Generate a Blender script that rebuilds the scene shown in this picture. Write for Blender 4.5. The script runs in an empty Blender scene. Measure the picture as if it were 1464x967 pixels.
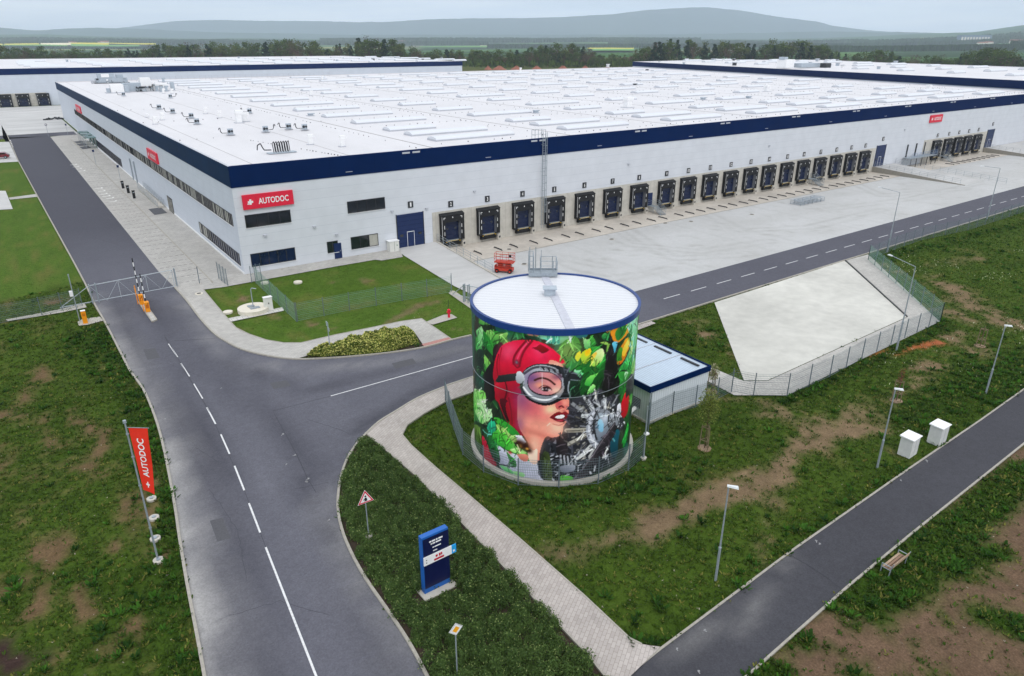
import bpy, bmesh, math, random
import numpy as np
from mathutils import Vector, Matrix, noise as mnoise
from mathutils.geometry import tessellate_polygon

random.seed(7); RNG = np.random.default_rng(7)
S = bpy.context.scene; COL = S.collection
R = math.radians

# ------------------------------------------------------------ camera
CAM = np.array([-20.57, -85.56, 26.0]); PITCH = R(22.767); HEAD = R(35.12); FPX = 1008.26
cd = bpy.data.cameras.new('camera'); cam = bpy.data.objects.new('camera', cd); COL.objects.link(cam)
cam.location = CAM; cam.rotation_euler = (math.pi/2 - PITCH, 0, -HEAD)
cd.sensor_width = 36.0; cd.lens = 36.0*FPX/1464.0; cd.clip_start = 0.5; cd.clip_end = 60000
S.camera = cam

# ------------------------------------------------------------ sky and light (overcast)
SUN_EL, SUN_AZ = R(52), R(200)      # azimuth clockwise from +Y
w = bpy.data.worlds.new('World'); S.world = w; w.use_nodes = True
nt = w.node_tree; nt.nodes.clear()
def wn(t, **k):
    n = nt.nodes.new(t)
    for a, b in k.items(): setattr(n, a, b)
    return n
wo = wn('ShaderNodeOutputWorld')
sky = wn('ShaderNodeTexSky', sky_type='NISHITA', sun_disc=False, sun_elevation=SUN_EL, sun_rotation=SUN_AZ, air_density=1.0, dust_density=3.0, ozone_density=1.0)
bsky = wn('ShaderNodeBackground'); bsky.inputs[1].default_value = 0.09
nt.links.new(sky.outputs[0], bsky.inputs[0])
tc = wn('ShaderNodeTexCoord'); mp = wn('ShaderNodeMapping'); mp.inputs['Scale'].default_value = (1.6, 1.6, 16)
nz = wn('ShaderNodeTexNoise'); nz.inputs['Scale'].default_value = 2.4; nz.inputs['Detail'].default_value = 5; nz.inputs['Roughness'].default_value = .55
nt.links.new(tc.outputs['Generated'], mp.inputs[0]); nt.links.new(mp.outputs[0], nz.inputs['Vector'])
cr = wn('ShaderNodeValToRGB'); cr.color_ramp.elements[0].position = .33; cr.color_ramp.elements[1].position = .68
cr.color_ramp.elements[0].color = (.53, .585, .655, 1); cr.color_ramp.elements[1].color = (.90, .90, .91, 1)
nt.links.new(nz.outputs[0], cr.inputs[0])
bcl = wn('ShaderNodeBackground')
sx = wn('ShaderNodeSeparateXYZ'); nt.links.new(tc.outputs['Generated'], sx.inputs[0]); mr = wn('ShaderNodeMapRange')   # an overcast sky is brighter overhead
mr.inputs[1].default_value = 0.03; mr.inputs[2].default_value = .75; mr.inputs[3].default_value = 1.45; mr.inputs[4].default_value = 1.75; nt.links.new(sx.outputs[2], mr.inputs[0]); nt.links.new(mr.outputs[0], bcl.inputs[1])
nt.links.new(cr.outputs[0], bcl.inputs[0])
mx = wn('ShaderNodeMixShader'); mx.inputs[0].default_value = .91
nt.links.new(bsky.outputs[0], mx.inputs[1]); nt.links.new(bcl.outputs[0], mx.inputs[2]); nt.links.new(mx.outputs[0], wo.inputs[0])
sl = bpy.data.lights.new('sun', 'SUN'); sl.energy = 1.0; sl.angle = R(18); sl.color = (1, .97, .93)
so = bpy.data.objects.new('sun', sl); COL.objects.link(so)
so.rotation_euler = (math.pi/2 - SUN_EL, 0, math.pi - SUN_AZ)
S.view_settings.view_transform = 'Standard'; S.view_settings.look = 'None'
S.view_settings.exposure = 0.07; S.view_settings.gamma = 1.0; S.view_settings.use_curve_mapping = False
S.render.engine = 'CYCLES'
S.cycles.use_denoising = True; S.cycles.max_bounces = 5; S.cycles.diffuse_bounces = 3; S.cycles.glossy_bounces = 2
S.cycles.transparent_max_bounces = 6; S.cycles.volume_bounces = 3; S.cycles.caustics_reflective = False; S.cycles.caustics_refractive = False

# ------------------------------------------------------------ survey helpers: sight lines from the camera onto real planes
_ch, _sh, _cp, _sp = math.cos(HEAD), math.sin(HEAD), math.cos(PITCH), math.sin(PITCH)
RIGHT = np.array([_ch, -_sh, 0.]); FWD = np.array([_sh*_cp, _ch*_cp, -_sp]); DOWN = np.array([-_sh*_sp, -_ch*_sp, -_cp])
def ray(px, py): return RIGHT*((px-732)/FPX) + DOWN*((py-483.5)/FPX) + FWD
def P(px, py, z): d = ray(px, py); return CAM + d*((z-CAM[2])/d[2])
def F(px, py, y=0.): d = ray(px, py); p = CAM + d*((y-CAM[1])/d[1]); return p[0], p[2]
def L(px, py, x=0.): d = ray(px, py); p = CAM + d*((x-CAM[0])/d[0]); return p[1], p[2]
YARD = -1.15; RX = 26.4; RY = -15.5
def h(x, y):
    if x > RX and y < 0.5: return YARD
    return YARD*min(1., max(0., y/RY))
def G(px, py, dz=0.):
    z = YARD
    for i in range(40):
        p = P(px, py, z+dz); z = .5*z + .5*h(p[0], p[1])
    return P(px, py, z+dz)
def gxy(pts): return [tuple(G(*p)[:2]) for p in pts]

# ------------------------------------------------------------ materials
def lin(c): return tuple(((v/12.92) if v <= .04045 else ((v+.055)/1.055)**2.4) for v in c)
def hx(s): s = s.lstrip('#'); return lin(tuple(int(s[i:i+2], 16)/255 for i in (0, 2, 4)))
MATS = {}
def new_mat(name):
    m = bpy.data.materials.new(name); m.use_nodes = True; t = m.node_tree
    b = t.nodes['Principled BSDF']; return m, t, b
def mat(name, c, rough=.7, metal=0., var=.12, scale=3., bump=0., spec=.35, stain=0., stretch=(1, 1, 1)):
    """plain surface with mottled tone: noise multiplies the base colour"""
    if name in MATS: return MATS[name]
    m, t, b = new_mat(name); c = hx(c) if isinstance(c, str) else c
    b.inputs['Roughness'].default_value = rough; b.inputs['Metallic'].default_value = metal; b.inputs['Specular IOR Level'].default_value = spec
    co = t.nodes.new('ShaderNodeTexCoord'); mp = t.nodes.new('ShaderNodeMapping'); mp.inputs['Scale'].default_value = stretch
    n = t.nodes.new('ShaderNodeTexNoise')
    n.inputs['Scale'].default_value = scale; n.inputs['Detail'].default_value = 6; n.inputs['Roughness'].default_value = .6
    t.links.new(co.outputs['Object'], mp.inputs[0]); t.links.new(mp.outputs[0], n.inputs['Vector'])
    r = t.nodes.new('ShaderNodeValToRGB'); r.color_ramp.elements[0].position = .3; r.color_ramp.elements[1].position = .7
    r.color_ramp.elements[0].color = tuple(v*(1-var) for v in c)+(1,); r.color_ramp.elements[1].color = tuple(min(1, v*(1+var)) for v in c)+(1,)
    t.links.new(n.outputs[0], r.inputs[0]); src = r.outputs[0]
    if stain:
        n2 = t.nodes.new('ShaderNodeTexNoise'); n2.inputs['Scale'].default_value = scale*.13; n2.inputs['Detail'].default_value = 5
        t.links.new(mp.outputs[0], n2.inputs['Vector'])
        r2 = t.nodes.new('ShaderNodeMapRange'); r2.inputs[1].default_value = .35; r2.inputs[2].default_value = .7; r2.inputs[3].default_value = 1-stain; r2.inputs[4].default_value = 1+stain*.5
        t.links.new(n2.outputs[0], r2.inputs[0])
        mm = t.nodes.new('ShaderNodeMixRGB'); mm.blend_type = 'MULTIPLY'; mm.inputs[0].default_value = 1
        t.links.new(src, mm.inputs[1]); t.links.new(r2.outputs[0], mm.inputs[2]); src = mm.outputs[0]
    t.links.new(src, b.inputs['Base Color'])
    if bump:
        bp = t.nodes.new('ShaderNodeBump'); bp.inputs['Strength'].default_value = bump; bp.inputs['Distance'].default_value = .05
        t.links.new(n.outputs[0], bp.inputs['Height']); t.links.new(bp.outputs[0], b.inputs['Normal'])
    MATS[name] = m; return m
def line_mat(name, c, c2, period, frac, axis='X', rough=.6, var=.06, rot=0., bump=0., metal=0., sc=2.):
    """surface with thin joint lines every `period` metres across axis (profiled sheet, panel joints)"""
    if name in MATS: return MATS[name]
    m, t, b = new_mat(name); b.inputs['Roughness'].default_value = rough; b.inputs['Metallic'].default_value = metal; b.inputs['Specular IOR Level'].default_value = .2
    co = t.nodes.new('ShaderNodeTexCoord'); mp = t.nodes.new('ShaderNodeMapping'); mp.inputs['Rotation'].default_value = (0, 0, rot)
    t.links.new(co.outputs['Object'], mp.inputs[0])
    sp = t.nodes.new('ShaderNodeSeparateXYZ'); t.links.new(mp.outputs[0], sp.inputs[0])
    def math_(op, a, bb):
        n = t.nodes.new('ShaderNodeMath'); n.operation = op
        for i, v in enumerate((a, bb)):
            if isinstance(v, (int, float)): n.inputs[i].default_value = v
            else: t.links.new(v, n.inputs[i])
        return n.outputs[0]
    f = math_('FRACT', math_('DIVIDE', sp.outputs[axis], period), 0.)
    k = math_('LESS_THAN', f, frac)
    n = t.nodes.new('ShaderNodeTexNoise'); n.inputs['Scale'].default_value = sc; n.inputs['Detail'].default_value = 6
    t.links.new(co.outputs['Object'], n.inputs['Vector'])
    r = t.nodes.new('ShaderNodeValToRGB'); c = hx(c); c2 = hx(c2); r.color_ramp.elements[0].position = .3; r.color_ramp.elements[1].position = .7
    r.color_ramp.elements[0].color = tuple(v*(1-var) for v in c)+(1,); r.color_ramp.elements[1].color = tuple(min(1, v*(1+var)) for v in c)+(1,)
    t.links.new(n.outputs[0], r.inputs[0])
    mm = t.nodes.new('ShaderNodeMixRGB'); t.links.new(k, mm.inputs[0]); t.links.new(r.outputs[0], mm.inputs[1]); mm.inputs[2].default_value = c2+(1,)
    t.links.new(mm.outputs[0], b.inputs['Base Color'])
    if bump:
        bp = t.nodes.new('ShaderNodeBump'); bp.inputs['Strength'].default_value = bump; bp.inputs['Distance'].default_value = .03
        t.links.new(k, bp.inputs['Height']); t.links.new(bp.outputs[0], b.inputs['Normal'])
    MATS[name] = m; return m
def brick_mat(name, c, c2, mortar, bw, bh, rot=0., rough=.85, stain=.12):
    if name in MATS: return MATS[name]
    m, t, b = new_mat(name); b.inputs['Roughness'].default_value = rough; b.inputs['Specular IOR Level'].default_value = .2
    co = t.nodes.new('ShaderNodeTexCoord'); mp = t.nodes.new('ShaderNodeMapping'); mp.inputs['Rotation'].default_value = (0, 0, rot)
    t.links.new(co.outputs['Object'], mp.inputs[0])
    br = t.nodes.new('ShaderNodeTexBrick'); br.inputs['Scale'].default_value = 1
    br.inputs['Color1'].default_value = hx(c)+(1,); br.inputs['Color2'].default_value = hx(c2)+(1,); br.inputs['Mortar'].default_value = hx(mortar)+(1,)
    br.inputs['Mortar Size'].default_value = .012; br.inputs['Mortar Smooth'].default_value = .3; br.inputs['Brick Width'].default_value = bw; br.inputs['Row Height'].default_value = bh
    t.links.new(mp.outputs[0], br.inputs['Vector'])
    n = t.nodes.new('ShaderNodeTexNoise'); n.inputs['Scale'].default_value = .35; n.inputs['Detail'].default_value = 8; n.inputs['Roughness'].default_value = .65
    t.links.new(co.outputs['Object'], n.inputs['Vector'])
    r2 = t.nodes.new('ShaderNodeMapRange'); r2.inputs[1].default_value = .3; r2.inputs[2].default_value = .72; r2.inputs[3].default_value = 1-stain; r2.inputs[4].default_value = 1+stain*.6
    t.links.new(n.outputs[0], r2.inputs[0])
    mm = t.nodes.new('ShaderNodeMixRGB'); mm.blend_type = 'MULTIPLY'; mm.inputs[0].default_value = 1
    t.links.new(br.outputs[0], mm.inputs[1]); t.links.new(r2.outputs[0], mm.inputs[2]); t.links.new(mm.outputs[0], b.inputs['Base Color'])
    MATS[name] = m; return m
def attr_mat(name, attr='Col', rough=.85, spec=.15, noise_amt=.25, noise_scale=6., noise2=0., bump=0., trans=0.):
    """colour from a colour attribute, broken up by fine noise"""
    if name in MATS: return MATS[name]
    m, t, b = new_mat(name); b.inputs['Roughness'].default_value = rough; b.inputs['Specular IOR Level'].default_value = spec
    a = t.nodes.new('ShaderNodeAttribute'); a.attribute_name = attr; src = a.outputs['Color']
    co = t.nodes.new('ShaderNodeTexCoord')
    for sc, am in ((noise_scale, noise_amt), (noise_scale*.22, noise2)):
        if not am: continue
        n = t.nodes.new('ShaderNodeTexNoise'); n.inputs['Scale'].default_value = sc; n.inputs['Detail'].default_value = 8; n.inputs['Roughness'].default_value = .7
        t.links.new(co.outputs['Object'], n.inputs['Vector'])
        r2 = t.nodes.new('ShaderNodeMapRange'); r2.inputs[1].default_value = .3; r2.inputs[2].default_value = .7; r2.inputs[3].default_value = 1-am; r2.inputs[4].default_value = 1+am
        t.links.new(n.outputs[0], r2.inputs[0])
        mm = t.nodes.new('ShaderNodeMixRGB'); mm.blend_type = 'MULTIPLY'; mm.inputs[0].default_value = 1
        t.links.new(src, mm.inputs[1]); t.links.new(r2.outputs[0], mm.inputs[2]); src = mm.outputs[0]
        if bump and sc == noise_scale:
            bp = t.nodes.new('ShaderNodeBump'); bp.inputs['Strength'].default_value = bump; bp.inputs['Distance'].default_value = .08
            t.links.new(n.outputs[0], bp.inputs['Height']); t.links.new(bp.outputs[0], b.inputs['Normal'])
    t.links.new(src, b.inputs['Base Color'])
    if trans:
        tr = t.nodes.new('ShaderNodeBsdfTranslucent'); t.links.new(src, tr.inputs[0])
        mxs = t.nodes.new('ShaderNodeMixShader'); mxs.inputs[0].default_value = trans
        t.links.new(b.outputs[0], mxs.inputs[1]); t.links.new(tr.outputs[0], mxs.inputs[2])
        t.links.new(mxs.outputs[0], t.nodes['Material Output'].inputs[0])
    MATS[name] = m; return m

# ------------------------------------------------------------ objects
def tag(o, label=None, cat=None, group=None, kind=None):
    if label: o['label'] = label
    if cat: o['category'] = cat
    if group: o['group'] = group
    if kind: o['kind'] = kind
    return o
def empty(name, loc=(0, 0, 0), rz=0., label=None, cat=None, group=None):
    o = bpy.data.objects.new(name, None); COL.objects.link(o); o.location = loc; o.rotation_euler = (0, 0, rz)
    o.empty_display_size = .3
    return tag(o, label, cat, group)
def copy_tree(o, parent=None):
    c = o.copy(); COL.objects.link(c)
    if parent: c.parent = parent
    for ch in list(o.children): copy_tree(ch, c)
    return c
class MB:
    def __init__(s): s.v = []; s.f = []; s.m = []; s.mats = []
    def mi(s, m):
        if m not in s.mats: s.mats.append(m)
        return s.mats.index(m)
    def face(s, pts, m):
        i = len(s.v); s.v += [tuple(map(float, p)) for p in pts]; s.f.append(tuple(range(i, i+len(pts)))); s.m.append(s.mi(m)); return s
    def solid(s, bot, top, m):
        n = len(bot); i = len(s.v); s.v += [tuple(map(float, p)) for p in bot]+[tuple(map(float, p)) for p in top]; k = s.mi(m)
        s.f.append(tuple(reversed(range(i, i+n)))); s.f.append(tuple(range(i+n, i+2*n))); s.m += [k, k]
        for a in range(n):
            b = (a+1) % n; s.f.append((i+a, i+b, i+n+b, i+n+a)); s.m.append(k)
        return s
    def box(s, c, d, m, rz=0.):
        cx, cy, cz = c; dx, dy, dz = d[0]/2, d[1]/2, d[2]/2; ca, sa = math.cos(rz), math.sin(rz)
        q = [(cx+a*ca-b*sa, cy+a*sa+b*ca) for a, b in ((-dx, -dy), (dx, -dy), (dx, dy), (-dx, dy))]
        return s.solid([(x, y, cz-dz) for x, y in q], [(x, y, cz+dz) for x, y in q], m)
    def box2(s, x0, x1, y0, y1, z0, z1, m):
        return s.box(((x0+x1)/2, (y0+y1)/2, (z0+z1)/2), (abs(x1-x0), abs(y1-y0), abs(z1-z0)), m)
    def bar(s, a, b, r, m, n=4, r2=None):
        a = Vector(a); b = Vector(b); d = (b-a)
        if d.length < 1e-6: return s
        d.normalize(); u = d.cross(Vector((0, 0, 1)) if abs(d.z) < .9 else Vector((1, 0, 0))).normalized(); w_ = d.cross(u); r2 = r if r2 is None else r2
        ang = [2*math.pi*(k+.5)/n for k in range(n)]
        return s.solid([a+(u*math.cos(t)+w_*math.sin(t))*r for t in ang], [b+(u*math.cos(t)+w_*math.sin(t))*r2 for t in ang], m)
    def path(s, pts, r, m, n=6):
        for a, b in zip(pts, pts[1:]): s.bar(a, b, r, m, n)
        return s
    def cyl(s, c, r, z0, z1, m, n=20, r2=None): return s.bar((c[0], c[1], z0), (c[0], c[1], z1), r, m, n, r2)
    def prism(s, outline, y0, y1, m, f):
        """outline in 2D, extruded along the third axis; f(u, v, t) gives the point"""
        return s.solid([f(u, v, y0) for u, v in outline], [f(u, v, y1) for u, v in outline], m)
    def build(s, name, parent=None, loc=None, smooth=False):
        me = bpy.data.meshes.new(name); me.from_pydata(s.v, [], s.f); 
        for m in s.mats: me.materials.append(m)
        me.polygons.foreach_set('material_index', s.m)
        if smooth: me.polygons.foreach_set('use_smooth', [True]*len(s.f))
        me.update(); o = bpy.data.objects.new(name, me); COL.objects.link(o)
        bm = bmesh.new(); bm.from_mesh(me); bmesh.ops.recalc_face_normals(bm, faces=bm.faces); bm.to_mesh(me); bm.free()
        if parent: o.parent = parent
        if loc is not None: o.location = loc
        return o
def np_mesh(name, V, Fq, m, cols=None, parent=None, smooth=False, nper=4):
    me = bpy.data.meshes.new(name); V = np.asarray(V, dtype=np.float32).reshape(-1, 3); Fq = np.asarray(Fq, dtype=np.int32).reshape(-1, nper)
    me.vertices.add(len(V)); me.vertices.foreach_set('co', V.ravel()); me.loops.add(Fq.size); me.loops.foreach_set('vertex_index', Fq.ravel())
    me.polygons.add(len(Fq)); me.polygons.foreach_set('loop_start', np.arange(0, Fq.size, nper, dtype=np.int32))
    me.update(calc_edges=True)
    if smooth: me.polygons.foreach_set('use_smooth', np.ones(len(Fq), bool))
    if cols is not None:
        a = me.color_attributes.new('Col', 'FLOAT_COLOR', 'POINT'); c4 = np.ones((len(V), 4), np.float32); c4[:, :3] = cols; a.data.foreach_set('color', c4.ravel())
    me.materials.append(m); me.validate(); o = bpy.data.objects.new(name, me); COL.objects.link(o)
    if parent: o.parent = parent
    return o
def text_faces(body, bold=0.0):
    cu = bpy.data.curves.new('t', 'FONT'); cu.body = body; cu.size = 1.0; cu.offset = bold; cu.resolution_u = 3; cu.align_x = 'CENTER'; cu.align_y = 'CENTER'
    o = bpy.data.objects.new('t', cu); COL.objects.link(o); dg = bpy.context.evaluated_depsgraph_get(); dg.update()
    me = bpy.data.meshes.new_from_object(o.evaluated_get(dg)); vs = [v.co.copy() for v in me.vertices]; fs = [tuple(p.vertices) for p in me.polygons]
    bpy.data.objects.remove(o); bpy.data.curves.remove(cu); bpy.data.meshes.remove(me)
    xs = [v.x for v in vs]; ys = [v.y for v in vs]; cx, cy = (min(xs)+max(xs))/2, (min(ys)+max(ys))/2
    return [(v.x-cx, v.y-cy) for v in vs], fs, max(xs)-min(xs), max(ys)-min(ys)
def put_text(mb, body, origin, ux, uy, width, m, bold=.012, height=None):
    vs, fs, tw, th = text_faces(body, bold); k = width/tw; ky = (height/th) if height else k
    o = Vector(origin); ux = Vector(ux).normalized(); uy = Vector(uy).normalized(); i = len(mb.v)
    mb.v += [tuple(o+ux*(x*k)+uy*(y*ky)) for x, y in vs]; kk = mb.mi(m)
    for f in fs: mb.f.append(tuple(a+i for a in f)); mb.m.append(kk)

_ON = 'zero one two three four five six seven eight nine ten eleven twelve thirteen fourteen fifteen sixteen seventeen eighteen nineteen'.split(); _TE = '- - twenty thirty forty fifty sixty seventy eighty ninety'.split()
def nword(n): return _ON[n] if n < 20 else (_TE[n//10]+('-'+_ON[n % 10] if n % 10 else '') if n < 100 else _ON[n//100]+' hundred'+(' and '+nword(n % 100) if n % 100 else ''))
_OR = {'one': 'first', 'two': 'second', 'three': 'third', 'five': 'fifth', 'eight': 'eighth', 'nine': 'ninth', 'twelve': 'twelfth'}
def oword(n):
    w_ = nword(n); i = max(w_.rfind(' '), w_.rfind('-'))+1; l_ = w_[i:]; return w_[:i]+(_OR.get(l_) or (l_[:-1]+'ieth' if l_.endswith('y') else l_+'th'))
# draped sheets -------------------------------------------------------------
def pip(px, py, poly):
    poly = np.asarray(poly); ins = np.zeros(np.shape(px), bool); n = len(poly)
    for i in range(n):
        x1, y1 = poly[i]; x2, y2 = poly[i-1]
        if y1 == y2: continue
        c = ((y1 > py) != (y2 > py)) & (px < (x2-x1)*(py-y1)/(y2-y1)+x1); ins ^= c
    return ins
def dist_poly(X, Y, pts, closed=False):
    d = np.full(np.shape(X), 1e9); pts = list(pts); seg = list(zip(pts, pts[1:]))
    if closed: seg.append((pts[-1], pts[0]))
    for (ax, ay), (bx, by) in seg:
        vx, vy = bx-ax, by-ay; L2 = vx*vx+vy*vy+1e-9
        t = np.clip(((X-ax)*vx+(Y-ay)*vy)/L2, 0, 1); d = np.minimum(d, np.hypot(X-ax-t*vx, Y-ay-t*vy))
    return d
def smooth_line(pts, k=4, closed=False):
    out = []; n = len(pts); rng = range(n if closed else n-1)
    for i in rng:
        p0 = pts[(i-1) % n] if (closed or i > 0) else pts[i]; p1 = pts[i]; p2 = pts[(i+1) % n]; p3 = pts[(i+2) % n] if (closed or i+2 < n) else p2
        for j in range(k):
            t = j/k
            out.append(tuple(.5*((2*p1[a])+(-p0[a]+p2[a])*t+(2*p0[a]-5*p1[a]+4*p2[a]-p3[a])*t*t+(-p0[a]+3*p1[a]-3*p2[a]+p3[a])*t**3) for a in (0, 1)))
    if not closed: out.append(tuple(pts[-1]))
    return out
def drape(name, poly, m, dz, cell=None, colf=None, kind='structure', flat=None):
    bm = bmesh.new(); vs = [bm.verts.new((x, y, 0)) for x, y in poly]
    tri = tessellate_polygon([[Vector((x, y, 0)) for x, y in poly]])
    for t in tri:
        try: bm.faces.new([vs[i] for i in t])
        except ValueError: pass
    xs = [p[0] for p in poly]; ys = [p[1] for p in poly]
    cuts = [((0, 0, 0), (0, 1, 0)), ((0, RY, 0), (0, 1, 0))]
    if cell:
        cuts += [((x, 0, 0), (1, 0, 0)) for x in np.arange(math.ceil(min(xs)/cell)*cell, max(xs), cell)]
        cuts += [((0, y, 0), (0, 1, 0)) for y in np.arange(math.ceil(min(ys)/cell)*cell, max(ys), cell)]
    for co, no in cuts:
        bmesh.ops.bisect_plane(bm, geom=bm.verts[:]+bm.edges[:]+bm.faces[:], dist=1e-4, plane_co=co, plane_no=no)
    for v in bm.verts: v.co.z = (h(v.co.x, v.co.y) if flat is None else flat)+dz
    bmesh.ops.recalc_face_normals(bm, faces=bm.faces)
    if bm.faces and sum(f.normal.z for f in bm.faces) < 0: bmesh.ops.reverse_faces(bm, faces=bm.faces)
    me = bpy.data.meshes.new(name); bm.to_mesh(me); bm.free(); me.materials.append(m)
    if colf is not None:
        n = len(me.vertices); co = np.zeros(n*3, np.float32); me.vertices.foreach_get('co', co); co = co.reshape(-1, 3)
        c4 = np.ones((n, 4), np.float32); c4[:, :3] = colf(co[:, 0], co[:, 1]); a = me.color_attributes.new('Col', 'FLOAT_COLOR', 'POINT'); a.data.foreach_set('color', c4.ravel())
    o = bpy.data.objects.new(name, me); COL.objects.link(o)
    if kind: o['kind'] = kind
    return o
def strip(name, pts, width, z0, z1, m, side=0., mb=None, build=True):
    """kerb or line: a ribbon solid following a polyline on the ground"""
    own = mb is None; mb = mb or MB(); n = len(pts); offs = []
    for i in range(n):
        a = Vector(pts[max(0, i-1)]); b = Vector(pts[min(n-1, i+1)]); d = (b-a)
        d = d.normalized() if d.length > 0 else Vector((1, 0)); offs.append(Vector((-d.y, d.x)))
    for i in range(n-1):
        q = []
        for j, sgn in ((i, -1), (i+1, -1), (i+1, 1), (i, 1)):
            p = Vector(pts[j])+offs[j]*(side+sgn*width/2); q.append((p.x, p.y))
        hs = [h(*p) for p in q]
        mb.solid([(p[0], p[1], hh+z0) for p, hh in zip(q, hs)], [(p[0], p[1], hh+z1) for p, hh in zip(q, hs)], m)
    if own and build:
        o = mb.build(name); o['kind'] = 'structure'; return o
    return mb

# ------------------------------------------------------------ value noise for numpy
_T = RNG.random((256, 256))
def vnoise(x, y, s):
    x = np.asarray(x, float)/s; y = np.asarray(y, float)/s; xi = np.floor(x).astype(int); yi = np.floor(y).astype(int); fx = x-xi; fy = y-yi
    fx = fx*fx*(3-2*fx); fy = fy*fy*(3-2*fy); g = lambda a, b: _T[(a*7+31) % 256 if False else a % 256, b % 256]
    return (g(xi, yi)*(1-fx)+g(xi+1, yi)*fx)*(1-fy)+(g(xi, yi+1)*(1-fx)+g(xi+1, yi+1)*fx)*fy
def fbm(x, y, s, o=4):
    r = 0; a = 1; t = 0
    for k in range(o): r = r+a*vnoise(x+17.3*k, y-9.1*k, s/2**k); t += a; a *= .55
    return r/t
def mixc(c1, c2, k): k = np.clip(k, 0, 1)[..., None]; return np.asarray(c1)*(1-k)+np.asarray(c2)*k

# ------------------------------------------------------------ outlines of the ground surfaces
ROAD_L = [(2, 179), (10, 193), (26.5, 231), (64, 300), (102.6, 370), (121.6, 405.6), (135.7, 436), (149, 459), (173.8, 507.3), (185.5, 530), (204.6, 557), (218, 587), (229, 620), (240, 669), (251, 729), (256.4, 767), (267.3, 833), (281, 904), (292, 964), (300, 1010), (308, 1070), (345, 1400)]
ROAD_R = [(769, 1400), (650, 1070), (625, 1000), (608.7, 964.6), (583.6, 918), (554.9, 874.9), (522.6, 828.2), (501, 788.7), (488.5, 756.4), (483, 724), (486.7, 688), (495.6, 659.5), (510, 636), (523, 622)]
ROAD_S = [(523, 622), (541.7, 604.5), (566.6, 589), (597.6, 570.4), (634.9, 554.8), (673.7, 540.9)]
ROAD_N = [(673.7, 480.3), (647, 486.6), (607, 497.4), (560, 505), (513.8, 509.8), (473.5, 512.9), (423.8, 514.5), (383.5, 509.8), (346, 500.5), (321.4, 488), (302.8, 474.5), (284.7, 454.3), (268, 432), (250, 412), (227.4, 389)]
gL = gxy(ROAD_L); gR = gxy(ROAD_R); gS = gxy(ROAD_S); gN = gxy(ROAD_N)
XR = -8.31                       # east edge of the access road beside the office bays
road_far_s = [(31.1, -37.3), (69.0, -36.4), (128.5, -35.4), (230., -34.2)]
road_far_n = [(230., -26.0), (150.7, -27.2), (37.1, -29.4)]
gS = gS[:-1]+[gS[-1]]
road_poly = gL[::-1] + [(gL[0][0]-.6, 176.)] + [(XR-.0, 172.)] + [(XR, 7.06)] + gN[::-1][1:] + road_far_n[::-1][0:] + road_far_s[::-1] + gS[::-1] + gR[::-1][1:]
# order: far left edge down is reversed above, so start at the bottom left
cross = [(-60, 172), (-8.31, 172), (-3, 172), (-1.2, 172), (-1.2, 182), (-60, 182)]

DUST = [(gxy([(130, 430), (185, 535), (230, 640), (255, 750), (275, 870), (290, 960), (300, 1040)]), 1.6, .55),
        (gxy([(236, 640), (247, 700), (262, 790), (276, 850), (300, 960), (310, 1010)]), .75, .95), (gxy([(255, 425), (300, 485), (350, 520), (430, 530), (540, 520), (673, 500)]), 1.0, .30),
        (gxy([(490, 760), (500, 815), (560, 905), (600, 980)]), .8, .45), (gxy([(455, 720), (470, 745), (480, 700)]), .7, .3)]
TRACK = [(gxy([(215, 430), (300, 620), (360, 820), (400, 1000)]), 1.0, .22), (gxy([(170, 430), (250, 600), (300, 760), (330, 960)]), 1.0, .2),
         (gxy([(250, 440), (340, 560), (420, 640), (460, 740), (520, 860), (570, 960)]), .9, .2), (gxy([(330, 520), (440, 560), (560, 530), (673, 495)]), .9, .18),
         (gxy([(470, 700), (520, 610), (600, 560), (673, 530)]), .8, .2), (gxy([(440, 760), (500, 640), (600, 580)]), .6, -.12)]
ASPH = np.array(hx('#67676f')); ASPH_D = np.array(hx('#4b4b54')); DUSTC = np.array(hx('#a09e9c'))
def road_col(x, y):
    k = fbm(x*1.6, y*.35, 6.)*.45+fbm(x, y, 1.4, 3)*.3+.12; c = mixc(ASPH_D, ASPH, .15+k*.95)
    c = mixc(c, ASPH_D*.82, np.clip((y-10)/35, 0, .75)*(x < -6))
    for pl, wd, a in TRACK:
        g = np.exp(-(dist_poly(x, y, pl)/wd)**2)*(.4+1.*fbm(x, y, 5.)); c = mixc(c, ASPH_D*.66 if a > 0 else ASPH*1.25, g*abs(a)*3)
    for pl, wd, a in DUST:
        g = np.exp(-(dist_poly(x, y, pl)/wd)**2)*np.clip(fbm(x, y, 2.2)*1.9-.25, 0, 1.2); c = mixc(c, DUSTC, g*a)
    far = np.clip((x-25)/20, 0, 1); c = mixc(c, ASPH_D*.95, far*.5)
    return c
M_asph = attr_mat('asphalt', noise_amt=.22, noise_scale=11, noise2=.10, rough=.88, bump=.25)
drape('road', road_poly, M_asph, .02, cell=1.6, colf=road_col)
drape('crossroad', cross, M_asph, .02, cell=4, colf=road_col)

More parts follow.
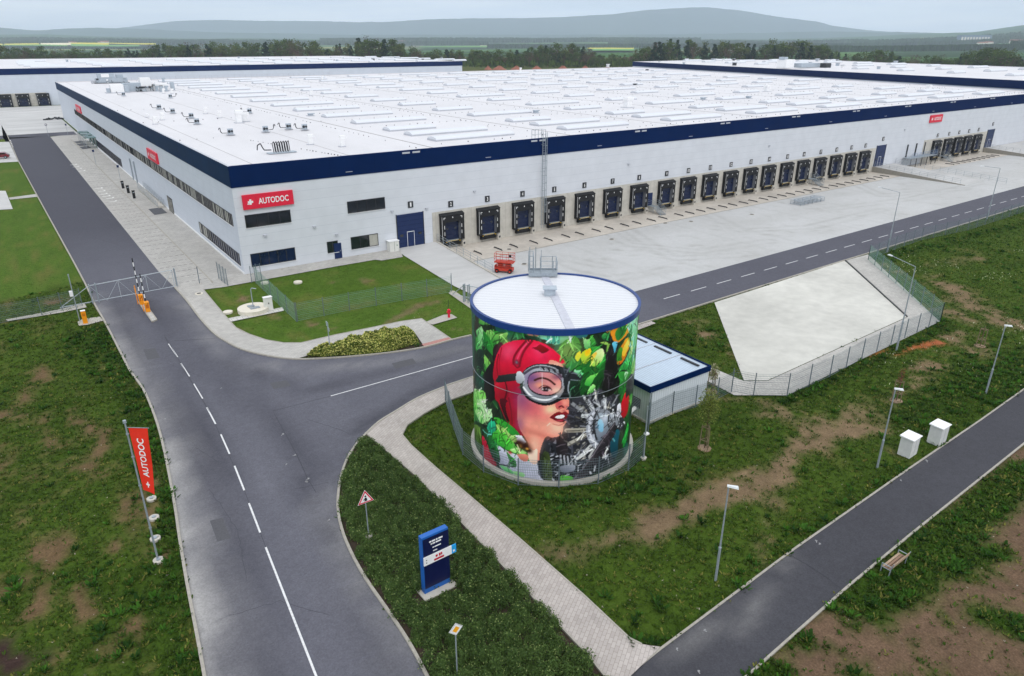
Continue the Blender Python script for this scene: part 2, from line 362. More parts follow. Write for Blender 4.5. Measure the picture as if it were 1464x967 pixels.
M_paver = brick_mat('paver', '#b9b6b0', '#aaa7a2', '#8f8c88', .42, .21, stain=.14)
M_paver_path = brick_mat('paver_path', '#b8b0aa', '#a9a19b', '#8f8781', .40, .20, rot=R(-33), stain=.16)
M_yard = mat('yard_paving', '#bab9b7', .85, var=.06, scale=1.2, stain=.16, stretch=(.35, 1, 1))
M_conc = mat('concrete', '#bdb8ae', .8, var=.08, scale=2.5, stain=.10)
M_conc_w = mat('concrete_warm', '#bcb4a9', .8, var=.1, scale=1.5, stain=.16)
M_kerb = mat('kerb_concrete', '#a09b91', .85, var=.16, scale=4)
M_slab = mat('slab_concrete', '#c4c2ba', .8, var=.09, scale=.8, stain=.16)

# footpath beside the tank
PATH_R = [(673.7, 562.6), (638, 575), (607, 592), (582, 609), (575, 623), (588, 638.6), (622.4, 669.7), (662.8, 703.8), (745, 774), (834.8, 853.3), (899.4, 914.3), (917.4, 923.3), (944, 927)]
PATH_L = [(522.6, 620), (598, 684.6), (655.4, 743.8), (698.4, 788.7), (763, 857), (834.8, 932.3), (863.5, 967), (880, 990)]
pR = gxy(PATH_R); pL = gxy(PATH_L)
drape('footpath', [(31.1, -38.2)]+pR+pL[::-1]+gS[1:]+[(31.1, -37.5)], M_paver_path, .10)
# tarmac footway lower right
WAY_L = [(560, 1240), (760, 1078), (880, 985), (900, 964), (946, 927.4), (1131, 788.8), (1304.5, 667.4), (1400.8, 602), (1464, 557), (1600, 466)]
WAY_R = [(700, 1290), (1030, 1000), (1069.5, 966), (1208, 842.7), (1300.6, 765.6), (1464, 634.7), (1620, 510)]
wL = gxy(WAY_L); wR = gxy(WAY_R)
WAYC = np.array(hx('#434348'))
def way_col(x, y):
    c = mixc(WAYC*.85, WAYC*1.2, fbm(x, y, 7.)*.7+.3*fbm(x, y, 1.))
    for px in ([(1060, 900), (1110, 820), (1130, 795)], [(960, 940), (1040, 880), (1070, 860)], [(1180, 720), (1330, 640)]):
        c = mixc(c, DUSTC*.8, np.exp(-(dist_poly(x, y, gxy(px))/.55)**2)*.28*np.clip(fbm(x, y, 1.5)*2-.3, 0, 1))
    return c
drape('footway', wL+wR[::-1], M_asph, .03, cell=1.0, colf=way_col)

# office side pavement and parking bays
drape('pavement', [(XR, 7.06), (XR, 170.5), (-6, 172), (-.02, 172), (-.02, 0), (0., 0)] + [(0., -1.9)] + gxy([(322.8, 410.4), (290.5, 414.6), (250, 412)]), M_paver, .025)
walk_in = gxy([(290.5, 414.6), (309.5, 437.7), (329.4, 461), (337.7, 470), (356, 479), (380.7, 487.4), (405.6, 491.6), (430.4, 491.6), (455.2, 485.8), (480, 480), (529.7, 470), (572.7, 461), (602.5, 456.7), (647.2, 487.4)])
walk_out = gxy([(250, 412), (268, 432), (284.7, 454.3), (302.8, 474.5), (321.4, 488), (346, 500.5), (383.5, 509.8), (423.8, 514.5), (436, 511), (467, 499), (514, 485), (560, 475.7), (591, 474), (607, 497.4)])
drape('sidewalk', walk_in+walk_out[::-1], M_paver, .10)
drape('tactile_paving', gxy([(603, 493.5), (607, 497), (647, 487), (642, 483.5)]), mat('tactile', '#a97c74', .9, var=.2, scale=8), .106)
drape('office_path', gxy([(322.8, 410.4), (480, 381.5), (536.3, 371.8), (546, 373), (576, 367.8)])+[(20.4, -1.1), (20.4, -.0), (0., 0.), (0., -1.9)], M_paver, .03)

# ramp to the big door and the truck yard
ARCS = [gxy(p) for p in ([(760, 345), (800, 385), (870, 400), (960, 385)], [(850, 320), (900, 350), (1000, 360), (1100, 345)], [(1000, 300), (1060, 330), (1160, 325), (1260, 300)], [(900, 330), (960, 370), (1060, 365)], [(1120, 280), (1180, 300), (1300, 285), (1400, 262)], [(700, 330), (760, 360), (860, 380)], [(640, 370), (690, 420), (720, 440)], [(1220, 262), (1260, 280), (1380, 270)])]
YC, YD = np.array(hx('#b6b6b5')), np.array(hx('#96948f'))
def yard_col(x, y):
    c = mixc(YD*1.04, YC, .55+fbm(x*.5, y, 5.)*.7); k = np.zeros_like(x)
    for a in ARCS:
        d = dist_poly(x, y, a); k = np.maximum(k, np.exp(-((d-.95)/.32)**2)*.42)
    c = mixc(c, YD*.86, k*np.clip(fbm(x, y, 3.)*1.7-.2, 0, 1)); c = mixc(c, YD, np.clip(fbm(x+31, y+7, 1.6, 3)*3-2.0, 0, .5))
    j = (np.abs((x % 7.2)-.1) < .35)*.12; return mixc(c, YD*.9, j)
M_yardc = attr_mat('yard_blocks', noise_amt=.07, noise_scale=5, noise2=.05, rough=.88)
drape('truck_yard', [(RX+.0, RY), (RX, 0), (230, 0), (230, -26), (150.7, -27.2), (37.1, -29.4), (24.5, -29.8), (24.5, RY-.05), (RX, RY-.05)], M_yardc, .012, cell=.7, colf=yard_col)
drape('dock_apron', [(RX+.3, -.0), (RX+.3, -7.9), (60, -7.2), (139.6, -6.6), (139.6, 0)], M_conc_w, .03)
drape('dock_apron', [(148.2, 0), (148.2, -6.6), (195., -6.4), (195, 0)], M_conc_w, .03)
rampW = G(579.3, 368)[0]
drape('ramp', [(RX, 0), (RX, RY), (RX, -22), (24.5, -29.7), (20.6, -29.5), (19.9, -3), (20.2, -.0)], M_yard, .03)
mb = MB()
mb.solid([(RX-.0, .0, YARD-.3), (RX+.28, .0, YARD-.3), (RX+.28, RY-1, YARD-.3), (RX, RY-1, YARD-.3)], [(RX-.0, .0, .10), (RX+.28, .0, .10), (RX+.28, RY-1, YARD+.12), (RX, RY-1, YARD+.12)], M_conc)
ret = mb.build('retaining_wall'); tag(ret, 'low sloping concrete retaining wall beside the ramp to door 1', 'wall')

# concrete basin slab
SLAB = gxy([(1021.3, 433.3), (1207.5, 373.3), (1296, 454), (1097.4, 544.7), (1063.5, 544.7)])
drape('concrete_slab', SLAB, M_slab, .05)
BAND = gxy([(1209.5, 373.0), (1241, 364.3), (1343.8, 460.4), (1125, 566), (1077, 566), (1050, 566), (1009, 544.4), (1012, 524), (1063, 545.5), (1097.4, 545.5), (1297.5, 454)])
drape('slab_surround', BAND, M_paver, .045)
strip('kerb', gxy([(1208.5, 373.2), (1296.6, 453.8)]), .12, 0, .16, mat('dark_joint', '#4a4a4c', .9))
M_grassg = None

# kerbs
def kerb(name, pts, side, k=1): strip(name, smooth_line(pts, 3) if k else pts, .16, -.02, .135, M_kerb, side)
kerb('kerb', gL[4:], .0); kerb('kerb', gL[1:5], 0, 0); kerb('kerb', gR, 0); kerb('kerb', gS+[(31.1, -37.3)], 0); kerb('kerb', gN[:-1], 0)
kerb('kerb', road_far_s[0:2], 0, 0)
strip('kerb', [(69.0, -36.4), (128.5, -35.4), (230., -34.2)], .16, -.02, .12, M_kerb)
strip('kerb', wL, .12, -.02, .07, M_kerb); strip('kerb', wR, .12, -.02, .07, M_kerb)
strip('kerb', pR[:-1], .10, 0, .12, M_kerb); strip('kerb', pL, .10, 0, .12, M_kerb)
strip('kerb', walk_in, .09, 0, .125, M_kerb)
strip('kerb', [(-3.95, 160), (-3.95, -.8)], .18, 0, .09, M_kerb)
# white lines, joints and cracks
rj_ = random.Random(8); M_paint = mat('road_paint', '#d2d2d2', .7, var=.2, scale=7)
M_tar = mat('tar_joint', '#33333a', .7)
mk = MB()
def pline(px, wd, m=M_paint, z=.024, mb=mk): strip('x', gxy(px), wd, z-.004, z, m, mb=mb, build=False)
for a, b in (((241, 492), (254, 511)), ((258.7, 520), (271, 538.7)), ((277, 549.2), (289.7, 570.4)), ((295.6, 582.8), (308.3, 606.7)), ((315.8, 621.6), (328.2, 649.5)), ((335.4, 666.6), (349.3, 701.6)), ((356, 720), (372, 762))): pline([a, b], .11)
pline([(380, 783), (452, 967), (485, 1050)], .11); pline([(473, 566.6), (672.7, 510.8)], .10)
p0 = G(473, 566.6)[:2]; p1 = np.array(G(672.7, 510.8)[:2]); q0 = np.array([37.5, -33.2]); q1 = np.array([229., -30.3])
strip('x', [tuple(p1), (26, -34.9)], .13, .02, .024, M_paint, mb=mk, build=False)
d = q1-q0; n_ = int(np.hypot(*d)/4.6)
for i in range(n_): strip('x', [tuple(q0+d*(i/n_)), tuple(q0+d*((i+.58)/n_))], .11, .02, .024, M_paint, mb=mk, build=False)
for i in range(5): y = 150+i*4; strip('x', [(gL[1][0]+.3, y), (gL[1][0]+.3, y+2)], .3, .02, .025, M_paint, mb=mk, build=False)
o = mk.build('road_marking'); tag(o, kind='structure')
ck = MB()
pline([(473, 567), (390, 588), (395, 597), (424, 650), (440, 685), (452, 705)], .035, M_tar, .026, ck); pline([(235, 480), (300, 590), (345, 690), (380, 783)], .03, M_tar, .0225, ck)
pline([(1131, 795), (1160, 812), (1180, 825), (1203, 843)], .045, M_tar, .04, ck)
pline([(250, 488), (310, 484)], .03, M_tar, .026, ck)
rj = random.Random(3)
def crack(px, wd=.022):
    g = gxy(px); out = []
    for (ax_, ay_), (bx_, by_) in zip(g, g[1:]):
        n = max(2, int(math.hypot(bx_-ax_, by_-ay_)/.35))
        for k in range(n): out.append((ax_+(bx_-ax_)*k/n+rj.uniform(-.07, .07), ay_+(by_-ay_)*k/n+rj.uniform(-.07, .07)))
    out.append(g[-1]); strip('x', out, wd, .02, .0235, M_tar, mb=ck, build=False)
for c_ in ([(300, 700), (340, 760), (352, 830)], [(520, 560), (560, 540), (600, 536)], [(280, 640), (310, 660)], [(420, 700), (470, 690)], [(330, 880), (400, 860), (470, 880)], [(240, 520), (290, 540)], [(440, 600), (500, 620)], [(130, 340), (170, 350)], [(150, 400), (200, 404)]): crack(c_)
o = ck.build('road_joint'); tag(o, kind='structure')
M_patch = mat('asphalt_patch', '#515155', .9, var=.15, scale=9); M_pale_spot = mat('asphalt_scuff', '#8b8b8c', .9, var=.3, scale=12)
for q in ([(300, 745), (318, 741), (330, 770), (311, 775)], [(560, 520), (590, 513), (596, 520), (566, 528)], [(386, 548), (410, 544), (416, 552), (391, 557)], [(205, 500), (222, 498), (229, 512), (211, 515)]): drape('road_patch', gxy(q), M_patch, .0225)
sp_ = MB()
for px, py, l_ in ((404, 622, .5), (421, 652, .4), (440, 686, .5), (438, 690, .3), (409, 665, .2), (1167, 775, .35), (1172, 779, .25), (1325, 660, .5), (1008, 903, .25), (968, 930, .2), (999, 962, .25), (1288, 688, .2), (316, 556, .25), (235, 600, .3), (470, 745, .3)):
    g = G(px, py); a = rj_.uniform(0, 3); sp_.box((g[0], g[1], h(g[0], g[1])+.036), (l_*.7, .045, .006), M_pale_spot, a); sp_.box((g[0]+.06, g[1]+.05, h(g[0], g[1])+.037), (l_*.4, .09, .006), M_pale_spot, a+1)
o = sp_.build('chalk_marks'); tag(o, kind='structure')
# bay lines beside the office: dashed dark joints across the bays
bl = MB(); y = 1.0; M_bayj = mat('bay_joint', '#6d6a68', .9)
while y < 150:
    x = XR+.4
    while x < -4.3: strip('x', [(x, y), (x+.42, y)], .10, .02, .032, M_bayj, mb=bl, build=False); x += .68
    y += 2.5
M_baym = mat('bay_mark', '#d8d8d4', .8, var=.1)
for i, (a, b) in enumerate(((141, 270), (145, 274), (148, 278), (152, 281), (157, 284), (161, 289), (105, 236), (108, 239), (112, 242), (117, 245))):
    g = G(a, b); bl.box((g[0], g[1], h(g[0], g[1])+.032), (1.3-.2*(i % 3), .32, .008), M_baym); bl.box((g[0]+.6, g[1]+.5, h(g[0], g[1])+.033), (.3, .8, .008), M_baym)
o = bl.build('parking_marking'); tag(o, kind='structure')
# wheel guides are on the apron as objects; entrance mats
M_mat = mat('dark_grating', '#55565a', .9, var=.2, scale=10)
for i, q in enumerate((((212, 299.5), (230, 297), (239.5, 305), (221, 308)), ((105, 203), (116, 201.5), (121, 204), (110, 205.5)), ((109, 206.3), (121, 205), (126, 208), (114, 209.5)), ((113.5, 210.5), (126, 209), (131, 212), (118.5, 214)))):
    o = drape('entrance_mat', gxy(q), M_mat, .045, kind=None)
    tag(o, ['large dark grating mat before the glass door with the handrail', 'farthest dark mat by the canopied office entrance', 'middle dark mat by the canopied office entrance', 'nearest dark mat by the canopied office entrance'][i], 'mat', 'entrance mats along the office wall')
# far left: car park strip, path, apron of the far warehouse
drape('parking_area', gxy([(-60, 206), (13, 203), (26, 231.5), (-60, 236)]), M_yard, .03)
drape('garden_path', gxy([(12.5, 283.2), (51.5, 278), (55, 281.8), (14.5, 286)]), M_paver, .05)
drape('parking_area', gxy([(-60, 272), (8, 273.5), (18.5, 299.5), (-60, 304)]), M_yard, .05)
drape('far_apron', [(-80, 182.2), (-1.2, 182.2), (-1.2, 172.5), (-.6, 172.5), (-.6, 229), (300, 229), (300, 300), (-80, 300)], M_yard, .02)

# ------------------------------------------------------------ ground sheet with bare soil and weeds
SOIL = [  # photo polyline, half width m, strength, colour index
    ([(900, 773), (958, 742), (1008, 712), (1054, 704), (1116, 677), (1131, 650), (1170, 623), (1227, 615)], 1.1, 1.0, 0),
    ([(784, 788), (835, 792), (906, 763)], .9, 1.0, 0), ([(1103, 583), (1159, 615), (1219, 591)], 1.5, .7, 0), ([(1227, 615), (1300, 560), (1339, 527)], 1.6, .55, 0),
    ([(1131, 650), (1100, 730), (1080, 800)], .6, .5, 0), ([(1010, 568), (1090, 572), (1140, 575)], .5, .8, 0), ([(1235, 640), (1270, 640), (1300, 660)], .6, .5, 0),
    ([(1251, 507), (1290, 500), (1345, 489)], .55, 1.3, 1), ([(1120, 470), (1180, 560)], 1., .0, 0),
    ([(1258, 385), (1330, 400), (1400, 440), (1464, 470)], 2.2, .55, 0), ([(1360, 440), (1380, 500), (1464, 520)], 2.2, .5, 0), ([(1330, 380), (1400, 370)], 1.2, .35, 0),
    ([(1464, 640), (1380, 720), (1354, 754), (1300, 830)], 1.3, 1.2, 2), ([(1285, 846), (1250, 870)], .6, 1., 2), ([(1600, 640), (1500, 760), (1464, 870), (1400, 960)], 3.6, 1.3, 2),
    ([(1330, 900), (1230, 930), (1170, 950), (1180, 1000)], 1.4, 1.3, 2), ([(1180, 900), (1280, 960)], 1.2, 1.2, 2), ([(1190, 905), (1176, 880)], .4, .8, 2),
    ([(980, 432), (1000, 455), (1035, 500)], 1.6, .25, 0),
    ([(169, 767), (191, 735), (180, 700)], 1., .62, 3), ([(109, 658), (142, 669), (125, 620)], 1.4, .62, 3), ([(87, 767), (44, 833)], 1.2, .58, 3), ([(136, 876), (120, 840)], .7, .58, 3),
    ([(65, 855), (40, 880)], .7, .6, 3), ([(11, 647), (11, 696), (30, 720)], 1.6, .62, 3), ([(55, 522), (49, 571)], .8, .58, 3), ([(93, 609), (120, 560)], .9, .55, 3), ([(0, 930), (30, 950)], .8, 1.4, 4),
    ([(10, 600), (60, 590), (100, 640)], 1.6, .5, 3), ([(200, 700), (190, 760), (210, 800)], .7, .7, 3), ([(-20, 436), (40, 433), (80, 430)], .9, .9, 3), ([(-20, 460), (30, 458)], .6, .7, 3), ([(130, 930), (200, 900)], .8, .6, 3),
    ([(200, 470), (205, 520)], .4, .5, 3), ([(330, 443), (345, 470)], .5, .3, 0), ([(545, 465), (600, 437), (625, 432)], .55, .7, 0), ([(440, 462), (470, 470), (520, 462)], .5, .35, 0), ([(480, 405), (520, 400)], .9, .25, 0), ([(350, 425), (345, 430)], .4, .8, 0), ([(390, 450), (400, 458)], .25, .9, 0), ([(560, 620), (600, 625)], .1, .2, 0),
    ([(920, 640), (960, 640)], .5, .3, 0), ([(645, 470), (670, 470)], .5, .5, 0)]
SOILC = [np.array(hx(c)) for c in ('#72604a', '#9c5636', '#635040', '#62503a', '#3c2e2a')]
WEED = [(gxy([(140, 470), (190, 560), (222, 640), (240, 740), (255, 850), (268, 980)]), 1.1, 1.), (gxy([(110, 480), (160, 540)]), 1.2, .6), (gxy([(190, 900), (235, 860)]), 2., .8),
        (gxy([(870, 1000), (1000, 910), (1120, 830), (1240, 740), (1300, 690)]), 1.6, .8), (gxy([(1100, 985), (1190, 905), (1270, 840), (1340, 780), (1464, 675)]), 1.3, 1.25), (gxy([(1200, 890), (1290, 850), (1360, 800), (1430, 790)]), .8, 1.2), (gxy([(1410, 880), (1464, 900)]), .9, 1.2), (gxy([(1260, 935), (1275, 940)]), .35, 1.2),
        (gxy([(1120, 575), (1230, 525), (1345, 470)]), .6, .9), (gxy([(1240, 385), (1300, 435), (1345, 470)]), 1.0, .9), (gxy([(1300, 600), (1380, 560), (1464, 510)]), 2.4, .8), (gxy([(700, 700), (800, 715), (900, 690)]), 1.5, .5), (gxy([(1260, 370), (1464, 320)]), 1.2, .6)]
SOILG = [(gxy(p), w_, s, c) for p, w_, s, c in SOIL if s > 0]
LAWN1 = gxy([(290.5, 414.6), (322.8, 410.4), (480, 381.5), (536.3, 371.5), (546, 373), (576, 367.8)])+[(19.9, -3), (20.6, -29.5)]+gxy([(647, 487), (602.5, 456.7), (529.7, 470), (480, 480), (430, 491.6), (381, 487), (338, 470)])
LAWN2 = gxy([(-100, 300), (-100, 190), (10, 193), (26.5, 231), (64, 300), (102.6, 370), (120, 402), (0, 432), (-100, 450)])
def ground_fields(x, y):
    n1 = fbm(x, y, 11., 4); n2 = np.where(x < 0, fbm(x*2.1+50, y*.8+80, 2.4, 4), fbm(x+50, y+80, 2.6, 4)); n3 = fbm(x, y, .9, 3)
    soil = np.zeros_like(x); sc = np.zeros(x.shape+(3,)); wsum = np.zeros_like(x)+1e-6
    for pl, wd, s, ci in SOILG:
        g = s*np.exp(-(dist_poly(x, y, pl)/wd)**2); soil = np.maximum(soil, g); sc += g[..., None]*SOILC[ci]; wsum += g
    sc = sc/wsum[..., None]
    lawn = (pip(x, y, LAWN1) | pip(x, y, LAWN2))
    mott = np.where(lawn, .22, np.where(x < 0, 1.15, .75))
    k = soil*1.0+((n2-.5)*1.6+(n3-.5)*1.5)*np.where(soil > .04, 1, .2)+mott*np.clip(n2*1.6+n1*1.0-1.35, 0, 1)
    soilk = np.clip(k*1.3-.25, 0, 1)
    sc = np.where((soil > .12)[..., None], sc, np.array(hx('#65583a')))
    weed = np.zeros_like(x)
    for pl, wd, s in WEED: weed = np.maximum(weed, s*np.exp(-(dist_poly(x, y, pl)/wd)**2))
    soilk = soilk*(1-np.clip(weed*1.3-.15+(n2-.5)*.8, 0, 1)*(x > 10)); weed = np.clip(weed*(.4+1.2*n2)+.35*(n1 > .56)*(~lawn), 0, 1)*(1-soilk)
    return n1, n2, n3, lawn, soilk, sc, weed
def ground_col(x, y):
    n1, n2, n3, lawn, soilk, sc, weed = ground_fields(x, y)
    g = mixc(hx('#2c4010'), hx('#4e6222'), n1*.5+n3*.5)
    gl = mixc(hx('#3a5218'), hx('#546c28'), n2*.6+n3*.4); gl = mixc(gl, hx('#655f34'), np.clip(n2*2.2-1.15, 0, .6))
    g = np.where(lawn[..., None], gl, g); g = mixc(g, hx('#25400e'), weed*.8)
    return mixc(g, sc*(.75+.5*n3[..., None]), soilk)
M_ground = attr_mat('ground_soil_grass', noise_amt=.38, noise_scale=9., noise2=.22, rough=.95, spec=.05, bump=.6)
ax = np.unique(np.concatenate([np.arange(-700, -60, 40), np.arange(-60, 70, .55), np.arange(70, 130, 1.5), np.arange(130, 300, 8), np.arange(300, 1001, 50), [RX+.02, RX+.20]]))
ay = np.unique(np.concatenate([np.arange(-200, -92, 9), np.arange(-92, 2, .55), np.arange(2, 150, 2.5), np.arange(150, 300, 10), np.arange(300, 1001, 50), [0., RY]]))
XX, YY = np.meshgrid(ax, ay, indexing='ij')
hh = np.vectorize(lambda a, b: YARD if (a > RX+.1 and b < .01) else YARD*min(1., max(0., b/RY)))(XX, YY)
ZZ = hh-.02-.05*fbm(XX, YY, 1.7, 3)*(YY < 10)
nx_, ny_ = XX.shape; idx = np.arange(nx_*ny_).reshape(nx_, ny_)
Q = np.stack([idx[:-1, :-1], idx[1:, :-1], idx[1:, 1:], idx[:-1, 1:]], -1).reshape(-1, 4)
gc = np.concatenate([ground_col(XX[i:i+40], YY[i:i+40]) for i in range(0, nx_, 40)], 0)
o = np_mesh('ground', np.stack([XX, YY, ZZ], -1), Q, M_ground, gc.reshape(-1, 3), smooth=True); tag(o, kind='structure')

# grass tufts and weeds (nobody could count them)
PAVED = [road_poly, [(31.1, -38.2)]+pR+pL[::-1]+gS[1:], wL+wR[::-1], walk_in+walk_out[::-1], SLAB, BAND, [(RX, 10), (RX, RY), (24.4, -29.8), (300, -26), (300, 10)], [(20.1, 0), (19.9, -3), (20.6, -29.5), (27, -29.5), (27, 0)], [(-.2, -.2), (-.2, 300), (300, 300), (300, -.2)],
         [(XR, 300), (XR, 7), (XR, 0), (.1, -.5), (.1, 300)], gxy([(250, 412), (227, 389), (312, 398), (350, 395), (607, 349), (576, 368.5), (480, 382), (322.8, 411), (290, 415)])]
def blades(name, cx, cy, size, col, nb, spread, up, m):
    n = len(cx); T = np.repeat(np.arange(n), nb); N = len(T); a = RNG.random(N)*2*np.pi; r = RNG.random(N)*spread*size[T]
    bx = cx[T]+r*np.cos(a); by = cy[T]+r*np.sin(a); bz = np.array([h(p, q) for p, q in zip(cx, cy)])[T]-.03
    ln = size[T]*(.6+.8*RNG.random(N)); lean = .25+.7*RNG.random(N); wv = ln*.16*(1+RNG.random(N)); wa = a+np.pi/2
    dx = np.cos(wa)*wv; dy = np.sin(wa)*wv; tx = bx+np.cos(a)*ln*lean; ty = by+np.sin(a)*ln*lean; tz = bz+ln*up*(1.1-.5*lean)
    V = np.stack([np.stack([bx-dx, by-dy, bz], -1), np.stack([bx+dx, by+dy, bz], -1), np.stack([tx+dx*.5, ty+dy*.5, tz], -1), np.stack([tx-dx*.5, ty-dy*.5, tz], -1)], 1)
    c = np.repeat((col[T]*(.7+.6*RNG.random(N))[:, None])[:, None, :], 4, 1)
    o = np_mesh(name, V.reshape(-1, 3), np.arange(N*4).reshape(-1, 4), m, c.reshape(-1, 3)); return tag(o, kind='stuff')
M_blade = attr_mat('grass_blade', noise_amt=.15, noise_scale=3, rough=.8, spec=.15, trans=.25)
def scatter(n, x0, x1, y0, y1):
    x = RNG.uniform(x0, x1, n); y = RNG.uniform(y0, y1, n); keep = np.ones(n, bool)
    for p in PAVED: keep &= ~pip(x, y, p)
    d = np.stack([x, y, np.full(n, -1.)], -1)-CAM; zc = d@FWD; u = d@RIGHT/zc*FPX+732; v = d@DOWN/zc*FPX+483.5
    keep &= (zc > 0) & (u > -60) & (u < 1524) & (v > 100) & (v < 1040); return x[keep], y[keep]
BEDP = gxy([(523, 623), (510, 638), (496.5, 660), (488.5, 690), (485.5, 724), (491, 755), (503.5, 788), (525, 827), (558, 874), (587, 918), (612, 964), (650, 1030), (930, 1040)])
BED = [tuple(p) for p in BEDP[:-1]]+gxy([(752, 1076), (884, 982), (861, 967), (832, 932.3), (760.5, 857), (696, 788.7), (653, 743.8), (596, 684.6)])
PAVED.append(BED)
gx_, gy_ = scatter(700000, -48, 130, -86, 40)
n1, n2, n3, lawn, soilk, sc_, weed = ground_fields(gx_, gy_)
dist = np.hypot(gx_-CAM[0], gy_-CAM[1])
dens = np.clip(1.1-soilk*1.05, .08, 1)*np.where(lawn, .30, .85)*np.clip(65/dist, 0, 1)
k = RNG.random(len(gx_)) < dens; gx_, gy_, n1, n3, lawn, weed, soilk = [a[k] for a in (gx_, gy_, n1, n3, lawn, weed, soilk)]
gcol = mixc(hx('#22340c'), hx('#4f6a20'), RNG.random(len(gx_))*.35+n3*.3+n1*.35); gcol = mixc(gcol, hx('#42581a'), lawn*.5)
gcol = mixc(gcol, hx('#7d7a3c'), (RNG.random(len(gx_)) < .12)*.7)
print('grass tufts', len(gx_))
blades('grass', gx_, gy_, np.where(lawn, .05, .11)*(.6+.9*RNG.random(len(gx_))**2)*(1+.6*weed), gcol, 5, .9, .8, M_blade)
wk = np.where((RNG.random(len(gx_)) < weed*.16+.004) & (~lawn))[0][:16000]
blades('weeds', gx_[wk], gy_[wk], .10+.22*RNG.random(len(wk))**2, mixc(hx('#1d3a0e'), hx('#3f6a1e'), RNG.random(len(wk))), 16, .9, .9, M_blade)
# small white flowers, stones
fx, fy = scatter(9000, 10, 100, -78, -38); f1 = fbm(fx, fy, 6, 3); kk = (f1 > .62) & (fx > 35); fx, fy = fx[kk][:240], fy[kk][:240]
blades('wild_flowers', fx, fy, np.full(len(fx), .06), np.tile(np.array(hx('#e8e8c8')), (len(fx), 1)), 3, .6, 2.2, M_blade)

sx_, sy_ = scatter(3000, -45, 60, -82, -20); sx_, sy_ = sx_[:700], sy_[:700]
blades('stones', sx_, sy_, RNG.uniform(.03, .08, len(sx_)), np.tile(np.array(hx('#a8a090')), (len(sx_), 1)), 4, .4, .7, M_blade)
# planting bed of dense low shrubs between road and footpath
drape('planting_bed', BED, mat('bed_soil', '#33291f', .95, var=.35, scale=6), .03)
def leafmass(name, poly, n, hgt, size, c1, c2, c3, pc3, edge=.5, m=None, kind='stuff', zbase=0., clump=.75):
    xs = [p[0] for p in poly]; ys = [p[1] for p in poly]
    x = RNG.uniform(min(xs), max(xs), n); y = RNG.uniform(min(ys), max(ys), n); d = np.stack([x, y, np.full(n, -1.)], -1)-CAM; v = d@DOWN/(d@FWD)*FPX+483.5
    k = pip(x, y, poly) & (v < 1060); x, y = x[k], y[k]; ed = dist_poly(x, y, poly, True)
    cl = vnoise(x, y, clump)*.6+vnoise(x+9, y+5, clump*.5)*.4; top = hgt*np.clip(ed/edge, .12, 1)**.6*(.25+1.3*np.clip(cl, 0, 1))*(.8+.4*fbm(x, y, 3.5, 2))
    u = RNG.random(len(x))**.35; z = top*u+np.array([h(a, b) for a, b in zip(x, y)])+zbase
    N = len(x); nrm = RNG.normal(size=(N, 3)); nrm[:, 2] = abs(nrm[:, 2])+.7; nrm /= np.linalg.norm(nrm, axis=1)[:, None]
    t = np.cross(nrm, RNG.normal(size=(N, 3))); t /= np.linalg.norm(t, axis=1)[:, None]; b = np.cross(nrm, t); s = size*(.6+.8*RNG.random(N))[:, None]
    C0 = np.stack([x, y, z], -1); V = np.stack([C0-t*s, C0+b*s*.55, C0+t*s, C0-b*s*.55], 1)
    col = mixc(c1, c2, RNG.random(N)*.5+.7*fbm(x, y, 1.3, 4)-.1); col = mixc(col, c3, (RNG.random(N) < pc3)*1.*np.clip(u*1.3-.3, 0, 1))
    o = np_mesh(name, V.reshape(-1, 3), np.arange(N*4).reshape(-1, 4), m or M_blade, np.repeat(col[:, None], 4, 1).reshape(-1, 3)); return tag(o, kind=kind)
bed_in = [p for p in BED]
strip('kerb', [(RX+.4, -7.98), (60, -7.28), (139.0, -6.68)], .14, .02, .034, mat('gutter', '#918b80', .9, var=.2, scale=3))
